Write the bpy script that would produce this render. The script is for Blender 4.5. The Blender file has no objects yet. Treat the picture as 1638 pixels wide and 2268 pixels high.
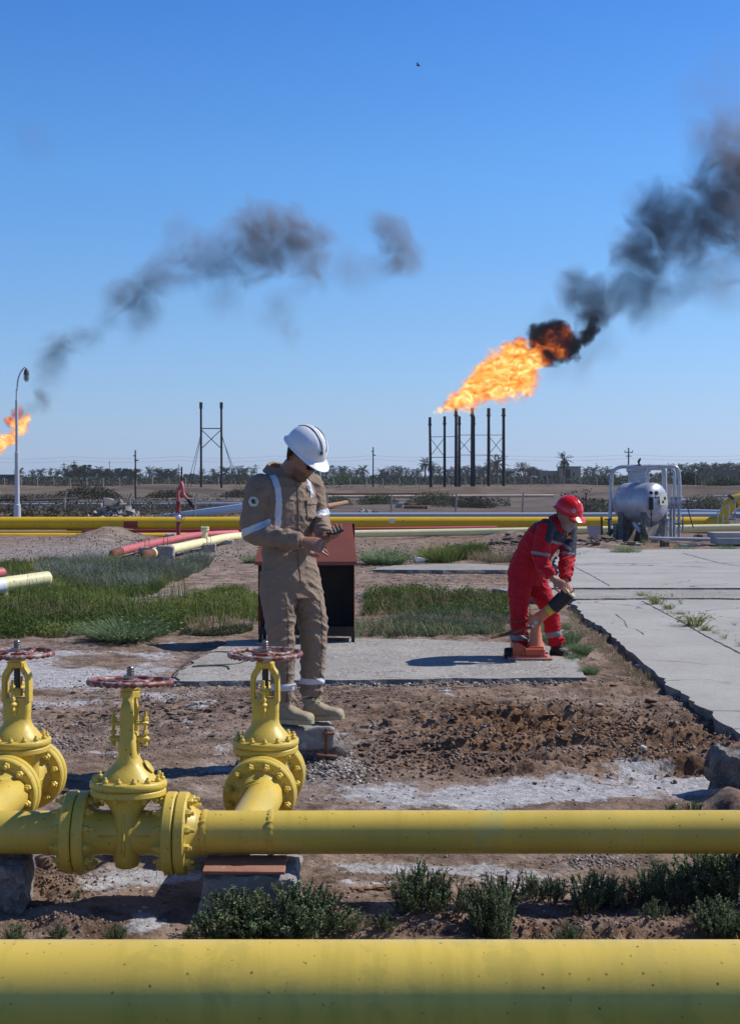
import bpy, bmesh, math, random
import numpy as np
from mathutils import Vector, Matrix, Euler
R = math.radians
PI = math.pi
scene = bpy.context.scene
COL = scene.collection

# ------------------------------------------------------------------ camera, sky, sun, exposure
F = 3000.0                      # focal length in layout pixels (layout frame 1638 x 2268)
CH = 1.68                       # camera height above the ground
PITCH = math.atan(74.0 / F)     # camera looks 1.4 degrees down
cam_d = bpy.data.cameras.new('camera')
cam_d.sensor_fit = 'VERTICAL'
cam_d.sensor_height = 24.0
cam_d.lens = 24.0 * F / 2268.0
cam_d.clip_start = 0.05
cam_d.clip_end = 20000
cam = bpy.data.objects.new('camera', cam_d)
COL.objects.link(cam)
cam.location = (0, 0, CH)
cam.rotation_euler = (PI / 2 - PITCH, 0, 0)
scene.camera = cam

SUN_AZ = R(71.0)                # clockwise from +Y (view direction)
SUN_EL = R(44.5)
w = bpy.data.worlds.new("World")
scene.world = w
w.use_nodes = True
nt = w.node_tree
nt.nodes.clear()
o_ = nt.nodes.new('ShaderNodeOutputWorld')
b_ = nt.nodes.new('ShaderNodeBackground')
s_ = nt.nodes.new('ShaderNodeTexSky')
s_.sky_type = 'NISHITA'
s_.sun_disc = False
s_.sun_elevation = SUN_EL
s_.sun_rotation = SUN_AZ
s_.altitude = 0
s_.air_density = 1.0
s_.dust_density = 0.3
s_.ozone_density = 1.0
b_.inputs['Strength'].default_value = 0.122
# clear, deep-blue desert sky: the sky's own colour graded by elevation above the horizon
tc_ = nt.nodes.new('ShaderNodeTexCoord')
sx_ = nt.nodes.new('ShaderNodeSeparateXYZ')
r_ = nt.nodes.new('ShaderNodeValToRGB')
m_ = nt.nodes.new('ShaderNodeMix'); m_.data_type = 'RGBA'; m_.blend_type = 'MULTIPLY'; m_.inputs[0].default_value = 1.0
e_ = r_.color_ramp.elements
for i, (p, c) in enumerate([(0.0, (.54, .76, 1.48)), (.053, (.52, .73, 1.18)), (.12, (.48, .76, 1.14)), (.22, (.39, .80, 1.26)), (.345, (.23, .66, 1.27)), (.5, (.20, .42, .85)), (1.0, (.12, .26, .58))]):
    if i > 1: e_.new(p)
    e_[i].position = p; e_[i].color = (*c, 1)
nt.links.new(tc_.outputs['Generated'], sx_.inputs[0])
nt.links.new(sx_.outputs['Z'], r_.inputs['Fac'])
nt.links.new(s_.outputs[0], m_.inputs[6])
nt.links.new(r_.outputs['Color'], m_.inputs[7])
nt.links.new(m_.outputs[2], b_.inputs['Color'])
nt.links.new(b_.outputs[0], o_.inputs['Surface'])

sd = bpy.data.lights.new('sun', 'SUN')
sd.energy = 5.0
sd.angle = R(0.5)
sd.color = (1.0, 0.955, 0.89)
so = bpy.data.objects.new('sun', sd)
COL.objects.link(so)
SUNV = Vector((math.sin(SUN_AZ) * math.cos(SUN_EL), math.cos(SUN_AZ) * math.cos(SUN_EL), math.sin(SUN_EL)))
so.rotation_euler = SUNV.to_track_quat('Z', 'Y').to_euler()
so.location = (30, 10, 30)

scene.view_settings.view_transform = 'Standard'
scene.view_settings.look = 'None'
scene.view_settings.gamma = 1.0
scene.view_settings.use_curve_mapping = False
scene.view_settings.exposure = 0.0
scene.cycles.use_denoising = True
scene.cycles.max_bounces = 6
scene.cycles.diffuse_bounces = 3
scene.cycles.glossy_bounces = 3
scene.cycles.transparent_max_bounces = 12
scene.cycles.volume_bounces = 0
scene.cycles.volume_max_steps = 512
scene.cycles.use_adaptive_sampling = True
scene.cycles.adaptive_threshold = 0.012

# ------------------------------------------------------------------ layout helpers
def ray(px, py):
    """Direction (x, 1, z) through a point of the layout frame."""
    u = (px - 819.0) / F
    v = (1134.0 - py) / F
    c, s = math.cos(PITCH), math.sin(PITCH)
    y = c + v * s
    z = -s + v * c
    return Vector((u / y, 1.0, z / y))

def at(px, py, Y):
    r = ray(px, py)
    return Vector((r.x * Y, Y, CH + r.z * Y))

def gp(px, py, z=0.0):
    r = ray(px, py)
    Y = (z - CH) / r.z
    return Vector((r.x * Y, Y, z))

def tag(o, label=None, cat=None, group=None, kind=None):
    if label: o['label'] = label
    if cat: o['category'] = cat
    if group: o['group'] = group
    if kind: o['kind'] = kind
    return o

_M = {}
def thing(name, label, cat, loc=(0, 0, 0), rot=(0, 0, 0), group=None):
    o = bpy.data.objects.new(name, None)
    o.empty_display_size = 0.1
    COL.objects.link(o)
    o.location = loc
    o.rotation_euler = rot
    tag(o, label, cat, group)
    _M[o.name] = Matrix.Translation(Vector(loc)) @ Euler(rot).to_matrix().to_4x4()
    return o

def copy_tree(o, parent=None):
    c = o.copy()
    COL.objects.link(c)
    c.parent = parent
    for ch in list(o.children):
        copy_tree(ch, c)
    return c

# ------------------------------------------------------------------ mesh builder
def frame_of(d):
    d = Vector(d).normalized()
    a = Vector((0, 0, 1)) if abs(d.z) < 0.9 else Vector((1, 0, 0))
    u = d.cross(a).normalized()
    v = d.cross(u).normalized()
    return u, v, d

class MB:
    def __init__(s, M=None):
        s.v = []; s.f = []; s.m = []; s.M = M or Matrix.Identity(4); s.mi = 0
    def add(s, vs, fs):
        b = len(s.v)
        M = s.M
        s.v.extend([M @ Vector(p) for p in vs])
        for f in fs:
            s.f.append(tuple(i + b for i in f)); s.m.append(s.mi)
        return s
    def box(s, c, size, rot=None, bev=0.0, jit=0.0, rnd=None):
        x, y, z = [k / 2 for k in size]
        if bev > 0:
            b = min(bev, x * .9, y * .9, z * .9)
            vs = []; 
            for sx in (-1, 1):
                for sy in (-1, 1):
                    for sz in (-1, 1):
                        vs += [(sx * x, sy * (y - b), sz * (z - b)), (sx * (x - b), sy * y, sz * (z - b)), (sx * (x - b), sy * (y - b), sz * z)]
            bm = bmesh.new()
            for p in vs: bm.verts.new(p)
            bmesh.ops.convex_hull(bm, input=bm.verts)
            bmesh.ops.dissolve_limit(bm, angle_limit=0.02, verts=bm.verts, edges=bm.edges)
            bm.verts.index_update()
            vs = [tuple(q.co) for q in bm.verts]; fs = [tuple(q.index for q in f.verts) for f in bm.faces]
            bm.free()
        else:
            vs = [(sx * x, sy * y, sz * z) for sx in (-1, 1) for sy in (-1, 1) for sz in (-1, 1)]
            fs = [(0, 1, 3, 2), (4, 6, 7, 5), (0, 4, 5, 1), (2, 3, 7, 6), (0, 2, 6, 4), (1, 5, 7, 3)]
        if jit and rnd:
            vs = [tuple(k + rnd.uniform(-jit, jit) for k in p) for p in vs]
        Rm = Euler(rot).to_matrix() if rot is not None else Matrix.Identity(3)
        return s.add([Rm @ Vector(p) + Vector(c) for p in vs], fs)
    def hull(s, pts):
        bm = bmesh.new()
        for p in pts: bm.verts.new(p)
        r = bmesh.ops.convex_hull(bm, input=bm.verts)
        loose = [q for q in bm.verts if not q.link_faces]
        bmesh.ops.delete(bm, geom=loose, context='VERTS')
        bm.verts.index_update()
        vs = [tuple(q.co) for q in bm.verts]; fs = [tuple(q.index for q in f.verts) for f in bm.faces]
        bm.free()
        return s.add(vs, fs)
    def tube(s, pts, rad, seg=12, caps=True, flat=None):
        """swept tube; rad a number or one per point; flat=(su,sv) squashes"""
        pts = [Vector(p) for p in pts]
        n = len(pts)
        rads = [rad] * n if not hasattr(rad, '__len__') else list(rad)
        vs = []; fs = []
        pu = None
        for i in range(n):
            if i == 0: d = pts[1] - pts[0]
            elif i == n - 1: d = pts[-1] - pts[-2]
            else: d = (pts[i + 1] - pts[i]).normalized() + (pts[i] - pts[i - 1]).normalized()
            if d.length < 1e-9: d = pts[i + 1] - pts[i]
            d.normalize()
            if pu is None:
                u, v, _ = frame_of(d)
            else:
                u = (pu - d * pu.dot(d))
                if u.length < 1e-6: u, v, _ = frame_of(d)
                u.normalize(); v = d.cross(u)
            pu = u
            k = 1.0
            if 0 < i < n - 1:
                a = (pts[i + 1] - pts[i]).normalized().dot((pts[i] - pts[i - 1]).normalized())
                k = 1.0
            for j in range(seg):
                t = 2 * PI * j / seg
                su, sv = flat if flat else (1, 1)
                vs.append(pts[i] + (u * math.cos(t) * su + v * math.sin(t) * sv) * rads[i] * k)
        for i in range(n - 1):
            for j in range(seg):
                a = i * seg + j; b = i * seg + (j + 1) % seg
                fs.append((a, b, b + seg, a + seg))
        if caps:
            fs.append(tuple(range(seg))[::-1])
            fs.append(tuple((n - 1) * seg + j for j in range(seg)))
        return s.add(vs, fs)
    def cyl(s, p0, p1, r0, r1=None, seg=16, caps=True):
        return s.tube([p0, p1], [r0, r0 if r1 is None else r1], seg, caps)
    def lathe(s, prof, seg=32, c=(0, 0, 0), axis=(0, 0, 1), caps=True, phase=0.0):
        """prof: list of (r, h) along the axis"""
        u, v, d = frame_of(axis); c = Vector(c)
        vs = []; fs = []
        for r, h in prof:
            for j in range(seg):
                t = 2 * PI * j / seg + phase
                vs.append(c + d * h + (u * math.cos(t) + v * math.sin(t)) * r)
        for i in range(len(prof) - 1):
            for j in range(seg):
                a = i * seg + j; b = i * seg + (j + 1) % seg
                fs.append((a, b, b + seg, a + seg))
        if caps:
            fs.append(tuple(range(seg))[::-1])
            fs.append(tuple((len(prof) - 1) * seg + j for j in range(seg)))
        return s.add(vs, fs)
    def hexnut(s, c, axis, r, h, stud=0.0, rstud=None, phase=0.0):
        s.lathe([(r * .9, 0), (r, h * .08), (r, h * .82), (r * .82, h)], 6, c, axis, phase=phase)
        if stud:
            s.lathe([(rstud or r * .52, 0), (rstud or r * .52, h + stud * .85), ((rstud or r * .52) * .8, h + stud)], 8, c, axis)
        return s
    def loft(s, rings, caps=True):
        """rings: equal-length lists of points"""
        n = len(rings[0]); vs = []; fs = []
        for r in rings: vs.extend(r)
        for i in range(len(rings) - 1):
            for j in range(n):
                a = i * n + j; b = i * n + (j + 1) % n
                fs.append((a, b, b + n, a + n))
        if caps:
            fs.append(tuple(range(n))[::-1]); fs.append(tuple((len(rings) - 1) * n + j for j in range(n)))
        return s.add(vs, fs)
    def torus(s, c, axis, R0, r, seg=48, ns=10, a0=0, a1=2 * PI, wob=None):
        u, v, d = frame_of(axis); c = Vector(c)
        full = abs(a1 - a0 - 2 * PI) < 1e-6
        n = seg if full else seg + 1
        vs = []; fs = []
        for i in range(n):
            t = a0 + (a1 - a0) * i / seg
            e = u * math.cos(t) + v * math.sin(t)
            for j in range(ns):
                q = 2 * PI * j / ns
                rr = r
                z = math.sin(q) * rr
                if wob and math.sin(q) < -0.3: z += wob * (math.sin(t * 30))
                vs.append(c + e * (R0 + math.cos(q) * rr) + d * z)
        for i in range(seg if full else seg):
            for j in range(ns):
                a = i * ns + j; b = i * ns + (j + 1) % ns
                i2 = ((i + 1) % n) * ns
                fs.append((a, i2 + j, i2 + (j + 1) % ns, b))
        return s.add(vs, fs)
    def sphere(s, c, r, seg=16, rings=10, scale=(1, 1, 1), rot=None):
        Rm = Euler(rot).to_matrix() if rot is not None else Matrix.Identity(3)
        vs = []; fs = []
        for i in range(rings + 1):
            th = PI * i / rings
            for j in range(seg):
                ph = 2 * PI * j / seg
                p = Vector((math.sin(th) * math.cos(ph) * scale[0], math.sin(th) * math.sin(ph) * scale[1], math.cos(th) * scale[2])) * r
                vs.append(Rm @ p + Vector(c))
        for i in range(rings):
            for j in range(seg):
                a = i * seg + j; b = i * seg + (j + 1) % seg
                fs.append((a, a + seg, b + seg, b))
        return s.add(vs, fs)
    def build(s, name, mats, parent=None, world=True, smooth=True, angle=38):
        vs = s.v
        if parent is not None and world:
            I = _M[parent.name].inverted()
            vs = [I @ p for p in vs]
        me = bpy.data.meshes.new(name)
        me.from_pydata([tuple(p) for p in vs], [], s.f)
        if not isinstance(mats, (list, tuple)): mats = [mats]
        for m in mats: me.materials.append(m)
        if len(mats) > 1:
            me.polygons.foreach_set('material_index', s.m)
        bm = bmesh.new(); bm.from_mesh(me)
        bmesh.ops.remove_doubles(bm, verts=bm.verts, dist=1e-5)
        bmesh.ops.recalc_face_normals(bm, faces=bm.faces)
        bm.to_mesh(me); bm.free()
        if smooth:
            me.shade_smooth(); me.set_sharp_from_angle(angle=R(angle))
        o = bpy.data.objects.new(name, me)
        COL.objects.link(o)
        if parent is not None:
            o.parent = parent
            if parent.name in _M: _M[o.name] = _M[parent.name].copy()
        else:
            _M[o.name] = Matrix.Identity(4)
        return o

def sub(o):
    """register a part as parent for sub-parts that share its coordinates"""
    return o

def np_mesh(name, V, Fc, mats, parent=None, smooth=False, cols=None, colname='tint'):
    """V (N,3), Fc (M,k) arrays with equal face size"""
    me = bpy.data.meshes.new(name)
    V = np.asarray(V, dtype=np.float32); Fc = np.asarray(Fc, dtype=np.int32)
    me.vertices.add(len(V)); me.vertices.foreach_set('co', V.ravel())
    k = Fc.shape[1]
    me.loops.add(Fc.size); me.loops.foreach_set('vertex_index', Fc.ravel())
    me.polygons.add(len(Fc))
    me.polygons.foreach_set('loop_start', np.arange(0, Fc.size, k, dtype=np.int32))
    me.update(calc_edges=True); me.validate()
    if not isinstance(mats, (list, tuple)): mats = [mats]
    for m in mats: me.materials.append(m)
    if cols is not None:
        a = me.color_attributes.new(colname, 'FLOAT_COLOR', 'POINT')
        c = np.ones((len(V), 4), dtype=np.float32); c[:, :cols.shape[1]] = cols
        a.data.foreach_set('color', c.ravel())
    if smooth: me.shade_smooth()
    o = bpy.data.objects.new(name, me)
    COL.objects.link(o)
    if parent is not None:
        o.parent = parent
        if parent.name in _M: _M[o.name] = _M[parent.name].copy()
    return o

def bend(pts, r, n=6):
    """round the corners of a polyline with radius r"""
    pts = [Vector(p) for p in pts]
    out = [pts[0]]
    for i in range(1, len(pts) - 1):
        a, b, c = pts[i - 1], pts[i], pts[i + 1]
        d1 = (a - b); d2 = (c - b)
        q = min(r, d1.length * .49, d2.length * .49)
        p1 = b + d1.normalized() * q; p2 = b + d2.normalized() * q
        for k in range(n + 1):
            t = k / n
            out.append(p1 * (1 - t) ** 2 + b * 2 * t * (1 - t) + p2 * t * t)
    out.append(pts[-1])
    return out

# ------------------------------------------------------------------ numpy noise
def _h(ix, iy, s):
    n = (ix.astype(np.int64) * 374761393 + iy.astype(np.int64) * 668265263 + s * 982451653) & 0x7fffffff
    n = ((n ^ (n >> 13)) * 1274126177) & 0x7fffffff
    n = (n ^ (n >> 16)) & 0xffffff
    return n / float(0xffffff)
def vn(x, y, s=0):
    x = np.asarray(x, dtype=float); y = np.asarray(y, dtype=float)
    ix = np.floor(x); iy = np.floor(y); fx = x - ix; fy = y - iy
    fx = fx * fx * (3 - 2 * fx); fy = fy * fy * (3 - 2 * fy)
    a = _h(ix, iy, s); b = _h(ix + 1, iy, s); c = _h(ix, iy + 1, s); d = _h(ix + 1, iy + 1, s)
    return (a * (1 - fx) + b * fx) * (1 - fy) + (c * (1 - fx) + d * fx) * fy
def fbm(x, y, s=0, o=4):
    r = 0; a = .5; t = 0
    for k in range(o):
        r = r + a * vn(x, y, s + k * 17); t += a; a *= .5
        x, y = x * 2.03 + 3.1, y * 2.03 + 7.7
    return r / t
def sst(e0, e1, x):
    t = np.clip((x - e0) / (e1 - e0), 0, 1)
    return t * t * (3 - 2 * t)

# ------------------------------------------------------------------ material helper
def nodes_of(m):
    m.use_nodes = True
    t = m.node_tree
    return t, t.nodes['Principled BSDF'], t.nodes['Material Output']
def coordn(t, kind='Object'):
    if kind == 'World':
        return t.nodes.new('ShaderNodeNewGeometry').outputs['Position']
    return t.nodes.new('ShaderNodeTexCoord').outputs[kind]
def noise(t, vec, scale, detail=4, rough=.55, dist=0.0):
    n = t.nodes.new('ShaderNodeTexNoise')
    n.inputs['Scale'].default_value = scale; n.inputs['Detail'].default_value = detail
    n.inputs['Roughness'].default_value = rough; n.inputs['Distortion'].default_value = dist
    t.links.new(vec, n.inputs['Vector'])
    return n.outputs['Fac']
def ramp(t, fac, stops):
    r = t.nodes.new('ShaderNodeValToRGB')
    e = r.color_ramp.elements
    while len(e) < len(stops): e.new(0.5)
    for i, (p, c) in enumerate(stops):
        e[i].position = p
        e[i].color = (c, c, c, 1) if not hasattr(c, '__len__') else (*c, 1)
    t.links.new(fac, r.inputs['Fac'])
    return r.outputs['Color']
def mix(t, fac, a, b, mode='MIX'):
    m = t.nodes.new('ShaderNodeMix'); m.data_type = 'RGBA'; m.blend_type = mode
    for sock, v in ((m.inputs[0], fac), (m.inputs[6], a), (m.inputs[7], b)):
        if hasattr(v, 'is_output') or hasattr(v, 'node'): t.links.new(v, sock)
        elif hasattr(v, '__len__'): sock.default_value = (*v, 1)
        else: sock.default_value = v
    return m.outputs[2]
def math_(t, op, a, b=None, c=None, clamp=False):
    m = t.nodes.new('ShaderNodeMath'); m.operation = op; m.use_clamp = clamp
    for i, v in enumerate((a, b, c)):
        if v is None: continue
        if hasattr(v, 'node'): t.links.new(v, m.inputs[i])
        else: m.inputs[i].default_value = v
    return m.outputs[0]
def bumpn(t, bs, h, strength=.3, dist=.01, prev=None):
    b = t.nodes.new('ShaderNodeBump'); b.inputs['Strength'].default_value = strength; b.inputs['Distance'].default_value = dist
    t.links.new(h, b.inputs['Height'])
    if prev is not None: t.links.new(prev, b.inputs['Normal'])
    t.links.new(b.outputs[0], bs.inputs['Normal'])
    return b.outputs[0]

def paint(name, c1, c2, rough=.5, scale=3.0, spots=None, spot_scale=30, spot_amt=.68, bump=.15, bscale=60, metallic=0.0, patch=None, patch_scale=5, patch_amt=.6, space='Object', spec=.4, bdist=.004, spot_size=1.0, streak=None):
    """worn painted or bare surface: two tones, specks of a third, patches of a fourth"""
    m = bpy.data.materials.new(name)
    t, bs, out = nodes_of(m)
    v = coordn(t, space)
    n1 = noise(t, v, scale, 5, .6)
    c = mix(t, ramp(t, n1, [(.35, 0.0), (.65, 1.0)]), c1, c2)
    if patch is not None:
        n3 = noise(t, v, patch_scale, 6, .65, .4)
        c = mix(t, ramp(t, n3, [(patch_amt, 0.0), (patch_amt + .06, 1.0)]), c, patch)
    if streak is not None:
        mp = t.nodes.new('ShaderNodeMapping'); mp.inputs['Scale'].default_value = (9, 1.2, 1.2); t.links.new(v, mp.inputs['Vector'])
        c = mix(t, ramp(t, noise(t, mp.outputs[0], 1.6, 6, .65, .3), [(.48, 0), (.72, .75)]), c, streak)
        c = mix(t, ramp(t, noise(t, v, 1.1, 3, .5), [(.5, 0), (.62, .35)]), c, tuple(k * .82 for k in streak))
    if spots is not None:
        for k_, (sc_, pick) in enumerate(((spot_scale, .35), (spot_scale * 2.3, .6))):
            vo = t.nodes.new('ShaderNodeTexVoronoi'); vo.inputs['Scale'].default_value = sc_; t.links.new(v, vo.inputs['Vector'])
            sp = t.nodes.new('ShaderNodeSeparateColor'); t.links.new(vo.outputs['Color'], sp.inputs[0])
            rad = math_(t, 'MULTIPLY', math_(t, 'SUBTRACT', sp.outputs[0], pick, clamp=True), .42 * spot_size)
            inn = math_(t, 'SUBTRACT', rad, vo.outputs['Distance'])
            c = mix(t, math_(t, 'MULTIPLY', ramp(t, inn, [(0, 0), (.03, 1)]), ramp(t, sp.outputs[1], [(0, .35), (1, 1)])), c, spots)
    t.links.new(c, bs.inputs['Base Color'])
    bs.inputs['Roughness'].default_value = rough
    bs.inputs['Metallic'].default_value = metallic
    bs.inputs['Specular IOR Level'].default_value = spec
    if bump:
        bumpn(t, bs, noise(t, v, bscale, 4, .6), bump, bdist)
    return m

def leafmat(name, c1, c2, trans=.25, rough=.7):
    m = bpy.data.materials.new(name)
    t, bs, out = nodes_of(m)
    at_ = t.nodes.new('ShaderNodeAttribute'); at_.attribute_name = 'tint'
    oi = t.nodes.new('ShaderNodeObjectInfo')
    sep = t.nodes.new('ShaderNodeSeparateColor'); t.links.new(at_.outputs['Color'], sep.inputs[0])
    f = math_(t, 'ADD', sep.outputs[0], math_(t, 'MULTIPLY', math_(t, 'SUBTRACT', oi.outputs['Random'], .5), .3), clamp=True)
    c = mix(t, f, c1, c2)
    t.links.new(c, bs.inputs['Base Color'])
    bs.inputs['Roughness'].default_value = rough
    bs.inputs['Specular IOR Level'].default_value = .2
    tr = t.nodes.new('ShaderNodeBsdfTranslucent'); t.links.new(c, tr.inputs['Color'])
    ms = t.nodes.new('ShaderNodeMixShader'); ms.inputs[0].default_value = trans
    t.links.new(bs.outputs[0], ms.inputs[1]); t.links.new(tr.outputs[0], ms.inputs[2])
    t.links.new(ms.outputs[0], out.inputs['Surface'])
    return m
# ------------------------------------------------------------------ ground
def blobs(x, y, lst):
    r = np.zeros_like(x)
    for (px, py, rx, ry, a) in lst:
        c = gp(px, py)
        wx = rx * c.y / F
        y0 = gp(px, py + ry).y; y1 = gp(px, max(py - ry, 1075)).y
        wy = np.where(y < c.y, max(c.y - y0, .05), max(y1 - c.y, .05))
        d = ((x - c.x) / wx) ** 2 + ((y - c.y) / wy) ** 2
        r = np.maximum(r, a * np.exp(-d * .9))
    return r
SALT = [(1180, 1765, 480, 32, 1.0), (900, 1752, 170, 26, .8), (1480, 1745, 180, 34, .85), (310, 1958, 150, 45, 1.0), (150, 1488, 290, 32, 1.0), (40, 1470, 150, 24, .8), (380, 1540, 120, 14, .6), (60, 1555, 120, 12, .6), (1010, 1925, 300, 22, .8),
        (1180, 1950, 220, 18, .7), (820, 1985, 90, 14, .6), (330, 1540, 70, 10, .7), (170, 1600, 70, 9, .6), (470, 1560, 45, 8, .6), (560, 1680, 120, 16, .5), (330, 1790, 70, 14, .5), (330, 2055, 60, 14, .9),
        (60, 2048, 70, 10, .4), (440, 1650, 60, 10, .5), (800, 1600, 45, 8, .7), (900, 1675, 60, 9, .5), (540, 1500, 40, 6, .4), (250, 1400, 90, 8, .5), (500, 1300, 130, 20, .35), (1260, 1548, 120, 6, .35), (700, 1690, 80, 20, .3), (150, 1545, 120, 9, .7), (60, 1585, 80, 9, .6), (400, 1600, 60, 8, .6), (230, 1690, 90, 12, .55), (470, 1690, 90, 12, .5), (120, 1440, 170, 8, .5), (400, 1425, 60, 6, .5), (420, 1740, 90, 10, .4), (950, 1550, 60, 6, .4), (1080, 1575, 50, 6, .35), (760, 1640, 40, 7, .5)]
RUST = [(1180, 1615, 330, 62, 1.0), (1480, 1640, 200, 55, .95), (1330, 1700, 260, 24, .9), (950, 1650, 160, 40, .55), (880, 1580, 130, 25, .35), (1500, 1700, 150, 25, .9), (100, 1960, 110, 40, .7), (1250, 2060, 520, 16, .8),
        (150, 2065, 150, 12, .8), (760, 2068, 80, 14, .9), (60, 1640, 100, 40, .3), (300, 1580, 200, 30, .25), (1370, 1520, 120, 20, .45), (1480, 1207, 90, 7, .8), (570, 1230, 60, 8, .4)]
GRAV = [(735, 1705, 90, 38, 1.0), (800, 1720, 60, 22, .6), (110, 1655, 90, 26, .6), (210, 1225, 330, 24, 1.0), (1420, 1310, 330, 9, .9), (960, 1322, 300, 12, .6), (300, 1318, 330, 8, .7), (700, 1515, 420, 10, .7), (1330, 1918, 80, 10, .6), (600, 1510, 30, 10, .8),
        (1600, 1780, 60, 20, .8)]
def hmap(x, y, detail=True):
    x = np.asarray(x, dtype=float); y = np.asarray(y, dtype=float)
    h = .05 * (fbm(x * .35, y * .35, 5, 3) - .5) * sst(2, 5, y) 
    far = sst(22, 60, y)
    h = h + far * .5 * (fbm(x * .08 + 9, y * .05, 11, 4) - .5)
    # long earth banks in front of the palm groves
    yc = 142 + 10 * (vn(x * .03, 0 * x, 31) - .5)
    h = h + 1.05 * np.exp(-((y - yc) / 5.0) ** 2) * (.55 + .6 * fbm(x * .12, y * .2, 41, 4))
    yc2 = 205 + 16 * (vn(x * .02 + 4, 0 * x, 33) - .5)
    h = h + .9 * np.exp(-((y - yc2) / 9.0) ** 2) * (.4 + .8 * fbm(x * .07, y * .1, 43, 4))
    h = h + 1.0 * sst(9, 16, x) * np.exp(-((y - 92) / 9.0) ** 2) * (.3 + .9 * fbm(x * .15, y * .2, 47, 4))
    if detail:
        r = blobs(x, y, RUST); s = blobs(x, y, SALT)
        near = 1 - sst(16, 40, y)
        k = near * (.25 + 1.1 * r) * (1 - .75 * s)
        ri = 1 - np.abs(2 * fbm(x * 3.2, y * 3.8, 51, 4) - 1)
        h = h + k * .055 * (ri - .75)
        st = fbm(x * 1.6 + .8 * y, y * 7.5 - 1.2 * x, 63, 5)
        h = h + near * r * (1 - s) * .08 * (sst(.42, .5, st) + .6 * sst(.55, .62, st) - .7) 
        cl = fbm(x * 9, y * 12, 61, 4)
        h = h + k * .022 * sst(.5, .8, cl)
        h = h + near * (1 - .7 * s) * (.016 * (fbm(x * 22, y * 22, 71, 3) - .5) + .035 * (fbm(x * 6, y * 7, 73, 4) - .5))
    # spoil heaps
    for (px, py, rx, ry, a) in ((245, 1192, 52, 8, .30), (560, 1205, 50, 8, .18), (1130, 1192, 60, 6, .22), (960, 1190, 40, 5, .12), (735, 1700, 60, 30, .05), (1625, 1795, 40, 30, .10), (1190, 1205, 50, 6, .12), (1330, 1208, 40, 6, .15)):
        h = h + a * blobs(x, y, [(px, py, rx, ry, 1.0)]) * (.7 + .6 * fbm(x * 3, y * 2, 81, 3))
    return h
def hz(x, y):
    return float(hmap(np.array([x]), np.array([y]))[0])

def make_ground():
    tf = np.linspace(-.3, .3, 620)
    to = .3 + np.cumsum(.0012 * 1.14 ** np.arange(36))
    T = np.concatenate([-to[::-1], tf, to])
    ys = [-80, -50, -30, -15, -8, -4, -2, 0, 1.5, 3.0, 3.6]
    y = 3.9
    while y < 2500:
        ys.append(y)
        y += max(.014, .0022 * y) if y < 13 else (.0035 * y if y < 30 else (.009 * y if y < 250 else .05 * y))
    ys = np.array(ys)
    wd = np.where(ys > 3, ys + 2, 5.0)
    X = wd[:, None] * T[None, :]
    Y = np.repeat(ys[:, None], len(T), 1)
    Z = hmap(X.ravel(), Y.ravel()).reshape(X.shape)
    Z = np.where(Y < 3.2, 0, Z)
    V = np.stack([X, Y, Z], -1).reshape(-1, 3)
    nr, nc = X.shape
    i = np.arange(nr - 1)[:, None] * nc + np.arange(nc - 1)[None, :]
    i = i.ravel()
    Fc = np.stack([i, i + 1, i + nc + 1, i + nc], 1)
    x = X.ravel(); y = Y.ravel()
    wobx = x + .5 * (fbm(x * 1.3, y * 1.3, 91, 3) - .5) * np.clip(y / 8, .4, 3); woby = y + 1.2 * (fbm(x * 1.3 + 5, y * 1.3, 92, 3) - .5) * np.clip(y / 8, .3, 3)
    s = blobs(wobx, woby, SALT) * (.45 + 1.0 * fbm(x * 3.5, y * 3.5, 95, 4))
    r = blobs(wobx, woby, RUST) * (.6 + .7 * fbm(x * 2.5, y * 2.5, 96, 4))
    g = blobs(wobx, woby, GRAV) * (.6 + .7 * fbm(x * 5, y * 5, 97, 3))
    farm = sst(38, 60, y)
    g = np.maximum(g, farm * (.45 + .5 * sst(.45, .6, fbm(x * .1, y * .04, 99, 3))) * (1 - sst(128, 150, y)))
    cols = np.stack([np.clip(s * 1.25, 0, 1), np.clip(r, 0, 1), np.clip(g, 0, 1)], 1)
    o = np_mesh('ground', V, Fc, M_ground, smooth=True, cols=cols, colname='mask')
    tag(o, kind='structure')
    return o

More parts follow.
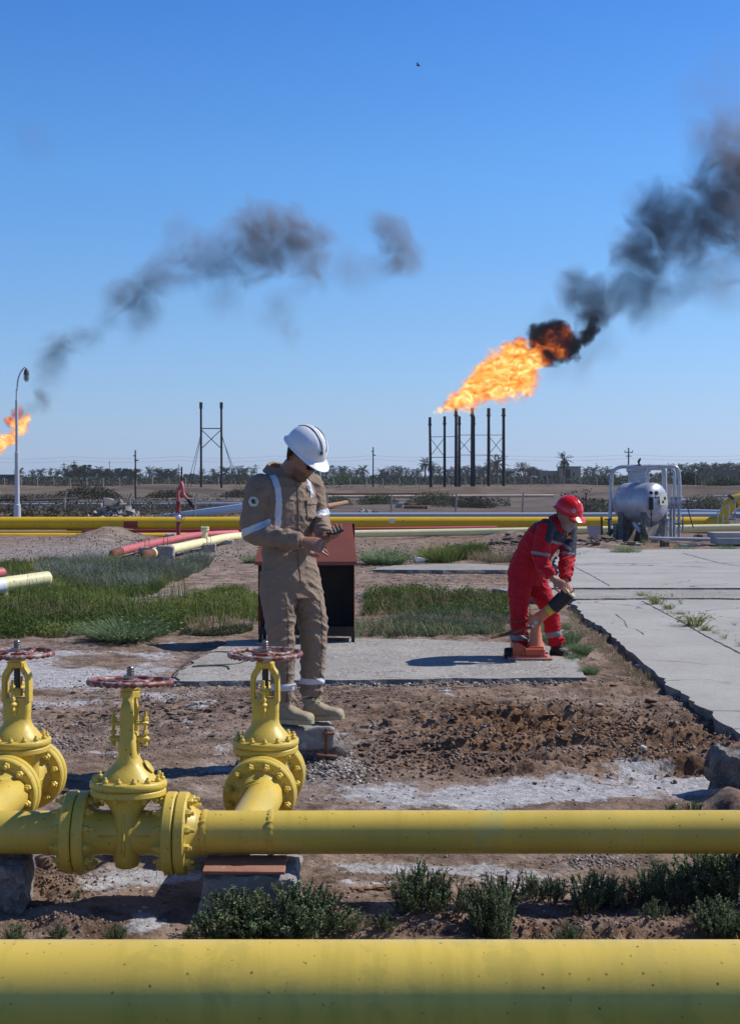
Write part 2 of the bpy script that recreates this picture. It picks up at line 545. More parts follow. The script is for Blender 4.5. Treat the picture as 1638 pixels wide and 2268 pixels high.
def ground_mat():
    m = bpy.data.materials.new('ground')
    t, bs, out = nodes_of(m)
    P = coordn(t, 'World')
    a = t.nodes.new('ShaderNodeAttribute'); a.attribute_name = 'mask'
    sp = t.nodes.new('ShaderNodeSeparateColor'); t.links.new(a.outputs['Color'], sp.inputs[0])
    big = noise(t, P, .55, 5, .6)
    mid = noise(t, P, 4.0, 6, .65, .3)
    fine = noise(t, P, 45, 5, .7)
    dirt = mix(t, ramp(t, big, [(.38, 0), (.62, 1)]), (.235, .158, .112), (.33, .25, .195))
    dirt = mix(t, ramp(t, mid, [(.44, 0), (.60, 1)]), dirt, (.12, .078, .055))
    dirt = mix(t, ramp(t, fine, [(.52, 0), (.78, .7)]), dirt, (.37, .31, .265))
    rust = mix(t, ramp(t, mid, [(.38, 0), (.6, 1)]), (.24, .125, .060), (.105, .058, .034))
    rust = mix(t, ramp(t, noise(t, P, 9, 5, .7), [(.53, 0), (.68, .9)]), rust, (.32, .21, .135))
    c = mix(t, sp.outputs[1], dirt, rust)
    vo = t.nodes.new('ShaderNodeTexVoronoi'); vo.inputs['Scale'].default_value = 34; t.links.new(P, vo.inputs['Vector'])
    vc = t.nodes.new('ShaderNodeSeparateColor'); t.links.new(vo.outputs['Color'], vc.inputs[0])
    gravel = ramp(t, vc.outputs[0], [(0, (.13, .11, .10)), (.5, (.27, .24, .22)), (.85, (.42, .39, .36)), (1, (.58, .56, .53))])
    # the flats far out are darker, stained grey and rust in long patches
    sy0 = t.nodes.new('ShaderNodeSeparateXYZ'); t.links.new(P, sy0.inputs[0])
    mp = t.nodes.new('ShaderNodeMapping'); mp.inputs['Scale'].default_value = (.045, .11, .1); t.links.new(P, mp.inputs['Vector'])
    fn = noise(t, mp.outputs[0], 1.0, 7, .7, .4)
    farc = ramp(t, fn, [(.30, (.035, .029, .022)), (.44, (.075, .058, .043)), (.52, (.150, .122, .098)), (.60, (.095, .060, .040)), (.72, (.22, .19, .16))])
    gravel = mix(t, ramp(t, mid, [(.4, 0), (.7, .6)]), gravel, (.20, .17, .15))
    c = mix(t, sp.outputs[2], c, gravel)
    c = mix(t, ramp(t, math_(t, 'MULTIPLY', sy0.outputs[1], .01, clamp=True), [(.40, 0), (.55, .85), (1, .85)]), c, farc)
    sm = math_(t, 'ADD', sp.outputs[0], math_(t, 'MULTIPLY', math_(t, 'SUBTRACT', noise(t, P, 7, 7, .72, .5), .5), 1.3))
    sm = math_(t, 'ADD', sm, math_(t, 'MULTIPLY', math_(t, 'SUBTRACT', fine, .5), .8))
    salt = mix(t, ramp(t, noise(t, P, 14, 5, .7), [(.35, 0), (.65, 1)]), (.31, .295, .285), (.55, .55, .575))
    # thin drying cracks in the crust
    vk = t.nodes.new('ShaderNodeTexVoronoi'); vk.feature = 'DISTANCE_TO_EDGE'; vk.inputs['Scale'].default_value = 11
    wv = t.nodes.new('ShaderNodeVectorMath'); wv.operation = 'ADD'
    nn = t.nodes.new('ShaderNodeTexNoise'); nn.inputs['Scale'].default_value = 6; t.links.new(P, nn.inputs['Vector'])
    sc = t.nodes.new('ShaderNodeVectorMath'); sc.operation = 'SCALE'; sc.inputs['Scale'].default_value = .25; t.links.new(nn.outputs['Color'], sc.inputs[0])
    t.links.new(P, wv.inputs[0]); t.links.new(sc.outputs[0], wv.inputs[1]); t.links.new(wv.outputs[0], vk.inputs['Vector'])
    crk = ramp(t, vk.outputs['Distance'], [(0, 1), (.035, 0)])
    salt = mix(t, math_(t, 'MULTIPLY', crk, .28), salt, (.16, .12, .10))
    c = mix(t, ramp(t, sm, [(.48, 0), (.72, .92)]), c, salt)
    # a scatter of small pale and dark stones
    vp = t.nodes.new('ShaderNodeTexVoronoi'); vp.inputs['Scale'].default_value = 16; t.links.new(P, vp.inputs['Vector'])
    pc = t.nodes.new('ShaderNodeSeparateColor'); t.links.new(vp.outputs['Color'], pc.inputs[0])
    st = math_(t, 'MULTIPLY', math_(t, 'LESS_THAN', vp.outputs['Distance'], .22), math_(t, 'GREATER_THAN', pc.outputs[0], .8))
    sy_ = t.nodes.new('ShaderNodeSeparateXYZ'); t.links.new(P, sy_.inputs[0])
    c = mix(t, st, c, ramp(t, pc.outputs[1], [(0, (.10, .085, .075)), (.6, (.2, .17, .15)), (1, (.5, .47, .43))]))
    # unseen ground this side of the front pipe, blackened to cut bounced light
    c = mix(t, ramp(t, math_(t, 'MULTIPLY', sy_.outputs[1], .1, clamp=True), [(.30, 1), (.36, 0)]), c, (.035, .03, .026))
    t.links.new(c, bs.inputs['Base Color'])
    bs.inputs['Roughness'].default_value = .95
    bs.inputs['Specular IOR Level'].default_value = .15
    b = bumpn(t, bs, mid, .7, .05)
    b = bumpn(t, bs, noise(t, P, 22, 6, .72), .9, .022, b)
    b = bumpn(t, bs, vo.outputs['Distance'], .35, .010, b)
    return m
M_ground = ground_mat()
make_ground()

def concrete(name, c1, c2, c3=(.12, .11, .10), scale=2.0, cracks=0.0, agg=0.0):
    m = bpy.data.materials.new(name)
    t, bs, out = nodes_of(m)
    P = coordn(t, 'World')
    n1 = noise(t, P, scale, 6, .6)
    c = mix(t, ramp(t, n1, [(.35, 0), (.65, 1)]), c1, c2)
    c = mix(t, ramp(t, noise(t, P, scale * 6, 6, .7), [(.55, 0), (.8, .55)]), c, c3)
    c = mix(t, ramp(t, noise(t, P, 60, 4, .7), [(.5, 0), (.78, .5)]), c, (.5, .49, .46))
    if agg:
        vo = t.nodes.new('ShaderNodeTexVoronoi'); vo.inputs['Scale'].default_value = 42; t.links.new(P, vo.inputs['Vector'])
        vc = t.nodes.new('ShaderNodeSeparateColor'); t.links.new(vo.outputs['Color'], vc.inputs[0])
        gcol = ramp(t, vc.outputs[0], [(0, (.14, .12, .10)), (.6, (.3, .27, .24)), (1, (.5, .48, .44))])
        c = mix(t, math_(t, 'MULTIPLY', ramp(t, noise(t, P, 3, 4, .6), [(.42, 0), (.58, 1)]), agg), c, gcol)
        bumpn_in = vo.outputs['Distance']
    if cracks:
        vk = t.nodes.new('ShaderNodeTexVoronoi'); vk.feature = 'DISTANCE_TO_EDGE'; vk.inputs['Scale'].default_value = .42
        nn = t.nodes.new('ShaderNodeTexNoise'); nn.inputs['Scale'].default_value = 1.6; nn.inputs['Detail'].default_value = 6; t.links.new(P, nn.inputs['Vector'])
        sc = t.nodes.new('ShaderNodeVectorMath'); sc.operation = 'SCALE'; sc.inputs['Scale'].default_value = .9; t.links.new(nn.outputs['Color'], sc.inputs[0])
        wv = t.nodes.new('ShaderNodeVectorMath'); wv.operation = 'ADD'
        t.links.new(P, wv.inputs[0]); t.links.new(sc.outputs[0], wv.inputs[1]); t.links.new(wv.outputs[0], vk.inputs['Vector'])
        ck = ramp(t, vk.outputs['Distance'], [(0, 1), (.010, 0)])
        ck = math_(t, 'MULTIPLY', ck, ramp(t, noise(t, P, .5, 2, .5), [(.45, 0), (.55, 1)]))
        c = mix(t, math_(t, 'MULTIPLY', ck, cracks), c, (.05, .045, .04))
    t.links.new(c, bs.inputs['Base Color'])
    bs.inputs['Roughness'].default_value = .92
    bs.inputs['Specular IOR Level'].default_value = .2
    b = bumpn(t, bs, noise(t, P, 35, 5, .7), .5, .01)
    b = bumpn(t, bs, noise(t, P, 5, 4, .6), .4, .03, b)
    if agg: bumpn(t, bs, bumpn_in, .4 * agg, .012, b)
    return m
M_slab = concrete('slab_concrete', (.325, .31, .285), (.39, .375, .35), (.22, .21, .195), .8, cracks=.9)
M_slab2 = concrete('rough_slab_concrete', (.25, .235, .21), (.36, .34, .31), (.14, .125, .11), 1.2, agg=.75)
M_block = concrete('block_concrete', (.22, .20, .185), (.33, .31, .29), (.10, .09, .085), 5, agg=.6)
M_rubble = concrete('rubble', (.24, .21, .19), (.36, .33, .30), (.12, .10, .09), 3)

M_dblock = concrete('dark_broken_concrete', (.10, .09, .08), (.17, .155, .14), (.05, .045, .04), 6, agg=.7)
M_edge = concrete('broken_edge_shade', (.13, .115, .10), (.20, .18, .165), (.05, .045, .04), 6, agg=.5)  # broken slab sides, colour darkened to stand in for their shade
def slab_mesh(name, pts, z1, z0, mat, seed, rough=.02, cell=.12, label=None, cat=None):
    """a slab from an outline of layout points on its top face; ragged edge, thick side"""
    rnd = random.Random(seed)
    P = [gp(x, y, z1) for x, y in pts]
    out = []; ar = 0.0
    for i in range(len(P)):
        a, b = P[i], P[(i + 1) % len(P)]
        n = max(1, int((b - a).length / cell)) if (b - a).length < 40 else 1
        for k in range(n):
            q = a.lerp(b, k / n)
            if k or n > 1:
                d = (b - a).normalized(); pr = Vector((-d.y, d.x, 0))
                ar = .72 * ar + rnd.gauss(0, .5) * rough; q = q + pr * (ar + rnd.uniform(-.25, .25) * rough) + d * rnd.uniform(-.4, .4) * rough
            out.append(q)
    n = len(out)
    me = MB()
    cen = sum(out, Vector()) / n
    top = [Vector((p.x, p.y, z1)) for p in out]
    mid = [Vector((p.x + rnd.uniform(-.3, .3) * rough, p.y + rnd.uniform(-.5, .2) * rough - .3 * rough, z1 - (z1 - z0) * rnd.uniform(.25, .5))) for p in out]
    bot = [Vector((p.x + rnd.uniform(-1, 1) * rough, p.y + rnd.uniform(-.5, 1.5) * rough, z0)) for p in out]
    me.v = top + mid + bot
    me.f = [tuple(range(n))] + [(i, (i + 1) % n, n + (i + 1) % n, n + i) for i in range(n)] + [(n + i, n + (i + 1) % n, 2 * n + (i + 1) % n, 2 * n + i) for i in range(n)]
    me.m = [0] * len(me.f)
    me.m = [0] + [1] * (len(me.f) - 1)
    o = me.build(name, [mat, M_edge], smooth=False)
    return o
# the two big slabs of the old road at the right
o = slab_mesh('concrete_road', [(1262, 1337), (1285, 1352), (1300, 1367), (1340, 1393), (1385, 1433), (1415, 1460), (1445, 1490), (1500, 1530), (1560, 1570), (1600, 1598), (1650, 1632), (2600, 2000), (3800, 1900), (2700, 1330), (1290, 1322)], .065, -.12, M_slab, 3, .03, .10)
tag(o, kind='structure')
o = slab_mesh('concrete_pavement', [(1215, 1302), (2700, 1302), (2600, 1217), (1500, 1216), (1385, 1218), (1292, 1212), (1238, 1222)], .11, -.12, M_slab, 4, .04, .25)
tag(o, kind='structure')
# gravel-topped edging strip between them, standing a little proud
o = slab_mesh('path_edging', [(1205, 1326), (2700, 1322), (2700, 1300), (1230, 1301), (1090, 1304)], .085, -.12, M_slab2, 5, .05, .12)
tag(o, kind='structure')
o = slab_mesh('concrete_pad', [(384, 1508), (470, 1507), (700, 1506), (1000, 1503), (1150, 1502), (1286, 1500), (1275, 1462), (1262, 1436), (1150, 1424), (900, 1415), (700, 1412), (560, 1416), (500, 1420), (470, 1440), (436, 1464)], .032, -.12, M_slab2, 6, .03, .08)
tag(o, kind='structure')
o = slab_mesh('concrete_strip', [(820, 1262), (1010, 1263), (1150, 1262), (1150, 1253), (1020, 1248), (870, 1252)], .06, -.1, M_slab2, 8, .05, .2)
tag(o, kind='structure')

M_joint = paint('joint_dirt', (.045, .038, .03), (.08, .065, .05), .95, 8, bump=0)
def joint(pts, z, w_, seed):
    rnd = random.Random(seed); m = MB(); P = [gp(x, y, z) for x, y in pts]; L = []
    for a, b in zip(P[:-1], P[1:]):
        n = max(2, int((b - a).length / .12)); L += [a.lerp(b, k / n) for k in range(n)]
    L.append(P[-1]); Lf = []; Rt = []
    for i, p in enumerate(L):
        d = (L[min(i + 1, len(L) - 1)] - L[max(i - 1, 0)]).normalized(); s = Vector((-d.y, d.x, 0)); q = p + s * rnd.uniform(-.6, .6) * w_
        k = w_ * rnd.uniform(.25, 1.0); Lf.append(q + s * k); Rt.append(q - s * k)
    n = len(L); m.add(Lf + Rt, [(i, i + 1, n + i + 1, n + i) for i in range(n - 1)])
    tag(m.build('road_joint', M_joint, smooth=False), kind='structure')
joint([(1421, 1331), (1500, 1372), (1560, 1407), (1660, 1458)], .069, .014, 1)
joint([(1500, 1393), (1560, 1396), (1700, 1398)], .069, .008, 2)
joint([(1266, 1353), (1330, 1349), (1400, 1352)], .069, .006, 3)
joint([(1418, 1459), (1470, 1463), (1520, 1466), (1570, 1472)], .069, .008, 4)
joint([(1362, 1360), (1382, 1375), (1388, 1390), (1410, 1394), (1425, 1405)], .069, .006, 5)
joint([(1560, 1573), (1638, 1574), (1700, 1575)], .069, .008, 6)
joint([(1225, 1270), (1340, 1269), (1500, 1270), (1700, 1268)], .114, .014, 7)
joint([(1240, 1248), (1400, 1248), (1560, 1246), (1700, 1247)], .114, .016, 8)
joint([(1267, 1253), (1305, 1272), (1349, 1297)], .114, .012, 9)
joint([(1510, 1225), (1590, 1246), (1640, 1254)], .114, .02, 10)
joint([(1540, 1295), (1640, 1296)], .114, .008, 11)
# ------------------------------------------------------------------ paints
YEL1, YEL2 = (.70, .50, .085), (.61, .44, .08)
M_yellow = paint('yellow_pipe_paint', YEL1, YEL2, .38, 2.2, spots=(.10, .05, .02), spot_scale=48, spot_amt=.735, bump=.12, bscale=90, patch=(.56, .45, .12), patch_scale=3.2, patch_amt=.6, spec=.45, spot_size=.8, streak=(.55, .41, .065))
M_yvalve = paint('yellow_valve_paint', (.64, .455, .068), (.57, .42, .08), .42, 9, spots=(.12, .07, .03), spot_scale=55, spot_amt=.76, bump=.35, bscale=55, patch=(.47, .42, .16), patch_scale=14, patch_amt=.62)
M_yfar = paint('deep_yellow_pipe_paint', (.74, .46, .012), (.66, .42, .02), .4, 1.5, spots=(.2, .1, .03), spot_scale=12, spot_amt=.74, bump=0)
M_cream = paint('cream_pipe_paint', (.80, .74, .40), (.74, .68, .36), .45, 2, spots=(.3, .2, .1), spot_scale=14, spot_amt=.75, bump=0)
M_red = paint('faded_red_pipe_paint', (.52, .13, .13), (.46, .10, .10), .55, 3, spots=(.2, .08, .06), spot_scale=14, spot_amt=.72, bump=.1)
M_dred = paint('dark_red_paint', (.30, .035, .04), (.24, .03, .03), .5, 5, bump=.1)
M_wheel = paint('worn_red_handwheel_paint', (.235, .065, .048), (.17, .045, .035), .5, 14, bump=.4, bscale=90, patch=(.38, .30, .285), patch_scale=24, patch_amt=.5, spots=(.2, .07, .04), spot_scale=40, spot_amt=.68)
M_steel = paint('bare_steel', (.38, .36, .34), (.22, .20, .18), .35, 40, bump=.2, metallic=.85)
M_dsteel = paint('greasy_dark_steel', (.05, .045, .04), (.09, .075, .06), .5, 30, bump=.3)
M_rust = paint('rusted_steel', (.20, .075, .035), (.11, .045, .028), .85, 9, spots=(.32, .16, .09), spot_scale=50, spot_amt=.62, bump=.5, bscale=40, bdist=.006)
M_rusty_plate = paint('rusty_plate', (.36, .17, .11), (.27, .12, .08), .8, 9, spots=(.45, .33, .2), spot_scale=30, spot_amt=.66, bump=.4, bscale=50)
M_brown = paint('red_brown_sheet', (.20, .062, .040), (.155, .05, .033), .55, 2.5, spots=(.10, .04, .03), spot_scale=16, spot_amt=.72, bump=.1, bscale=12)
M_dark = paint('soot_and_shade_dark', (.022, .018, .016), (.04, .03, .027), .8, 4, bump=0)  # sooty steel; also serves as painted shade inside the cabinet
M_grayp = paint('grey_pipe_paint', (.46, .48, .52), (.38, .39, .42), .45, 2, bump=0)
M_silver = paint('silver_paint', (.47, .50, .56), (.36, .39, .45), .38, 3, spots=(.12, .11, .12), spot_scale=11, spot_amt=.70, bump=.1, patch=(.36, .36, .30), patch_scale=2.3, patch_amt=.62, metallic=.25)
M_white = paint('white_paint', (.80, .80, .80), (.72, .73, .75), .45, 3, spots=(.4, .38, .36), spot_scale=16, spot_amt=.72, bump=0)
M_wood = paint('weathered_wood', (.42, .27, .16), (.28, .17, .10), .9, 14, bump=.5, bscale=30)
M_black = paint('black_rubber', (.012, .012, .013), (.02, .02, .02), .6, 8, bump=.1)
M_greyconc = concrete('grey_concrete', (.30, .30, .29), (.38, .37, .36), (.2, .19, .18), 4)

# ------------------------------------------------------------------ gate valves
PZ = .285           # height of the pipeline axis
PY = 5.31           # its distance
PR = .084
def flange_disc(mb, c, axis, r, t, nb, hub=None):
    c = Vector(c); a = Vector(axis).normalized()
    mb.lathe([(r - .006, 0), (r, .006), (r, t - .006), (r - .006, t)], 48, c, a)
def bolt_ring(mb, c, axis, rb, n, nr, nh, stud=.012, ph=0.0, back=None):
    u, v, d = frame_of(axis)
    rr = random.Random(int(rb * 1e4) + n)
    for i in range(n):
        t = 2 * PI * (i + .5) / n + ph
        e = (u * math.cos(t) + v * math.sin(t)) * rb
        mb.hexnut(Vector(c) + e, d, nr, nh, stud * rr.uniform(.6, 1.5), phase=rr.uniform(0, 1))
def make_valve(label):
    root = thing('gate_valve', label, 'valve', (0, 0, 0), group='yellow gate valves on the pipeline')
    _M[root.name] = Matrix.Identity(4)
    # body casting: barrel along X, neck up, bulge below
    b = MB()
    b.lathe([(.118, -.152), (.112, -.146), (.092, -.125), (.086, -.10), (.088, -.03), (.088, .03), (.086, .10), (.092, .125), (.112, .146), (.118, .152)], 40, (0, 0, 0), (1, 0, 0))
    n = 32
    def ring(z, a, bb, pw=2.4):
        out = []
        for j in range(n):
            t = 2 * PI * j / n
            cx, sx = math.cos(t), math.sin(t)
            out.append(Vector((a * math.copysign(abs(cx) ** (2 / pw), cx), bb * math.copysign(abs(sx) ** (2 / pw), sx), z)))
        return out
    b.loft([ring(-.135, .03, .045), ring(-.128, .045, .062), ring(-.09, .05, .088), ring(-.02, .053, .095), ring(.06, .054, .098), ring(.085, .058, .098), ring(.105, .07, .10), ring(.125, .088, .105), ring(.142, .104, .11), ring(.15, .108, .112)])
    for sy in (-1, 1):
        b.box((0, sy * .086, 0), (.012, .03, .16), bev=.004)
        b.box((0, sy * .084, 0), (.20, .012, .012), bev=.004)
    body = b.build('valve_body', M_yvalve, root, world=False, angle=50)
    # end flanges with their nuts
    for sx in (-1, 1):
        f = MB()
        flange_disc(f, (sx * .150, 0, 0), (sx, 0, 0), .160, .043, 12)
        bolt_ring(f, (sx * .150, 0, 0), (-sx, 0, 0), .132, 12, .0165, .020, .014)
        fo = f.build('flange', M_yvalve, root, world=False)
        f = MB()
        flange_disc(f, (sx * .197, 0, 0), (sx, 0, 0), .160, .043, 12)
        f.lathe([(.120, 0), (.112, .010), (.098, .028), (.087, .050), (PR + .0005, .066)], 40, (sx * .236, 0, 0), (sx, 0, 0))
        bolt_ring(f, (sx * .240, 0, 0), (sx, 0, 0), .132, 12, .0165, .020, .014)
        f.build('flange', M_yvalve, root, world=False)
        g = MB(); g.lathe([(.112, 0), (.112, .006)], 40, (sx * .192, 0, 0), (sx, 0, 0))
        g.build('gasket', M_dsteel, root, world=False)
    # bonnet: two bolted discs, then the bell
    b = MB()
    flange_disc(b, (0, 0, .146), (0, 0, 1), .148, .029, 12)
    bolt_ring(b, (0, 0, .148), (0, 0, -1), .128, 14, .012, .014, .008)
    b.build('bonnet_flange', M_yvalve, root, world=False)
    b = MB()
    flange_disc(b, (0, 0, .177), (0, 0, 1), .151, .030, 12)
    bolt_ring(b, (0, 0, .206), (0, 0, 1), .130, 14, .0125, .014, .009, ph=.1)
    def bell(z, a, bb): return ring(z, a, bb, 2.1)
    b.loft([bell(.204, .112, .112), bell(.212, .109, .109), bell(.226, .100, .100), bell(.242, .087, .087), bell(.258, .071, .073), bell(.275, .056, .064), bell(.292, .045, .062), bell(.305, .040, .062), bell(.318, .036, .062), bell(.33, .030, .060)])
    b.loft([ring(.285, .040, .056, 3), ring(.33, .034, .061, 4), ring(.385, .030, .062, 5), ring(.392, .026, .056, 5)])
    b.box((.036, 0, .345), (.012, .020, .07), bev=.004); b.box((-.036, 0, .345), (.012, .020, .07), bev=.004)
    b.lathe([(.030, 0), (.030, .004), (.024, .008)], 20, (.078, .0, .258), (.8, 0, .62))
    b.build('bonnet', M_yvalve, root, world=False, angle=50)
    # yoke: two arms in the Y plane and the collar
    y = MB()
    for sy in (-1, 1):
        out_ = bend([(0, sy * .066, .375), (0, sy * .065, .50), (0, sy * .042, .532), (0, sy * .038, .55)], .028, 6)
        in_ = bend([(0, sy * .044, .375), (0, sy * .043, .485), (0, sy * .018, .515), (0, sy * .012, .55)], .02, 6)
        rg = []
        for k in range(len(out_)):
            a, b2 = Vector(out_[k]), Vector(in_[k]); hx = .027 - .006 * min(1, k / 8)
            m2 = (a + b2) / 2; e = (a - b2) / 2
            rg.append([m2 + e * cy + Vector((hx * cx2, 0, 0)) for cx2, cy in ((1, -.75), (1, .75), (.8, 1), (-.8, 1), (-1, .75), (-1, -.75), (-.8, -1), (.8, -1))])
        y.loft(rg)
    y.lathe([(.036, 0), (.043, .004), (.043, .026), (.038, .030), (.038, .034), (.044, .036), (.044, .058), (.040, .062)], 6, (0, 0, .528), (0, 0, 1), phase=.3)
    y.build('yoke', M_yvalve, root, world=False, angle=45)
    # gland with its eye bolts
    g = MB()
    g.box((0, 0, .43), (.15, .034, .017), bev=.006)
    g.lathe([(.026, 0), (.026, .03)], 16, (0, 0, .40), (0, 0, 1))
    for sx in (-1, 1):
        g.lathe([(.0065, 0), (.0065, .135)], 10, (sx * .063, 0, .345), (0, 0, 1))
        g.hexnut((sx * .063, 0, .4385), (0, 0, 1), .0135, .016)
        g.hexnut((sx * .063, 0, .385), (0, 0, 1), .0135, .016)
        g.box((sx * .05, 0, .368), (.06, .030, .022), bev=.008)
        g.hexnut((sx * .063, 0, .340), (0, 0, 1), .012, .014)
    g.build('gland', M_yvalve, root, world=False)
    s = MB()
    prof = []
    z = .40
    while z < .525:
        prof += [(.0155, z), (.0155, z + .003), (.0130, z + .0045), (.0130, z + .006)]; z += .0075
    s.lathe(prof, 14, (0, 0, 0), (0, 0, 1))
    s.build('stem', M_dsteel, root, world=False)
    s = MB(); prof = []; z = .60
    while z < .648:
        prof += [(.0150, z), (.0158, z + .003), (.0158, z + .005), (.0128, z + .0075)]; z += .0105
    prof.append((.012, .653))
    s.lathe(prof, 16, (0, 0, 0), (0, 0, 1))
    s.hexnut((0, 0, .604), (0, 0, 1), .030, .014)
    s.build('stem_top', M_steel, root, world=False)
    # hand wheel
    h = MB()
    WZ = .592
    h.torus((0, 0, WZ), (0, 0, 1), .1605, .0112, 120, 12, wob=.0035)
    h.lathe([(.022, -.006), (.046, -.004), (.048, .006), (.032, .010), (.030, .014)], 24, (0, 0, WZ), (0, 0, 1))
    for k in range(4):
        t = PI / 2 * k + .5
        pts = []
        for q in range(9):
            f = q / 8; r = .035 + .125 * f; a = t + .35 * math.sin(f * PI * .5)
            pts.append((r * math.cos(a), r * math.sin(a), WZ + .004 - .010 * math.sin(f * PI)))
        h.tube(pts, .0085, 8, flat=(1.25, .8))
    h.build('handwheel', M_wheel, root, world=False)
    return root
lab_v = ['leftmost yellow gate valve, cut by the picture edge, in front of the gravel', 'yellow gate valve set in the line of the horizontal pipe, leaning slightly back', 'yellow gate valve standing in front of the man in beige coveralls']
v0 = make_valve(lab_v[1])
cx = at(283, 1850, PY).x
v0.location = (cx, PY, PZ); v0.rotation_euler = (R(-3.6), R(.6), R(0))
VY = 6.14
v1 = copy_tree(v0); v1.location = (at(588, 1500, VY).x, VY, PZ + .008); v1.rotation_euler = (0, R(-1.0), R(90 - 3)); v1['label'] = lab_v[2]
v2 = copy_tree(v0); v2.location = (at(38, 1500, VY).x, VY, PZ + .008); v2.rotation_euler = (0, R(.4), R(90 - 4)); v2['label'] = lab_v[0]
for v, a in ((v0, 0.3), (v1, 1.4), (v2, 2.1)):
    for ch in v.children:
        if ch.name.startswith('handwheel'): ch.rotation_euler.z = a

# ------------------------------------------------------------------ yellow pipelines in front
def weld(mb, c, axis, r, seed=0, wd=.009):
    rnd = random.Random(seed)
    u, v, d = frame_of(axis); n = 60
    pts = []
    vs = []; fs = []
    for i in range(n):
        t = 2 * PI * i / n
        e = u * math.cos(t) + v * math.sin(t)
        rr = wd * (.75 + .25 * math.sin(i * 2.4) + rnd.uniform(-.12, .12))
        for j in range(6):
            q = 2 * PI * j / 6
            vs.append(Vector(c) + e * (r + math.cos(q) * rr * .55) + d * (math.sin(q) * rr * 1.1))
    for i in range(n):
        for j in range(6):
            fs.append((i * 6 + j, ((i + 1) % n) * 6 + j, ((i + 1) % n) * 6 + (j + 1) % 6, i * 6 + (j + 1) % 6))
    mb.add(vs, fs)
pl = thing('yellow_pipeline', 'long yellow pipe behind the front one, with flanged stubs to the gate valves', 'pipeline', (0, PY, PZ))
p = MB()
xr = cx + .30
p.lathe([(PR, 0), (PR, 9.0)], 56, (xr, PY, PZ), (1, .004, 0))
xs1 = at(579, 1765, 5.96).x
xs2 = at(21, 1756, 5.96).x
p.lathe([(PR * .98, 0), (PR * .98, .60)], 48, (xs1 - .012, PY, PZ), (math.sin(R(3)) , 1, .013))
mp = p.build('pipe_run', M_yellow, pl)
for wa in (((at(600, 1850, PY).x, PY, PZ), (1, 0, 0), PR, 2, .013), ((xr + .004, PY, PZ), (1, 0, 0), PR + .001, 3, .012), ((xs1 - .002, PY + .47, PZ + .006), (0, 1, 0), PR * .98, 4, .006)):
    wb = MB(); weld(wb, *wa); wb.build('weld_bead', M_yvalve, pl)
p = MB()
xl = cx - .30
p.lathe([(PR, 0), (PR, 6.5)], 56, (xl, PY, PZ), (-1, .004, 0))
p.lathe([(PR * .98, 0), (PR * .98, .60)], 48, (xs2 - .02, PY, PZ), (math.sin(R(4)), 1, .013))
p.build('pipe_run', M_yellow, pl)

fp = MB()
FR = .1385; FY = 3.66
tz = at(819, 2080.5, FY).z
FY2 = FY - FR * math.sin(R(18.8)); fz = tz - FR * math.cos(R(18.8))
fp.lathe([(FR, 0), (FR, 13)], 128, (-6.5, FY2, fz), (1, .0, 0))
M_front = paint('yellow_front_pipe_paint', (.73, .525, .092), (.65, .47, .088), .36, 2.2, spots=(.13, .065, .03), spot_scale=42, spot_amt=.742, bump=.10, bscale=70, patch=(.60, .45, .085), patch_scale=5.5, patch_amt=.55, spec=.5, spot_size=.75, streak=(.53, .405, .065))
o = fp.build('front_pipe', M_front)
tag(o, 'thick speckled yellow pipe across the bottom of the picture', 'pipe')

# ------------------------------------------------------------------ supports, loose blocks
def rough_block(name, c, size, seed, mat=M_block, jag=.02, rot=0, sub=3, parent=None):
    bm = bmesh.new()
    bmesh.ops.create_cube(bm, size=1.0)
    bmesh.ops.subdivide_edges(bm, edges=bm.edges, cuts=sub * 3, use_grid_fill=True)
    rnd = random.Random(seed)
    ox, oy = rnd.uniform(0, 50), rnd.uniform(0, 50)
    for q in bm.verts:
        p = q.co.copy()
        w = Vector((p.x * size[0], p.y * size[1], p.z * size[2]))
        from mathutils import noise as mn
        nv = mn.noise_vector(w * 6 + Vector((ox, oy, seed)))
        n2 = mn.noise_vector(w * 22 + Vector((ox, oy, seed)))
        e = sum(abs(k) > .44 for k in p)
        w = w + nv * jag * (1.2 if e > 1 else .5) + n2 * jag * .6
        if e > 1: w = w * (1 - .03 * e)
        q.co = w
    me = bpy.data.meshes.new(name)
    bmesh.ops.rotate(bm, verts=bm.verts, cent=(0, 0, 0), matrix=Euler((0, 0, rot)).to_matrix())
    bmesh.ops.translate(bm, verts=bm.verts, vec=Vector(c) - (Vector(_M[parent.name].translation) if parent else Vector()))
    bm.to_mesh(me); bm.free()
    me.materials.append(mat)
    me.shade_smooth(); me.set_sharp_from_angle(angle=R(30))
    o = bpy.data.objects.new(name, me); COL.objects.link(o)
    if parent: o.parent = parent
    return o
def on_line(px, Y): return at(px, 1200, Y).x
bx0, bx1 = on_line(448, 5.25), on_line(668, 5.25)
sp1 = thing('pipe_support', 'broken concrete pipe support with a rusty plate, behind the dark green bush', 'pipe support', ((bx0 + bx1) / 2, 5.27, 0), group=None)
rough_block('concrete_block', ((bx0 + bx1) / 2 - .01, 5.28, .06), (.37, .30, .22), 11, M_block, .034, parent=sp1)
b = MB(); b.box((on_line(541, 5.2), 5.22, .182), (.315, .20, .014), rot=(R(2), 0, R(.5)), bev=.003)
b.build('steel_plate', M_rusty_plate, sp1)
o = rough_block('concrete_block', (on_line(-15, 5.3), 5.33, .06), (.24, .28, .24), 12, M_dblock, .035)
tag(o, 'dark concrete block under the left end of the pipe', 'concrete block')
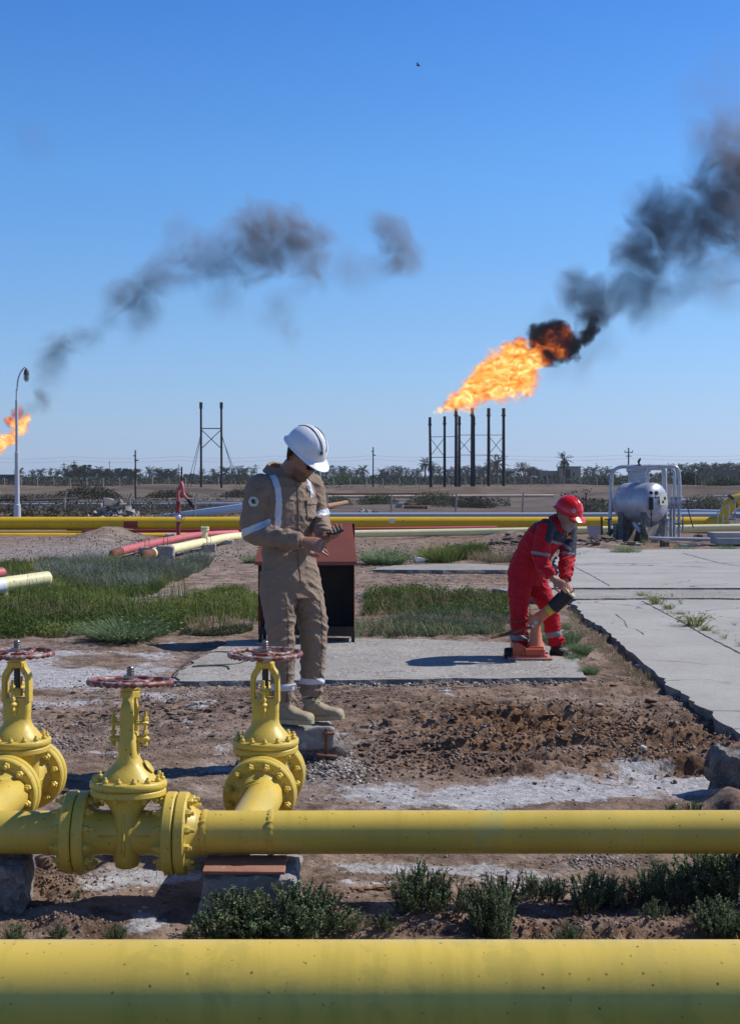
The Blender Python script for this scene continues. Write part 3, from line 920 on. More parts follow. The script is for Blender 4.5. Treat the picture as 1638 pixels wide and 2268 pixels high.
# plinth under the man
MX, MY = on_line(692, 7.95), 7.93
M_dblock = concrete('dark_broken_concrete', (.10, .09, .08), (.17, .155, .14), (.05, .045, .04), 6, agg=.7)
pst = thing('concrete_plinth', 'crumbling concrete plinth with rusted angle iron under the boots of the man in beige', 'plinth', (MX, MY, 0))
rough_block('plinth_base', (MX + .03, MY + .02, .04), (.27, .30, .22), 21, M_dblock, .05, .2, parent=pst)
rough_block('plinth_cap', (MX - .055, MY, .178), (.33, .34, .14), 22, M_block, .012, .15, parent=pst)
b = MB()
b.box((MX + .085, MY - .18, .16), (.018, .012, .17), bev=.002); b.box((MX + .10, MY - .165, .215), (.06, .06, .012), rot=(0, 0, .2), bev=.002)
b.box((MX + .09, MY - .19, .088), (.12, .05, .014), rot=(0, .1, .1), bev=.002)
b.build('angle_iron', M_rust, pst)
o = rough_block('concrete_lump', (on_line(1652, 7.1), 7.15, .08), (.24, .26, .30), 23, M_dblock, .07, .3)
tag(o, 'dark broken concrete lump at the right edge beside the salt crust', 'rubble')
# plank and sticks
def driftwood(px, py, L, r, a, seed, lab, nm='wood_scrap', cat='wood'):
    c = gp(px, py); c.z = hz(c.x, c.y) + r * .8
    m = MB(); rnd = random.Random(seed); pts = []; rads = []
    for k in range(9):
        f = k / 8 - .5
        pts.append(c + Vector((math.cos(a) * f * L, math.sin(a) * f * L, rnd.uniform(-.15, .3) * r)))
        rads.append(r * rnd.uniform(.75, 1.1) * (1 - .5 * abs(f * 2) ** 4))
    m.tube(pts, rads, 7, flat=(1.3, .7))
    return tag(m.build(nm, M_wood, smooth=False), lab, cat)
driftwood(822, 1972, .165, .014, .25, 1, 'splintered brown wood scrap lying on the ground behind the front pipe')
driftwood(1020, 1528, .30, .006, -.3, 2, 'thin dry stick on the brown dirt below the concrete pad', 'stick', 'stick')
# cable loop on the pad
m = MB()
pp = [(398, 1506), (388, 1500), (400, 1475), (440, 1448), (480, 1442), (530, 1446), (548, 1458), (535, 1468), (500, 1472), (430, 1474), (425, 1477), (470, 1474), (505, 1475), (508, 1482)]
pts = [gp(x, y, .039) for x, y in pp]
pts = bend(pts, .2, 5)
m.tube(pts, .0055, 6)
tag(m.build('cable', M_dsteel), 'dark cable lying in a loop on the concrete pad left of the cabinet', 'cable')
# ------------------------------------------------------------------ middle distance: pipes
def run(name, pts, r, mat, label=None, cat='pipe', seg=20, parent=None, bendr=0.0, caps=True):
    m = MB()
    P = [p if isinstance(p, Vector) else at(*p) for p in pts]
    if bendr: P = bend(P, bendr, 7)
    m.tube(P, r, seg, caps)
    o = m.build(name, mat, parent)
    if label: tag(o, label, cat)
    return o
# thick yellow pipe across the whole view, with the rise at the right edge
t_ = thing('yellow_trunk_pipe', 'thick bright yellow pipe crossing the whole view behind both men', 'pipe', at(819, 1159, 41))
run('pipe_run', [(-420, 1159, 41), (1598, 1159, 41)], .195, M_yfar, parent=t_, seg=36)
run('riser', [(1589, 1159, 41), (1600, 1158, 41), (1611, 1120, 41), (1632, 1106, 41), (1760, 1104, 41)], .19, M_yfar, parent=t_, seg=28, bendr=.4)
m = MB(); a = at(1620, 1111, 41); m.lathe([(.24, 0), (.24, .05)], 24, a, (.8, 0, .5)); m.build('flange', M_dsteel, t_)
m = MB(); a = at(292, 1159, 41); m.box((a.x, a.y - .185, a.z - .03), (.42, .03, .20)); m.build('patch', M_dred, t_)
run('lower_yellow_pipe', [(-420, 1188, 39), (560, 1187, 39), (610, 1187, 39.5)], .088, M_yfar, 'lower thin yellow pipe half buried beneath the thick yellow one at left')
run('yellow_service_pipe', [(-420, 1178, 38.4), (184, 1178, 38.4)], .028, M_yfar, 'very thin yellow line just above the lower yellow pipe at the left', 'pipe', 10)
run('dark_red_pipe', [(184, 1177, 38.4), (760, 1173, 38.6), (1330, 1170, 39)], .048, M_dred, 'thin dark red pipe running under the thick yellow pipe', 'pipe', 12)
run('pipe_shade_tube', [(150, 1176, 42.3), (1400, 1170, 42.6)], .10, M_dark, 'dark tube added as the shade under the thick yellow pipe', 'pipe', 12)  # dark tube added where only shade lies below the trunk pipe
# cream and red pipes that turn down into the ground
def stub(label, pts, r, mat, eb, gr, group=None):
    t = thing('cream_pipe' if mat is M_cream else 'red_pipe', label, 'pipe', at(*eb))
    run('pipe_run', pts, r, mat, parent=t, seg=24, bendr=1.2)
    e = at(*eb); q = at(*pts[0])
    d = (e - q).normalized()
    g = gp(*gr); g.z = -.1
    g = Vector((e.x + d.x * .09, e.y + d.y * .09, -.1))
    m = MB(); pp = bend([q, e + d * .07, Vector((g.x, g.y, e.z - .17))], .19, 8)
    m.tube(pp, r * 1.02, 22); m.build('elbow', M_rust, t)
    m = MB(); m.cyl(Vector((g.x, g.y, e.z - .165)), g, r * 1.03, seg=22); m.build('stub', M_black, t)
    return t
cr = stub('long cream pipe bending toward the left and diving into the ground, nearer of two', [(336, 1226, 27.3), (439, 1203.5, 31), (507, 1189, 34.5), (560, 1185.5, 37), (1000, 1179, 37.9), (1640, 1168, 38.2), (2300, 1160, 38.2)], .100, M_cream, (322, 1229, 27.0), (318, 1252))
stub('faded red pipe running behind the cream one and diving into the ground', [(266, 1221, 27.6), (338, 1203, 31), (439, 1184, 37), (600, 1177, 39.9), (1100, 1171, 40.2)], .086, M_red, (252, 1226, 27.2), (248, 1252))
# flanged riser on the cream pipe
m = MB(); a = at(454, 1196, 31.6)
m.lathe([(.10, -.05), (.085, .06), (.055, .15), (.055, .22), (.10, .225), (.10, .26), (.045, .262), (.045, .27), (.10, .272), (.10, .30)], 24, a, (0, 0, 1))
for k in range(8): m.cyl(a + Vector((.078 * math.cos(k * PI / 4), .078 * math.sin(k * PI / 4), .20)), a + Vector((.078 * math.cos(k * PI / 4), .078 * math.sin(k * PI / 4), .325)), .009, seg=6)
m.build('flanged_riser', M_cream, cr)
for i, (px, py, Y, sx, sz, lab) in enumerate([(368, 1243, 27.6, .33, .34, 'dark concrete lump with wire hoop under the end of the cream pipe'), (327, 1240, 28.6, .35, .26, 'dark concrete lump between the ends of the red and cream pipes'), (463, 1222, 31.2, .30, .22, 'small dark concrete lump under the flanged riser of the cream pipe'), (503, 1199, 33.8, .33, .18, 'grey concrete block where the cream pipe meets its long run')]):
    c = at(px, py, Y)
    t = thing('pipe_anchor', lab, 'concrete block', (c.x, c.y, 0))
    rough_block('concrete_block', (c.x, c.y, sz / 2 - .03), (sx, .35, sz), 60 + i, M_block if i < 3 else M_greyconc, .03, .1, parent=t)
    if i < 3:
        m = MB(); m.tube(bend([(c.x - .05, c.y - .05, sz - .05), (c.x - .035, c.y - .05, sz + .17), (c.x + .035, c.y - .05, sz + .17), (c.x + .05, c.y - .05, sz - .05)], .05, 5), .006, 6); m.build('wire_hoop', M_rust, t)
# pair of pipes at the left edge
t = thing('cream_pipe', 'short cream pipe end at the left edge above the green weeds', 'pipe', at(60, 1288, 18))
run('pipe_run', [(-260, 1332, 16.6), (104, 1281, 18.4)], .098, M_cream, parent=t, seg=28)
e = at(104, 1281, 18.4)
m = MB(); m.sphere(e + Vector((.0, 0, 0)), .0975, 24, 14, (.75, 1, 1)); m.build('end_cap', M_cream, t)
m = MB(); q = at(12, 1296, 17.9); m.cyl(q, (q.x, q.y, -.05), .045, seg=14); m.lathe([(.11, 0), (.11, .03)], 16, (q.x, q.y, .02), (0, 0, 1)); m.build('support_leg', M_cream, t)
m = MB(); q = at(0, 1298, 17.8); dd = (at(104, 1281, 18.4) - at(-260, 1332, 16.6)).normalized()
m.lathe([(.0995, -.085), (.0995, .05)], 28, q, dd); m.build('white_band', M_white, t)
m = MB(); u_, v_, d_ = frame_of(dd)
pts = []
for k in range(9):
    f = (k / 8 - .5) * 2
    ang = math.radians(205 + 28 * f)
    # mark painted round the front of the white band
    base = q + dd * (.012 + .030 * math.sqrt(max(0, 1 - f * f)))
    pts.append(base + (Vector((0, 0, 1)) * math.sin(math.radians(10 + 38 * f)) + Vector((0, -1, 0)) * math.cos(math.radians(10 + 38 * f))) * .0985)
m.tube(pts, .006, 6); m.build('painted_mark', M_black, t)
t = thing('red_pipe', 'short faded red pipe end behind the cream one at the left edge', 'pipe', at(0, 1270, 19.2))
run('pipe_run', [(-200, 1296, 18), (5, 1269, 19.4)], .082, M_red, parent=t, seg=24)
m = MB(); m.sphere(at(5, 1269, 19.4), .081, 20, 12, (.9, 1, 1)); m.build('end_cap', M_rust, t)

# fire monitor: red riser with curved delivery pipe
HY = 36.6
t = thing('fire_monitor', 'red fire water riser with white valve and curved nozzle pipe', 'fire monitor', gp(395, 1192))
ax = at(395, 1150, HY).x
def hz_(py): return at(395, py, HY).z
m = MB()
m.cyl((ax, HY, hz_(1196)), (ax, HY, hz_(1157)), .052, seg=18)
m.lathe([(.085, -.014), (.085, .014)], 20, (ax, HY, hz_(1157)), (0, 0, 1))
m.build('riser', M_dred, t); m = MB()
m.cyl((ax, HY, hz_(1135)), (ax, HY, hz_(1110)), .055, seg=18); m.lathe([(.085, -.014), (.085, .014)], 20, (ax, HY, hz_(1135)), (0, 0, 1)); m.lathe([(.085, -.02), (.085, .02)], 20, (ax, HY, hz_(1117)), (0, 0, 1)); m.lathe([(.08, -.015), (.08, .015)], 20, (ax, HY, hz_(1112)), (0, 0, 1))
m.build('riser', M_dred, t)
m = MB()
m.tube(bend([(ax, HY, hz_(1110)), (ax - .01, HY, hz_(1083)), (ax + .045, HY, hz_(1081)), at(401.5, 1066, HY), at(404.5, 1078, HY - .1), at(405.5, 1095, HY - .1), at(418, 1108, HY - .2)], .10, 6), [.055] * 60 if False else .045, 16)
m.build('delivery_pipe', M_red, t)
m = MB(); a, b = at(417, 1107, HY - .2), at(429, 1122, HY - .3); m.cyl(a, a.lerp(b, .4), .05, .065, 14); m.cyl(a.lerp(b, .4), b, .055, .05, 14); m.lathe([(.075, -.02), (.075, .02)], 14, a.lerp(b, .5), (b - a)); m.build('nozzle', M_black, t)
m = MB(); m.sphere((ax, HY, hz_(1146)), .085, 18, 12, (1, 1, .95)); m.build('valve_body', M_white, t)
m = MB(); m.torus(at(405, 1146, HY - .02), (1, -.35, 0), .09, .009, 28, 8); m.cyl((ax, HY, hz_(1146)), at(405, 1146, HY - .02), .014); m.build('valve_handwheel', M_dsteel, t)
m = MB(); a = at(402.5, 1067, HY); m.cyl(a, at(402.5, 1034, HY), .022, seg=10); m.build('lever_rod', M_dark, t)
o = rough_block('concrete_block', at(378, 1190, 37.2), (.25, .25, .2), 31, M_greyconc, .02)
tag(o, 'small grey concrete block beside the foot of the red fire riser', 'concrete block')

# white wrapped pipe and the one beyond
def wrapped(name, c1, c2):
    m = bpy.data.materials.new(name); t, bs, out = nodes_of(m)
    P = coordn(t, 'World')
    wv = t.nodes.new('ShaderNodeTexWave'); wv.bands_direction = 'DIAGONAL'; wv.inputs['Scale'].default_value = 6; wv.inputs['Distortion'].default_value = .6
    t.links.new(P, wv.inputs['Vector'])
    t.links.new(mix(t, ramp(t, wv.outputs['Fac'], [(.3, 0), (.7, 1)]), c1, c2), bs.inputs['Base Color'])
    bs.inputs['Roughness'].default_value = .6
    return m
M_wrap = wrapped('white_wrapping', (.68, .71, .76), (.58, .62, .69))
run('white_wrapped_pipe', [(322, 1152, 58), (560, 1122, 47), (640, 1112, 44), (655, 1118, 44), (660, 1150, 44)], .155, M_wrap, 'white wrapped pipe slanting up behind the fire riser toward the man in beige', seg=20, bendr=.3)
run('blue_grey_pipe', [(560, 1142, 46), (2000, 1141, 47)], .10, wrapped('blue_wrapping', (.36, .41, .50), (.25, .29, .36)), 'blue-grey mesh-wrapped pipe just behind the thick yellow pipe')
run('white_side_pipe', [(1465, 1132, 52), (1640, 1136, 47), (1900, 1139, 44)], .09, M_wrap, 'pale wrapped pipe behind the silver tank valves at right')
run('elevated_white_pipe', [(1578, 1099, 60), (1760, 1098, 60)], .05, M_silver, 'thin silver pipe raised behind the stairs at the right edge', seg=10)
run('grey_pipeline', [(-200, 1118, 62), (300, 1117, 62), (700, 1115, 62)], .065, M_grayp, 'grey pipe on low concrete posts behind the rubble heap', seg=12)
run('thin_grey_pipe', [(45, 1111.5, 66), (700, 1110, 66)], .028, M_grayp, 'thin grey pipe just above the grey pipe on posts', seg=8)
run('black_hose', [(-60, 1108, 78), (60, 1107.5, 78), (130, 1105, 80), (173, 1104, 82)], .075, M_dark, 'black hose lying beyond the lamp post', 'hose', seg=8)
run('rusty_bent_pipe', [(-60, 1128, 57), (40, 1129, 57), (62, 1141, 55), (110, 1141, 55)], .12, M_rust, 'rusty bent pipe behind the foot of the lamp post', seg=14, bendr=.5)
run('pale_long_pipe', [(560, 1102, 104), (775, 1100, 106), (1225, 1098, 110)], .115, paint('pale_old_pipe', (.52, .43, .34), (.40, .30, .24), .7, 1.0, bump=0), 'long pale pipe lying on the flat ground in front of the flare stacks', seg=12)
run('thin_dark_pipe', [(700, 1094.5, 128), (960, 1093.5, 128)], .08, M_rust, 'thin rusty pipe on the ground left of the flare stack base', seg=8)
run('orange_pipe', [(722, 1121, 72), (745, 1117, 74), (767, 1113, 75)], .13, paint('flaking_orange', (.42, .17, .08), (.30, .21, .15), .7, 2.0, bump=0), 'short flaking orange pipe on the ground right of the man in beige', seg=12)
for px, Y, z1, lab in ((57, 62, 1118, 'leftmost'), (85, 62, 1118, 'second'), (312, 62, 1117, 'third'), (331, 61.9, 1117, 'fourth')):
    a = at(px, 1121, Y); m = MB(); m.box((a.x, a.y, a.z / 2 - .05), (.22 if px != 331 else .12, .25, a.z + .1), bev=.01)
    tag(m.build('pipe_post', M_greyconc), lab + ' low concrete post from the left under the grey pipe', 'post', 'low posts under the grey pipe')
# culvert rings
for i, (px, py, Y, r, lab) in enumerate([(899, 1126, 76, .33, 'dark open concrete ring left of the other pipe ends in the brush'), (926, 1127, 75, .30, 'dark open pipe end in the brush beyond the thick yellow pipe'), (942, 1130, 73, .27, 'short rusty white pipe piece next to the dark pipe end')]):
    c = at(px, py, Y); m = MB(); ax_ = Vector((-.25, 1, 0)) if i < 2 else Vector((-.9, .5, 0))
    m.lathe([(r * .86, .0), (r, 0), (r, 1.2), (r * .86, 1.2), (r * .86, 0.0)], 20, c, ax_, caps=False)
    m.build('pipe_ring', M_rust if i else M_block)
    tag(bpy.data.objects[[o.name for o in COL.objects][-1]], lab, 'pipe section')

# rubble heap
def heap(name, c, rx, ry, h, n, seed, mat, smin, smax, label):
    rnd = random.Random(seed); m = MB()
    for i in range(n):
        a = rnd.uniform(0, 2 * PI); q = math.sqrt(rnd.random())
        x = math.cos(a) * q; y = math.sin(a) * q
        z = h * max(0, 1 - q) ** .9 * rnd.uniform(.75, 1.05)
        s = rnd.uniform(smin, smax) * (1 + .7 * (rnd.random() < .08))
        rot = Euler((rnd.uniform(-1, 1), rnd.uniform(-1, 1), rnd.uniform(0, 3))).to_matrix()
        pts = [rot @ Vector((rnd.uniform(-1, 1) * s, rnd.uniform(-1, 1) * s, rnd.uniform(-1, 1) * s * .45)) for _ in range(9)]
        m.hull([p + Vector((c.x + x * rx, c.y + y * ry, z + c.z)) for p in pts])
    o = m.build(name, mat, smooth=False)
    tag(o, label, 'rubble', kind='stuff')
    return o
c = gp(250, 1150); c = Vector((at(250, 1150, 46).x, 46.5, -.02))
heap('rubble', c, 1.35, .9, .98, 420, 4, M_rubble, .05, .15, 'heap of broken concrete behind the thick yellow pipe at left')
m = MB(); rnd = random.Random(8)
for (dx, dz, s) in ((-.1, .86, .30), (.1, .92, .18), (.30, .75, .18), (-.4, .62, .20), (.55, .55, .17)):
    m.hull([Vector((c.x + dx + rnd.uniform(-1, 1) * s, c.y - .25 + rnd.uniform(-1, 1) * s, dz + rnd.uniform(-1, 1) * s * .6)) for _ in range(12)])
tag(m.build('concrete_chunk', M_rubble, smooth=False), 'large pale broken slabs on top of the rubble heap', 'rubble', kind='stuff')
c = Vector((at(795, 1150, 50).x, 50, 0))
heap('rubble', Vector((at(810, 1148, 50).x, 50, 0)), 1.0, .5, .66, 90, 9, M_rubble, .04, .11, 'small broken concrete pieces behind the thick yellow pipe, right of the man in beige')
m = MB(); a = at(868, 1153, 40.8); rnd = random.Random(5)
m.hull([a + Vector((rnd.uniform(-.12, .12), -.02 + rnd.uniform(-.02, .02), rnd.uniform(-.09, .06))) for _ in range(8)])
tag(m.build('plastic_bag', M_white, smooth=False), 'white plastic scrap caught on the thick yellow pipe', 'plastic bag')
# long low dirt clods near the pipes
def clods(name, cx_, cy_, rx, ry, n, seed, mat, s0, s1, label, hh=.1):
    rnd = random.Random(seed); m = MB()
    for i in range(n):
        px = cx_ + rnd.gauss(0, .5) * rx; py = cy_ + rnd.gauss(0, .5) * ry
        p = gp(px, py); p.z = hz(p.x, p.y)
        s = rnd.uniform(s0, s1) * p.y / 30
        m.hull([p + Vector((rnd.uniform(-1, 1) * s * 1.4, rnd.uniform(-1, 1) * s, rnd.uniform(-.3, 1) * s * .8)) for _ in range(9)])
    return tag(m.build(name, mat, smooth=False), label, 'dirt', kind='stuff')
M_clod = paint('dry_soil', (.13, .095, .075), (.20, .155, .125), .95, 6, bump=.5, bscale=40, space='World', spec=.1)
M_clodr = paint('rusty_soil', (.135, .07, .036), (.20, .115, .065), .95, 6, bump=.5, bscale=40, space='World', spec=.1)
clods('dirt_clods', 1195, 1188, 45, 5, 70, 1, M_clod, .04, .12, 'dark clods of earth in front of the long cream pipe')
clods('dirt_clods', 1140, 1205, 70, 6, 60, 2, M_clod, .04, .12, 'dark clods of earth left of the man in red')
clods('dirt_clods', 340, 1240, 60, 8, 60, 3, M_clod, .04, .11, 'dark clods of earth round the buried pipe ends')
clods('dirt_clods', 1330, 1208, 50, 5, 50, 4, M_clod, .04, .12, 'dark clods of earth below the pinkish sheet')

# ------------------------------------------------------------------ lamp post
LY = 44.0
t = thing('lamp_post', 'grey steel lamp post with bent top and caged lamp at the left edge', 'lamp post', (at(39, 1145, LY).x, LY, 0))
M_post = paint('galvanised_post', (.50, .54, .60), (.42, .46, .52), .45, 1.2, spots=(.25, .25, .27), spot_scale=9, spot_amt=.72, bump=0)
lx = at(39, 1145, LY).x
zz = lambda py: at(39, py, LY).z
m = MB()
m.lathe([(.115, 0), (.11, zz(1118)), (.085, zz(1117)), (.075, zz(1116.5)), (.070, zz(1002)), (.050, zz(1001)), (.047, zz(886)), (.030, zz(885)), (.026, zz(862))], 20, (lx, LY, 0), (0, 0, 1))
m.build('post', M_post, t)
m = MB(); pts = [(39, 864), (39, 850), (41, 838), (45, 827), (50, 819), (56, 813), (58.5, 815)]
m.tube([at(x, y, LY) for x, y in pts], [.026, .025, .025, .024, .024, .024, .02], 10); m.build('arm', M_post, t)
m = MB(); a = at(59, 832, LY)
m.lathe([(.02, .24), (.05, .20), (.075, .16), (.08, .10), (.09, .06), (.09, .03), (.06, .02)], 18, a, (0, 0, 1)); hd = m.build('lamp_housing', M_dsteel, t)
gl = bpy.data.materials.new('lamp_glass'); t2, bs, out = nodes_of(gl); bs.inputs['Base Color'].default_value = (.32, .30, .20, 1); bs.inputs['Roughness'].default_value = .15
m = MB(); m.lathe([(.03, -.16), (.055, -.12), (.062, -.02), (.058, .03)], 16, a, (0, 0, 1)); m.build('lamp_glass', gl, t)
m = MB()
for k in range(6):
    q = k * PI / 3; e = Vector((math.cos(q), math.sin(q), 0))
    m.tube([a + e * .085 + Vector((0, 0, .05)), a + e * .085 + Vector((0, 0, -.12)), a + e * .04 + Vector((0, 0, -.19)), a + Vector((0, 0, -.2))], .006, 5)
for z in (-.02, -.09): m.torus(a + Vector((0, 0, z)), (0, 0, 1), .086, .006, 18, 5)
m.build('lamp_cage', M_dsteel, t)

# ------------------------------------------------------------------ fences
M_fpost = concrete('fence_concrete', (.30, .26, .23), (.40, .35, .31), (.14, .10, .08), 3)
cols_ = [(-4, 'rusty'), (143, 'leaning'), (287, ''), (432, ''), (723, ''), (866, ''), (1009, ''), (1157, ''), (1600, '')]
names_ = ['fence post at the left edge beside the rusty bent pipe', 'fence post with bent tip, left of the rubble heap', 'fence post with bent tip, on the right of the rubble heap', 'slim fence post just right of the fire riser nozzle',
          'fence post just right of the man in beige', 'fence post behind the white scrap on the thick yellow pipe', 'fence post beyond the yellow pipe, below the middle flare stacks', 'fence post left of the man in red, below the rightmost flare stack', 'red and white tipped fence post beside the yellow bend at the right edge']
for (px, _), lab in zip(cols_, names_):
    Y = 52 if px != 432 else 46
    a = at(px, 1090, Y); m = MB()
    r = .045 if px not in (432, 1600) else .03
    m.tube([(a.x, Y, -.1), (a.x, Y, a.z * .5), (a.x + .02, Y, a.z - .18), (a.x + .10 * (px < 500), Y - .05, a.z)], [r, r * .95, r * .9, r * .7], 6)
    tag(m.build('fence_post', M_fpost, smooth=False), lab, 'fence post', 'fence posts behind the thick yellow pipe')
# chain-link mesh between them: crossing wires on a real grid
m = MB(); m2 = []
def wire_net(x0, x1, Y, z0, z1, step, th):
    V = []; Fc = []
    def bar(a, b):
        i = len(V); d = Vector(b) - Vector(a); n = Vector((0, 0, 1)) if abs(d.normalized().z) < .9 else Vector((1, 0, 0))
        s = d.cross(Vector((0, 1, 0))).normalized() * th
        k = Vector((0, th, 0))
        for p in (a, b):
            for e in (s + k, s * -1 + k, s * -1 - k, s - k): V.append(Vector(p) + e)
        for j in range(4): Fc.append((i + j, i + (j + 1) % 4, i + 4 + (j + 1) % 4, i + 4 + j))
    h = z1 - z0; x = x0 - h
    while x < x1:
        bar((x, Y, z0), (x + h, Y, z1)); bar((x + h, Y + .004, z0), (x, Y + .004, z1)); x += step
    for z in (z0, (z0 + z1) / 2, z1): bar((x0, Y - .01, z), (x1, Y - .01, z))
    return V, Fc
V, Fc = wire_net(at(-40, 1140, 52).x, at(1700, 1140, 52).x, 52, .02, .80, .11, .0022)
o = np_mesh('chain_link_fence', V, Fc, M_fpost); tag(o, 'rusty chain-link netting between the fence posts behind the thick yellow pipe', 'fence')
# the far fence
fi = 0
px = 10.6
fm = MB(); Yf = 196
fm.tube([(0, 0, 0), (0, 0, 1.25), (-.12, 0, 1.55)], [.07, .06, .05], 5)
far_post = fm.build('far_fence_post', M_fpost, smooth=False)
first = True
for k in range(45):
    px = 10.6 + 36.4 * k
    if px > 1645: break
    o = far_post if first else far_post.copy()
    if not first: COL.objects.link(o)
    first = False
    a = at(px, 1070, Yf); o.location = (a.x, Yf, .12 + hz(a.x, Yf) * .5)
    seg_ = 'left of the twin-mast tower' if px < 440 else ('between the twin-mast tower and the flare stacks' if px < 950 else ('behind the flare stacks' if px < 1130 else 'right of the flare stacks'))
    tag(o, 'thin pale far fence post ' + seg_, 'fence post', 'far fence posts ' + seg_)

# ------------------------------------------------------------------ masts, poles, flare stacks
TY = 168
t = thing('guyed_twin_mast', 'dark twin-mast frame with cross bracing and guy wires, left of the man in beige', 'mast', (at(468, 1092, TY).x, TY, 0))
m = MB(); za = lambda py, Y=TY: at(468, py, Y).z
xa, xb = at(445.5, 1000, TY).x, at(490.5, 1000, TY).x
for x in (xa, xb):
    m = MB(); m.cyl((x, TY, -.3), (x, TY, za(892)), .15, .13, 10); m.cyl((x, TY, za(905)), (x, TY, za(891)), .20, seg=10); m.build('mast', M_dark, t)
m = MB()
m.cyl((xa, TY, za(949)), (xb, TY, za(949)), .06, seg=8); m.cyl((xa, TY, za(951)), (xb, TY, za(994)), .05, seg=8); m.cyl((xb, TY + .08, za(951)), (xa, TY + .08, za(994)), .05, seg=8)
m.build('cross_brace', M_dark, t)
for (x, z, gx, dy) in ((xa, 960, 412, 0), (xa, 965, 421, 8), (xb, 960, 528, 0), (xb, 965, 536, 8)):
    m = MB(); e = gp(gx, 1093); m.cyl((x, TY, za(z)), (at(gx, 1090, TY + dy).x, TY + dy, 0), .035, seg=5); m.build('guy_wire', M_dark, t)
# ordinary poles
for (px, py, Y, lab) in ((300, 997, 120, 'slim black pole on the left, in front of the palms'), (826, 990, 150, 'slim black pole between the two men'),):
    t = thing('utility_pole', lab, 'pole', (at(px, 1090, Y).x, Y, 0)); a = at(px, py, Y)
    m = MB(); m.cyl((a.x, Y, -.3), (a.x, Y, a.z), .085, .06, 8); m.build('pole', M_dark, t)
    m = MB(); m.box((a.x + .1, Y - .05, a.z - .9), (.35, .12, .10)); m.box((a.x - .08, Y, a.z - .5), (.2, .1, .1)); m.build('bracket', M_dark, t)
t = thing('utility_pole', 'power pole with two crossarms behind the silver tank', 'pole', (at(1391, 1090, 165).x, 165, 0)); a = at(1391, 992, 165)
m = MB(); m.cyl((a.x, 165, -.3), (a.x, 165, a.z), .11, .08, 8); m.build('pole', M_dark, t)
m = MB()
for dz, wd in ((.55, .75), (1.0, .55)): m.box((a.x, 165, a.z - dz), (wd * 1.3, .1, .09))
for dx in (-.45, .45): m.cyl((a.x + dx, 165, a.z - .55), (a.x + dx, 165, a.z - .3), .05, seg=6)
m.build('crossarm', M_dark, t)
# far lattice pylons and poles on the skyline
pyl = [(142, 1025, 1), (165, 1020, 1), (243, 1020, 0), (331, 1030, 0), (566, 1028, 1), (396, 1027, 0), (1190, 1040, 0), (1320, 1025, 0), (1503, 1027, 0), (1525, 1028, 0), (1586, 1025, 2), (876, 1030, 0), (737, 1031, 1), (1470, 1037, 0)]
for i, (px, py, kd) in enumerate(pyl):
    Y = 620 if kd == 1 else 520
    a = at(px, py, Y); m = MB()
    if kd == 1:
        for sx in (-1, 1): m.cyl((a.x + sx * 1.6, Y, 0), (a.x + sx * .15, Y, a.z), .11, seg=5)
        for k in range(5):
            z = a.z * (.15 + .17 * k); wd = 1.6 - 1.45 * (z / a.z)
            m.cyl((a.x - wd, Y, z), (a.x + wd * .8, Y, z + a.z * .14), .07, seg=4); m.cyl((a.x + wd, Y, z), (a.x - wd * .8, Y, z + a.z * .14), .07, seg=4)
        for q, wd in ((.78, 2.2), (.9, 1.6)): m.cyl((a.x - wd, Y, a.z * q), (a.x + wd, Y, a.z * q), .1, seg=4)
        o = m.build('power_pylon', M_dsteel)
        tag(o, ['small lattice pylon left of the tall lush trees', 'small lattice pylon just left of the tall lush trees', 'x', 'x', 'small lattice pylon beside the shoulder of the man in beige'][min(i, 4)] if i < 5 else 'small lattice pylon right of the white helmet', 'pylon', 'lattice pylons on the skyline')
        if i == 0: o['label'] = 'lattice pylon on the skyline just right of the lamp post'
        if i == 1: o['label'] = 'slim lattice pylon between the lamp post and the tall lush trees'
    else:
        m.cyl((a.x, Y, 0), (a.x, Y, a.z), .13, .09, 6)
        m.box((a.x, Y, a.z - 1.0), (1.9 if kd == 2 else .7, .2, .16))
        o = m.build('skyline_pole', M_dsteel)
        sg = 'left of the man in beige' if px < 600 else ('between the two men' if px < 1150 else ('just left of the silver tank' if px < 1400 else 'right of the silver tank'))
        tag(o, 'thin far pole standing above the trees, ' + sg, 'pole', 'thin skyline poles ' + sg)

SY = 187
fs = [(951.5, 924, 0, 186, 'leftmost, short'), (984, 922, 0, 186, 'second from the left, short'), (1009.5, 904, 1, 190, 'third, tall'), (1016.5, 922, 0, 184, 'short one hugging the third'), (1045, 904, 1, 190, 'fourth tall one beside the widest'), (1081.5, 904, 1, 190, 'second from the right, tall'), (1114.5, 904, 1, 190, 'rightmost, tall'), (1048.5, 922, 0, 184, 'short one hugging the fourth tall')]
labs = ['leftmost short flare stack, under the tip of the flame', 'second short flare stack from the left', 'leftmost of the tall flare stacks', 'short flare stack standing close to the leftmost tall one', 'second tall flare stack, in the middle of the row', 'third tall flare stack, second from the right', 'rightmost tall flare stack', 'short flare stack half hidden by the middle tall one']
STK = []
for (px, py, tall, Y, _), lab in zip(fs, labs):
    a = at(px, py, Y); q = at(px + (2 if px < 960 else 0), 1088, Y)
    t = thing('flare_stack', lab, 'flare stack', (q.x, Y, 0), group='black flare stacks')
    r = .21 if tall else .17
    m = MB(); m.tube([(q.x, Y, -.2), (a.x, Y, a.z - 1.0)], [r * 1.25, r * .95], 12); m.cyl((q.x, Y, -.1), (q.x, Y, .3), r * 1.9, seg=12); m.build('stack', M_dark, t)
    m = MB(); m.cyl((a.x, Y, a.z - 1.2), (a.x, Y, a.z), r * 1.12, seg=12); m.cyl((a.x, Y, a.z - 1.1), (a.x, Y, a.z - .95), r * 1.6, seg=12); m.build('burner_tip', M_dark, t)
    STK.append((a.x, Y))
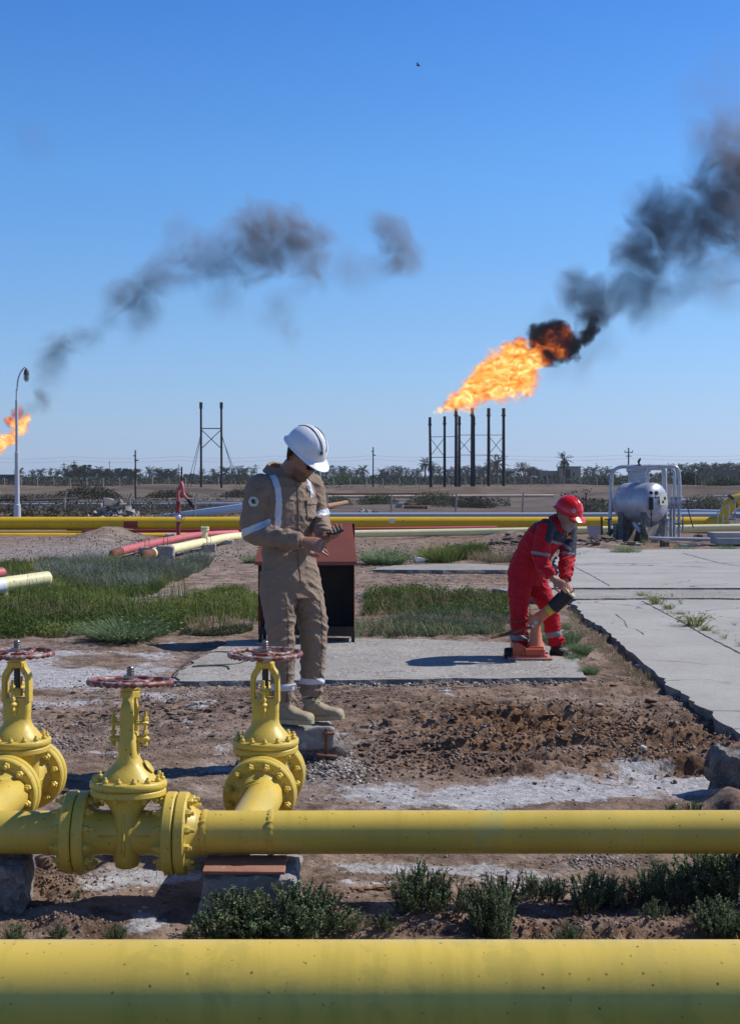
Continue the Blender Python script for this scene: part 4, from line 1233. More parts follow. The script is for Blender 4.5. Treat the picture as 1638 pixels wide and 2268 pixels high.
t = thing('stack_bracing', 'thin dark cross bracing that ties the flare stacks together', 'bracing', (STK[2][0], 187, 0))
def br(i, j, py0, py1, r=.045):
    m = MB(); m.cyl((STK[i][0], STK[i][1], at(0, py0, 187).z), (STK[j][0], STK[j][1], at(0, py1, 187).z), r, seg=6); m.build('brace', M_dark, t)
for (i, j) in ((0, 1), (1, 3), (2, 4), (4, 5), (5, 6)):
    d = 0 if i < 2 else -6
    br(i, j, 968 + d, 968 + d); br(i, j, 1013 + d, 1013 + d)
    if (i, j) in ((0, 1), (2, 4), (5, 6)):
        br(i, j, 970 + d, 1012 + d); br(j, i, 970 + d, 1012 + d)
m = MB(); a0, a1 = at(930, 1088, 186).x, at(1142, 1088, 186).x
for k in range(8):
    xx = a0 + (a1 - a0) * k / 8; m.box((xx + (a1 - a0) / 16, 186.5 + .2 * (k % 2), .10), ((a1 - a0) / 8 - .02, 7, .50 + .08 * (k % 3)), bev=.03)
tag(m.build('stack_plinth', M_dark), 'low dark platform under the row of flare stacks', 'platform')

# ------------------------------------------------------------------ red-brown metal cabinet
BY = 13.6
t = thing('metal_cabinet', 'red-brown sheet metal cabinet with sloped hood, dark open front, behind the man in beige', 'cabinet', (at(680, 1430, BY).x, BY, 0))
x0, x1 = at(572, 1300, BY).x, at(784, 1300, BY).x
zf = at(680, 1237, BY).z; zb = at(680, 1158, BY + .55).z
z0 = .09; D_ = .56
def plate(pts, th=.004):
    pts = [Vector(p) for p in pts]; n = (pts[1] - pts[0]).cross(pts[2] - pts[0]).normalized() * th / 2
    m = MB(); k = len(pts)
    m.add([p + n for p in pts] + [p - n for p in pts], [tuple(range(k)), tuple(range(k, 2 * k))[::-1]] + [(i, i + k, (i + 1) % k + k, (i + 1) % k) for i in range(k)])
    return m
slope = (zb - zf) / D_
plate([(x0, BY, z0 + .03), (x0 + .0, BY, zf - .006), (x0, BY + D_, zb - .006), (x0, BY + D_, z0)]).build('side_panel', M_brown, t, smooth=False)
plate([(x1, BY, z0), (x1, BY, zf - .006), (x1, BY + D_, zb - .006), (x1, BY + D_, z0)]).build('side_panel', M_brown, t, smooth=False)
plate([(x0 + .003, BY + D_ - .004, z0), (x0 + .003, BY + D_ - .004, zb - .008), (x1 - .003, BY + D_ - .004, zb - .008), (x1 - .003, BY + D_ - .004, z0)]).build('back_panel', M_dark, t, smooth=False)  # back, rail and floor coloured near-black to paint in the inside shade
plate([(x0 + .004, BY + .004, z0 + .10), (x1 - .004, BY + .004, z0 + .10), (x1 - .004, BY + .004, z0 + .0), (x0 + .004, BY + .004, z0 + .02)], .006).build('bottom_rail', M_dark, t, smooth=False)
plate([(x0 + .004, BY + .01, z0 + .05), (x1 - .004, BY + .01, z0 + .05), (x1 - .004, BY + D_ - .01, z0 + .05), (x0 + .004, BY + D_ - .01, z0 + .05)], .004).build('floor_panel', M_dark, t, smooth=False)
hm = plate([(x0 - .03, BY - .05, zf - .05 * slope), (x1 + .03, BY - .05, zf - .05 * slope), (x1 - .03, BY + D_ - .02, zb), (x0 + .03, BY + D_ - .02, zb)], .006)
for (a, b) in (((x0 - .03, BY - .05, zf - .05 * slope - .004), (x1 + .03, BY - .05, zf - .05 * slope - .004)),):
    hm.box(((a[0] + b[0]) / 2, a[1] - .002, a[2] - .012), (b[0] - a[0], .006, .034))
hm.build('hood', paint('hood_sheet', (.235, .070, .045), (.19, .058, .038), .5, 3, bump=.08, bscale=8), t, smooth=False)
for k, (xx, yy) in enumerate(((x0 + .02, BY + .02), (x1 - .012, BY + .02), (x0 + .02, BY + D_ - .02), (x1 - .02, BY + D_ - .02))):
    m = MB(); m.box((xx, yy, .075), (.035, .035, .16)); m.box((xx, yy, .6 * (z0 + zf) / 2), (.03, .03, .9)) if False else None
    m.build('leg', M_dark, t)
# inner shelf frame just visible in the dark


# ------------------------------------------------------------------ horizontal silver tank and its piping
KY = 36.0
def kp(px, py, Y=KY): return at(px, py, Y)
t = thing('separator_tank', 'round silver pressure tank lying on dark piers at right', 'tank', (kp(1419, 1195).x, KY, 0))
axd = Vector((math.cos(R(47)), -math.sin(R(47)), 0))
cen = kp(1417, 1113); r = .525
m = MB(); prof = []
L = .42
for k in range(9):
    f = k / 8 * PI / 2; prof.append((max(.004, r * math.sin(f)), -L - .27 * math.cos(f)))
prof += [(r + .004, -L + .02), (r, -L + .04), (r, -.02), (r + .005, 0), (r, .02), (r, L - .04), (r + .004, L - .02)]
for k in range(9):
    f = PI / 2 * (1 - k / 8); prof.append((max(.004, r * math.sin(f)), L + .27 * math.cos(f)))
m.lathe(prof, 56, cen, axd); m.build('shell', M_silver, t, angle=60)
for s in (-.3, .42):
    c = cen + axd * s; m = MB(); side = Vector((-axd.y, axd.x, 0))
    m.box((c.x, c.y, (cen.z - .28) / 2), (.16, .95, cen.z - .2), rot=(0, 0, -R(47))); m.build('pier', M_dblock, t)
# plumb dark base under the tank
m = MB(); m.box((kp(1419, 0).x, KY + .55, .22), (1.1, .5, .5), rot=(0, 0, 0), bev=.02); m.build('base_block', M_dblock, t)
# nozzle on top
m = MB(); c = kp(1424, 1070)
m.lathe([(.10, -.05), (.09, .05), (.09, .10), (.16, .105), (.16, .14), (.17, .145), (.17, .18), (.07, .19), (.06, .30)], 24, c, (0, 0, 1)); m.build('top_nozzle', M_silver, t)
# manway neck behind
m = MB(); c = kp(1413, 1075, KY + .7)
m.lathe([(.28, -.3), (.28, .38), (.33, .385), (.33, .45), (.34, .46), (.34, .53), (.10, .535)], 32, c, (0, 0, 1))
for k in range(16): q = k * PI / 8; m.cyl(c + Vector((.305 * math.cos(q), .305 * math.sin(q), .35)), c + Vector((.305 * math.cos(q), .305 * math.sin(q), .57)), .014, seg=6)
m.build('manway', M_silver, t)
# face fittings: level gauge, round port, number plate
fr = cen + axd * (L + .2)
m = MB(); g0 = kp(1441, 1092, KY - .80)
m.lathe([(.045, 0), (.045, .03)], 18, kp(1440, 1091.5, KY - .74), (.2, -1, 0)); m.build('sight_port', M_black, t)
m = MB(); a, b = kp(1441, 1101, KY - .80), kp(1441, 1129, KY - .80)
m.box((a + b) / 2, (.085, .06, a.z - b.z), bev=.006)
for k in range(9):
    for sx in (-1, 1): m.cyl((a.x + sx * .047, a.y - .02, a.z - .02 - k * (a.z - b.z - .04) / 8), (a.x + sx * .047, a.y + .02, a.z - .02 - k * (a.z - b.z - .04) / 8), .014, seg=6)
m.cyl((b.x, b.y, b.z + .02), kp(1441, 1165, KY - .8), .014, seg=8); m.lathe([(.03, -.02), (.03, .02)], 8, kp(1441, 1139, KY - .8), (0, 0, 1)); m.build('level_gauge', M_black, t)
m = MB(); c = kp(1451, 1092, KY - .85); m.lathe([(.03, 0), (.055, .01), (.055, .045)], 18, c, (.4, -1, 0)); m.cyl(c - Vector((0, 0, .05)), c - Vector((0, 0, .14)), .012, seg=8); m.cyl(c + Vector((-.07, 0, -.12)), c + Vector((.07, 0, -.12)), .012, seg=8); m.build('pressure_gauge', M_dsteel, t)
nrm = (axd * .9 + Vector((.15, -.35, .15))).normalized()
pc = kp(1468.5, 1107, KY - .55)
M_plate = paint('pale_plate', (.50, .52, .42), (.56, .57, .48), .6, 6, bump=0)
uu = Vector((-nrm.y, nrm.x, 0)).normalized()
def onplate(c, u0, v0, u1, v1, off):
    vv = nrm.cross(uu).normalized(); vv = vv if vv.z > 0 else -vv
    hh = off
    return [c + uu * u0 + vv * v0 + nrm * hh, c + uu * u1 + vv * v0 + nrm * hh, c + uu * u1 + vv * v1 + nrm * hh, c + uu * u0 + vv * v1 + nrm * hh]
pn = plate(onplate(pc, -.15, -.14, .15, .13, .0), .006).build('number_plate', M_plate, t, smooth=False)
_M[pn.name] = _M[t.name].copy()
for (u0, v0, u1, v1) in ((.01, .0, .085, .075), (-.07, -.09, .0, -.02)):
    plate(onplate(pc, u0, v0, u1, v1, .005), .003).build('black_square', M_black, pn, smooth=False)
plate(onplate(pc, -.12, .155, .10, .20, .0), .005).build('label_strip', M_plate, t, smooth=False)

t = thing('tank_pipework', 'silver pipe frame, valves and handwheels around the round silver tank', 'pipework', (kp(1480, 1195).x, KY, 0))
def kr(name, pts, r, mat=M_silver, bendr=.2, seg=14):
    return run(name, [p if isinstance(p, Vector) else kp(*p) for p in pts], r, mat, parent=t, seg=seg, bendr=bendr)
kr('loop_pipe', [(1349, 1172), (1351, 1110), (1354, 1034), (1420, 1033), (1500, 1033), (1503.5, 1060), (1503.5, 1100)], .048, bendr=.32)
kr('loop_pipe', [(1425, 1062, 36.1), (1428, 1034, 36.1), (1484, 1034, 36.4), (1492.5, 1045, 36.4), (1493, 1100, 36.4)], .042, bendr=.25)
kr('vent_pipe', [(1428, 1060, 36.5), (1433, 1036, 36.5), (1468, 1036, 36.7), (1470, 1050, 36.7), (1471, 1146, 36.7)], .068, bendr=.25)
for px, y0, y1, Y in ((1484.5, 1122, 1191, 36.2), (1492, 1122, 1191, 36.1), (1502.5, 1122, 1190, 36)):
    kr('standpipe', [(px, y0, Y), (px, y1, Y)], .042, bendr=0)
kr('short_standpipe', [(1484.5, 1079, 36.2), (1484.5, 1100, 36.2)], .035, bendr=0)
m = MB(); m.lathe([(.05, 0), (.05, .05), (.03, .07)], 10, kp(1415, 1033), (0, 0, 1)); m.tube([kp(1414, 1030), kp(1413, 1022), kp(1416, 1018), kp(1417, 1014)], [.02, .035, .03, .012], 8); m.build('relief_valve', M_dsteel, t)
for k, (px, Y) in enumerate(((1484.5, 36.2), (1493, 36.1), (1503, 36.0))):
    for py in (1101, 1122):
        m = MB(); m.lathe([(.085, -.02), (.085, .02)], 18, kp(px, py, Y), (0, 0, 1)); m.build('flange', M_silver, t)
    m = MB(); m.lathe([(.05, -.13), (.075, -.06), (.08, 0), (.075, .06), (.05, .12)], 18, kp(px, 1111.5, Y), (0, 0, 1)); m.build('valve_body', M_silver, t)
m = MB(); m.lathe([(.06, 0), (.07, .10), (.05, .16), (.05, .24), (.025, .26), (.025, .42)], 16, kp(1505, 1110), (1, -.1, 0)); m.build('valve_bonnet', M_silver, t)
for (px, py, rr, Y) in ((1521.5, 1110, .105, 36.0), (1532, 1110, .14, 35.9), (1511, 1160, .18, 35.9)):
    m = MB(); c = kp(px, py, Y); m.torus(c, (1, -.28, 0), rr, .013, 32, 8)
    for k in range(4):
        q = k * PI / 4; d0 = Vector((.27, .96, 0)) * math.cos(q) + Vector((0, 0, 1)) * math.sin(q); m.cyl(c - d0 * rr, c + d0 * rr, .008, seg=6)
    m.cyl(c, c + Vector((-.2, .05, 0)), .014, seg=8); m.build('handwheel', M_dsteel, t)
m = MB(); m.cyl(kp(1519, 1116, 35.8), kp(1534, 1169, 35.6), .016, seg=8); m.build('lever_rod', M_black, t)
m = MB(); c = kp(1475, 1150, 36.6); m.lathe([(.12, -.02), (.12, .02), (.08, .025), (.09, -.15), (.12, -.20)], 20, c, (0, 0, 1)); m.cyl(c + Vector((0, 0, -.12)), c + Vector((.42, -.1, -.12)), .055, .03, 14); m.cyl(c + Vector((0, 0, -.2)), c + Vector((0, 0, -.6)), .05, seg=12); m.build('valve_body', M_silver, t)
kr('ground_pipe', [(1436, 1192, 35.2), (1470, 1193, 35.2), (1590, 1195, 35.4)], .048, bendr=0)
m = MB()
c = kp(1426, 1188, 35.2); m.lathe([(.12, -.07), (.12, -.03), (.09, -.02), (.09, .02), (.12, .03), (.12, .07)], 20, c, (1, 0, .1))
m.lathe([(.10, 0), (.10, .04), (.07, .05), (.07, .10)], 18, kp(1424, 1180, 35.2), (0, 0, 1)); m.tube(bend([kp(1418, 1178, 35.2), kp(1418, 1166, 35.2), kp(1427, 1166, 35.2), kp(1427, 1178, 35.2)], .03, 4), .012, 6)
m.build('valve_body', M_dsteel, t)
m = MB(); a, b = kp(1424, 1185, 35.3), kp(1404, 1160, 35.5); m.cyl(a.lerp(b, .2), b, .065, .06, 16); m.cyl(b, b + (b - a) * .12, .04, seg=12); m.build('angled_filter', M_silver, t)
kr('drain_pipe', [(1353, 1172, 36), (1352, 1180, 36), (1345, 1185, 36)], .06, M_dsteel, bendr=.05)
m = MB(); m.cyl(kp(1331, 1145, 35.6), kp(1332, 1199, 35.6), .03, seg=8); m.build('red_post', M_rust, t)
m = MB(); m.cyl(kp(1347, 1150, 35.8), kp(1348, 1199, 35.8), .026, seg=8); m.box(kp(1346, 1150, 35.8), (.2, .03, .03)); m.build('bracket_post', M_dsteel, t)
o = plate([at(1298, 1164, 34.8), at(1329, 1165, 34.8), at(1328, 1189, 34.7), at(1304, 1190, 34.7)], .01).build('pink_sheet', paint('pinkish_board', (.42, .30, .28), (.48, .36, .33), .8, 3, bump=0), smooth=False)
tag(o, 'pinkish board leaning against the pipes left of the silver tank', 'board')
m = MB(); m.box((at(1330, 1190, 33.7).x, 33.7, .02), (1.9, .5, .12), bev=.01); tag(m.build('concrete_slab', M_greyconc), 'flat pale concrete slab on the ground below the pinkish board', 'slab')
for i, (px0, px1, py0, py1, Y, lab) in enumerate(((1578, 1760, 1180, 1191, 33.9, 'upper concrete slab of the stack at the right edge'), (1586, 1760, 1192, 1206, 33.6, 'lower concrete slab of the stack at the right edge'))):
    a, b = at(px0, py0, Y), at(px1, py1, Y); m = MB(); m.box(((a.x + b.x) / 2, Y + .3, (a.z + b.z) / 2), (b.x - a.x, .7, a.z - b.z), bev=.01)
    tag(m.build('concrete_slab', M_greyconc), lab, 'slab')
m = MB()
for k in range(3): m.box((at(1520 + 17 * k, 1202, 33.5).x, 33.6 + .1 * k, .03 + .01 * k), (.32, .3, .05), rot=(0, .05 * k, .2), bev=.004)
m.build('paving_slab', M_greyconc); tag(COL.objects[-1] if False else bpy.data.objects['paving_slab'], 'broken pale paving pieces under the low silver pipe', 'rubble', kind='stuff')
m = MB(); m.cyl(at(1470, 1199, 32.4), at(1545, 1206, 31.8), .016, seg=8); tag(m.build('loose_bar', M_greyconc), 'thin grey bar lying on the ground in front of the low silver pipe', 'bar')
for i, (px, py, s, lab) in enumerate(((1471, 1211, .13, 'dark stone in front of the round silver tank, nearer the pale slabs'), (1441, 1199, .12, 'dark stone under the low silver valve by the tank'), (1545, 1200, .14, 'dark stone beneath the low silver pipe near the slab stack'))):
    c = gp(px, py); o = rough_block('stone', (c.x, c.y, s * .5), (s * 1.6, s * 1.4, s * 1.6), 70 + i, M_clod, .05); tag(o, lab, 'stone')
# stairs at the right edge
t = thing('access_stairs', 'small metal stairs with grey handrails at the right edge, over the yellow bend', 'stairs', gp(1640, 1190))
m = MB()
for k in range(5):
    a = at(1603 + 10 * k, 1160 - 10 * k, 39.5); m.box((a.x, 39.5, a.z), (.14, .7, .02))
m.build('steps', M_dsteel, t)
for (pts) in ([(1588, 1160), (1588, 1136), (1594, 1131), (1645, 1092)], [(1594, 1163), (1645, 1120)], [(1600, 1160), (1600, 1138)], [(1613, 1160), (1613, 1117)], [(1627, 1162), (1627, 1109)], [(1640, 1162), (1640, 1092)]):
    m = MB(); m.tube([at(x, y, 39.2) for x, y in pts], .018, 8); m.build('handrail', M_grayp, t)
# tripod marker
t = thing('tripod_marker', 'thin red and white marker pole on three legs behind the man in red', 'marker pole', gp(1301, 1147))
a = at(1297, 1093, 48); q = at(1301, 1125, 48)
m = MB(); m.cyl(a, (q.x, 48, -.0), .025, seg=8); m.cyl((a.x - .12, 48, a.z - .42), (a.x + .25, 48, a.z - .42), .015, seg=6); m.box((a.x, 48, a.z), (.1, .05, .05)); m.build('pole', M_rust, t)
for dx, dy in ((-.42, -.1), (.45, -.1), (0, .4)):
    m = MB(); m.cyl((q.x, 48, q.z + .1), (q.x + dx, 48 + dy, 0), .02, seg=6); m.build('leg', M_dsteel, t)
# ------------------------------------------------------------------ vegetation generators
rng = np.random.default_rng(7)
def unit(v): return v / np.maximum(np.linalg.norm(v, axis=1, keepdims=True), 1e-9)
def leaf_tris(P, D, L, W, tint, rs=rng):
    """diamond leaves: base P, direction D, length L, width W -> quads"""
    n = len(P)
    side = unit(np.cross(D, rs.normal(size=(n, 3))))
    L = np.broadcast_to(L, (n,))[:, None]; W = np.broadcast_to(W, (n,))[:, None]
    V = np.stack([P, P + D * L * .5 + side * W * .5, P + D * L, P + D * L * .5 - side * W * .5], 1).reshape(-1, 3)
    Fq = np.arange(n * 4).reshape(n, 4)
    T = np.repeat(tint, 4)
    return V, Fq, T
def blade_quads(P, D, L, W, bendv, tint):
    """grass blades in two segments: returns quads (last one tapering)"""
    n = len(P)
    side = unit(np.cross(D, np.array([[0, 0, 1.0]]) + rng.normal(size=(n, 3)) * .3)) * W[:, None] * .5
    M1 = P + D * L[:, None] * .5
    T1 = P + D * L[:, None] + bendv * L[:, None]
    V = np.stack([P - side, P + side, M1 + side * .8, M1 - side * .8, T1 + side * .12, T1 - side * .12], 1).reshape(-1, 3)
    b = np.arange(n)[:, None] * 6
    Fq = np.concatenate([b + np.array([[0, 1, 2, 3]]), b + np.array([[3, 2, 4, 5]])], 0)
    return V, Fq, np.repeat(tint, 6)
M_bush = leafmat('saltbush_leaf', (.07, .125, .045), (.30, .38, .21), .35)
M_bushd = leafmat('dark_bush_leaf', (.05, .062, .032), (.18, .19, .11), .25)
M_weed = leafmat('green_weed', (.050, .092, .018), (.30, .33, .09), .4)
M_straw = leafmat('straw', (.20, .15, .085), (.36, .30, .18), .2)
M_pale = leafmat('silvery_stalks', (.13, .15, .10), (.32, .34, .26), .2)
M_tree = leafmat('far_tree_leaf', (.012, .022, .008), (.045, .065, .022), .1)
M_treep = leafmat('palm_frond', (.014, .024, .010), (.050, .065, .028), .1)
M_brush = leafmat('grey_brush', (.045, .042, .026), (.11, .10, .062), .1)
M_bark = paint('bark', (.085, .065, .05), (.13, .105, .085), .95, 4, bump=.4, bscale=12)
M_stem = leafmat('stem', (.07, .06, .035), (.13, .10, .06), 0)

def sprig_bush(seed, H=.25, W=.3, stems=34, leaves=60, leaf=.012, up=1.0):
    """salt bush: upright sprigs crowded with tiny scale leaves"""
    rs = np.random.default_rng(seed)
    Vs = []; Fs = []; Ts = []; off = 0
    SV = []; SF = []; so_ = 0
    for s in range(stems):
        a = rs.uniform(0, 2 * PI); q = rs.uniform(0, 1) ** .6
        base = np.array([math.cos(a) * q * W * .22, math.sin(a) * q * W * .22, 0])
        lean = q * rs.uniform(.3, .75) / up
        d = np.array([math.cos(a) * lean, math.sin(a) * lean, 1.0]); d /= np.linalg.norm(d)
        h = H * rs.uniform(.55, 1.05) * (1 - .25 * q)
        t = np.linspace(0, 1, 7)[:, None]
        curve = base + d * t * h + np.array([math.cos(a), math.sin(a), 0]) * (t ** 2) * h * -.12 + rs.normal(size=3) * .03 * h * t ** 2
        # side twigs
        segs = [curve]
        for b in range(rs.integers(3, 7)):
            k = rs.uniform(.25, .85); i = k * 6; p = curve[int(i)] * (1 - i % 1) + curve[min(6, int(i) + 1)] * (i % 1)
            bd = d + rs.normal(size=3) * .45; bd[2] = abs(bd[2]) + .3; bd /= np.linalg.norm(bd)
            segs.append(p + bd * np.linspace(0, 1, 4)[:, None] * h * rs.uniform(.15, .32))
        tint0 = rs.uniform(0, .7)
        tot = sum(np.linalg.norm(np.diff(c, axis=0), axis=1).sum() for c in segs)
        for ci, c in enumerate(segs):
            ln = np.linalg.norm(np.diff(c, axis=0), axis=1).sum()
            n = max(4, int(leaves * ln / tot))
            u = rs.uniform(.18 if ci == 0 else 0, 1, n) * (len(c) - 1)
            i = np.minimum(u.astype(int), len(c) - 2); f = (u - i)[:, None]
            P = c[i] * (1 - f) + c[i + 1] * f
            T = unit(c[i + 1] - c[i])
            D = unit(T * .8 + rs.normal(size=(n, 3)) * .75)
            V, Fq, tt = leaf_tris(P, D, leaf * rs.uniform(.7, 1.5, n), leaf * .55, np.clip(tint0 + rs.uniform(-.25, .35, n) + .25 * P[:, 2] / H, 0, 1), rs)
            Vs.append(V); Fs.append(Fq + off); Ts.append(tt); off += len(V)
        for c in segs:
            r0 = .0022 * (H / .25)
            for i in range(len(c) - 1):
                p, q_ = c[i], c[i + 1]
                w_ = np.array([r0, 0, 0]); v_ = np.array([0, r0, 0])
                SV += [p - w_, p + w_, q_ + w_ * .7, q_ - w_ * .7, p - v_, p + v_, q_ + v_ * .7, q_ - v_ * .7]
                SF += [[so_, so_ + 1, so_ + 2, so_ + 3], [so_ + 4, so_ + 5, so_ + 6, so_ + 7]]; so_ += 8
    return np.concatenate(Vs), np.concatenate(Fs), np.concatenate(Ts), np.array(SV), np.array(SF)

def bush_proto(name, args, mat, label, cat='shrub', group=None):
    V, Fq, T, SV, SF = sprig_bush(*args)
    t = thing(name, label, cat, (0, 0, 0), group=group)
    f = np_mesh('foliage', V, Fq, mat, t, cols=np.repeat(T[:, None], 3, 1))
    s = np_mesh('stem', SV, SF, M_stem, t, cols=np.full((len(SV), 3), .5))
    t.location = (0, -500, -50)
    return t
_used = set()
def put(proto, px, py, s, label, sz=None, group=None, z=None, Y=None):
    o = proto if proto.name not in _used else copy_tree(proto)
    _used.add(proto.name)
    p = gp(px, py) if Y is None else Vector((at(px, py, Y).x, Y, 0))
    zz_ = hz(p.x, p.y) - .005 if z is None else z
    o.location = (p.x, p.y, zz_); o.rotation_euler.z = random.Random(px * 7 + py).uniform(0, 6.28)
    o.scale = (s, s, sz or s)
    o['label'] = label
    if group: o['group'] = group
    return o

B1 = bush_proto('saltbush', (1, .25, .34, 66, 130, .0095), M_bush, 'x')
B2 = bush_proto('saltbush', (2, .25, .24, 28, 105, .0092), M_bush, 'x')
B3 = bush_proto('saltbush', (3, .25, .30, 42, 100, .010, .8), M_bush, 'x')
B4 = bush_proto('saltbush', (4, .25, .34, 44, 40, .0095, .7), M_bushd, 'x')
G = 'salt bushes between the two front pipes'
# foreground bushes (base point, height px -> scale): scale = h_px / (0.25 * px per metre)
def fb(pr, px, py, hpx, label, wide=1.0):
    ppm = F / gp(px, py).y
    s = 1.16 * hpx / (.25 * ppm)
    return put(pr, px, py, s * wide * 1.3, label, sz=s, group=G)
fb(B1, 520, 2086, 112, 'left half of the big dark green bush in front of the broken support', 1.15)
fb(B1, 655, 2084, 118, 'right half of the big dark green bush, right of the broken pipe support', 1.2)
fb(B3, 590, 2095, 95, 'low middle growth of the big dark green bush in front of the pipe support', 1.2)
fb(B4, 715, 2060, 60, 'sparse dark tuft just right of the big dark green bush')
fb(B3, 790, 2076, 42, 'low pale tuft right of the big green bush, left of the wood scrap shadow')
fb(B2, 852, 2074, 46, 'small upright tuft below the wood scrap')
fb(B1, 930, 2046, 112, 'tall dark bush just right of the wood scrap, behind the front pipe', .8)
fb(B4, 985, 2046, 84, 'sparse dark twiggy bush touching the tall dark bush')
fb(B3, 905, 2050, 60, 'low green growth at the left foot of the tall dark bush', .9)
fb(B1, 1085, 2068, 128, 'tall pale green bush standing alone behind the middle of the front pipe', .6)
fb(B2, 1102, 2074, 70, 'small tuft at the right foot of the tall pale green bush')
fb(B4, 1120, 2000, 62, 'grey twiggy bush behind and right of the tall pale green bush')
fb(B2, 1178, 1990, 62, 'narrow upright sprigs right of the grey twiggy bush')
fb(B2, 1222, 1998, 70, 'dark narrow bush in the middle of the row behind the front pipe')
fb(B3, 1256, 2084, 40, 'tiny low tuft close behind the front pipe, right of the middle')
fb(B1, 1315, 2006, 78, 'broad bush right of the middle in the row between the pipes', 1.1)
fb(B3, 1352, 2000, 60, 'low bush filling the gap right of the broad bush')
fb(B4, 1395, 2004, 62, 'dark twiggy bush between two broad green bushes')
fb(B1, 1462, 1998, 76, 'wide green bush under the small tuft by the horizontal pipe', 1.2)
fb(B3, 1510, 2002, 60, 'low dark bush right of the wide green bush')
fb(B2, 1455, 1930, 32, 'small tuft right behind the lower edge of the horizontal pipe')
fb(B1, 1560, 1990, 98, 'large dense bush near the right edge, below the horizontal pipe', 1.2)
fb(B1, 1630, 1996, 108, 'large dense bush cut by the right edge, below the horizontal pipe', 1.15)
fb(B3, 1590, 1932, 40, 'dark bush top just under the horizontal pipe at the right edge', 1.6)
fb(B3, 1448, 2044, 46, 'rounded pale tuft on red soil close behind the front pipe', 1.05)
fb(B1, 1590, 2074, 80, 'green bush close behind the front pipe near the right edge', 1.1)
fb(B1, 1640, 2082, 66, 'green bush close behind the front pipe at the right edge')
fb(B4, 1050, 2022, 58, 'dead twiggy growth left of the tall pale green bush')
fb(B4, 1290, 2030, 44, 'low dead twigs below the broad bush right of the middle')
fb(B4, 1500, 2020, 60, 'dark dead twigs below the wide green bush')
fb(B3, 745, 2080, 50, 'low greenish tuft right of the sparse dark tuft by the big bush')
fb(B2, 32, 2084, 44, 'small tuft close behind the front pipe at the left edge')
fb(B3, 130, 2086, 30, 'tiny tuft second from the left close behind the front pipe')
fb(B3, 255, 2086, 36, 'low tuft in the shade left of the big green bush')
fb(B3, 420, 2086, 34, 'low tuft at the left foot of the big green bush')
fb(B2, 168, 1990, 22, 'tiny dry plant on red dirt under the left flanges')
fb(B2, 1535, 1800, 34, 'small green tuft in shadow behind the horizontal pipe at right')
fb(B3, 1490, 1806, 30, 'low green tuft behind the horizontal pipe, left of another by the concrete lump')

# middle-ground tufts
def weed_mesh(seed, n, H, W, lw, spread=.5, mat=None, flop=.25):
    rs = np.random.default_rng(seed)
    a = rs.uniform(0, 2 * PI, n); q = rs.uniform(0, 1, n) ** .6
    P = np.stack([np.cos(a) * q * W * .3, np.sin(a) * q * W * .3, np.zeros(n)], 1)
    D = unit(np.stack([np.cos(a) * q * spread + rs.normal(size=n) * .18, np.sin(a) * q * spread + rs.normal(size=n) * .18, np.ones(n)], 1))
    L = H * rs.uniform(.45, 1.05, n)
    bv = np.stack([np.cos(a), np.sin(a), -np.ones(n) * .6], 1) * flop * rs.uniform(.2, 1, n)[:, None]
    return blade_quads(P, D, L, np.full(n, lw) * rs.uniform(.6, 1.2, n), bv, rs.uniform(0, 1, n))
def tuft_proto(name, seed, n, H, W, lw, mat, spread=.5, flop=.25, leaves=0, lmat=None):
    t = thing(name, 'x', 'plant', (0, -500, -50))
    V, Fq, T = weed_mesh(seed, n, H, W, lw, spread, flop=flop)
    np_mesh('stem', V, Fq, mat, t, cols=np.repeat(T[:, None], 3, 1))
    if leaves:
        rs = np.random.default_rng(seed + 50)
        P = V[rs.integers(0, len(V), leaves)] * np.array([1, 1, .9]) + rs.normal(size=(leaves, 3)) * H * .03
        P[:, 2] = np.abs(P[:, 2])
        D = unit(rs.normal(size=(leaves, 3)) + np.array([0, 0, .5]))
        Vl, Fl, Tl = leaf_tris(P, D, H * .09 * rs.uniform(.6, 1.4, leaves), H * .05, rs.uniform(0, 1, leaves), rs)
        np_mesh('foliage', Vl, Fl, lmat or mat, t, cols=np.repeat(Tl[:, None], 3, 1))
    return t
W1 = tuft_proto('leafy_weed', 11, 90, .30, .35, .010, M_weed, .8, .3, 500, M_weed)
W2 = tuft_proto('dry_grass_tuft', 12, 170, .22, .5, .006, M_straw, 1.0, .5)
W3 = tuft_proto('round_bush', 13, 900, .30, .55, .006, M_bush, 1.1, .2, 900, M_bush)
W4 = tuft_proto('thin_weed', 14, 26, .30, .18, .006, M_weed, .5, .15, 90, M_weed)
def mt(pr, px, py, hpx, label, wide=1.0, z=None, group=None):
    p = gp(px, py); s = hpx / (.30 * F / p.y)
    return put(pr, px, py, s * wide, label, sz=s, z=z, group=group)
GJ = 'weeds growing in the slab joint'
mt(W1, 1421, 1333, 20, 'small yellowish weed at the top of the slab joint', z=.05, group=GJ)
mt(W1, 1453, 1349, 34, 'bushy weed near the top of the slab joint', z=.05, group=GJ)
mt(W1, 1478, 1361, 22, 'low weed just below the bushy one near the top of the slab joint', z=.05, group=GJ)
mt(W4, 1508, 1349, 20, 'thin weed on the slab right of the joint', z=.065, group=GJ)
mt(W1, 1500, 1372, 12, 'flat creeping weed halfway along the slab joint', 2.0, z=.05, group=GJ)
mt(W1, 1535, 1399, 44, 'largest bushy weed in the slab joint', 1.2, z=.05, group=GJ)
mt(W1, 1562, 1410, 22, 'low yellowish weed below the largest one in the slab joint', z=.05, group=GJ)
mt(W4, 1585, 1417, 20, 'thin low weed in the slab joint left of the right edge', 1.4, z=.05, group=GJ)
mt(W4, 1604, 1430, 26, 'upright weed in the lower part of the slab joint', z=.05, group=GJ)
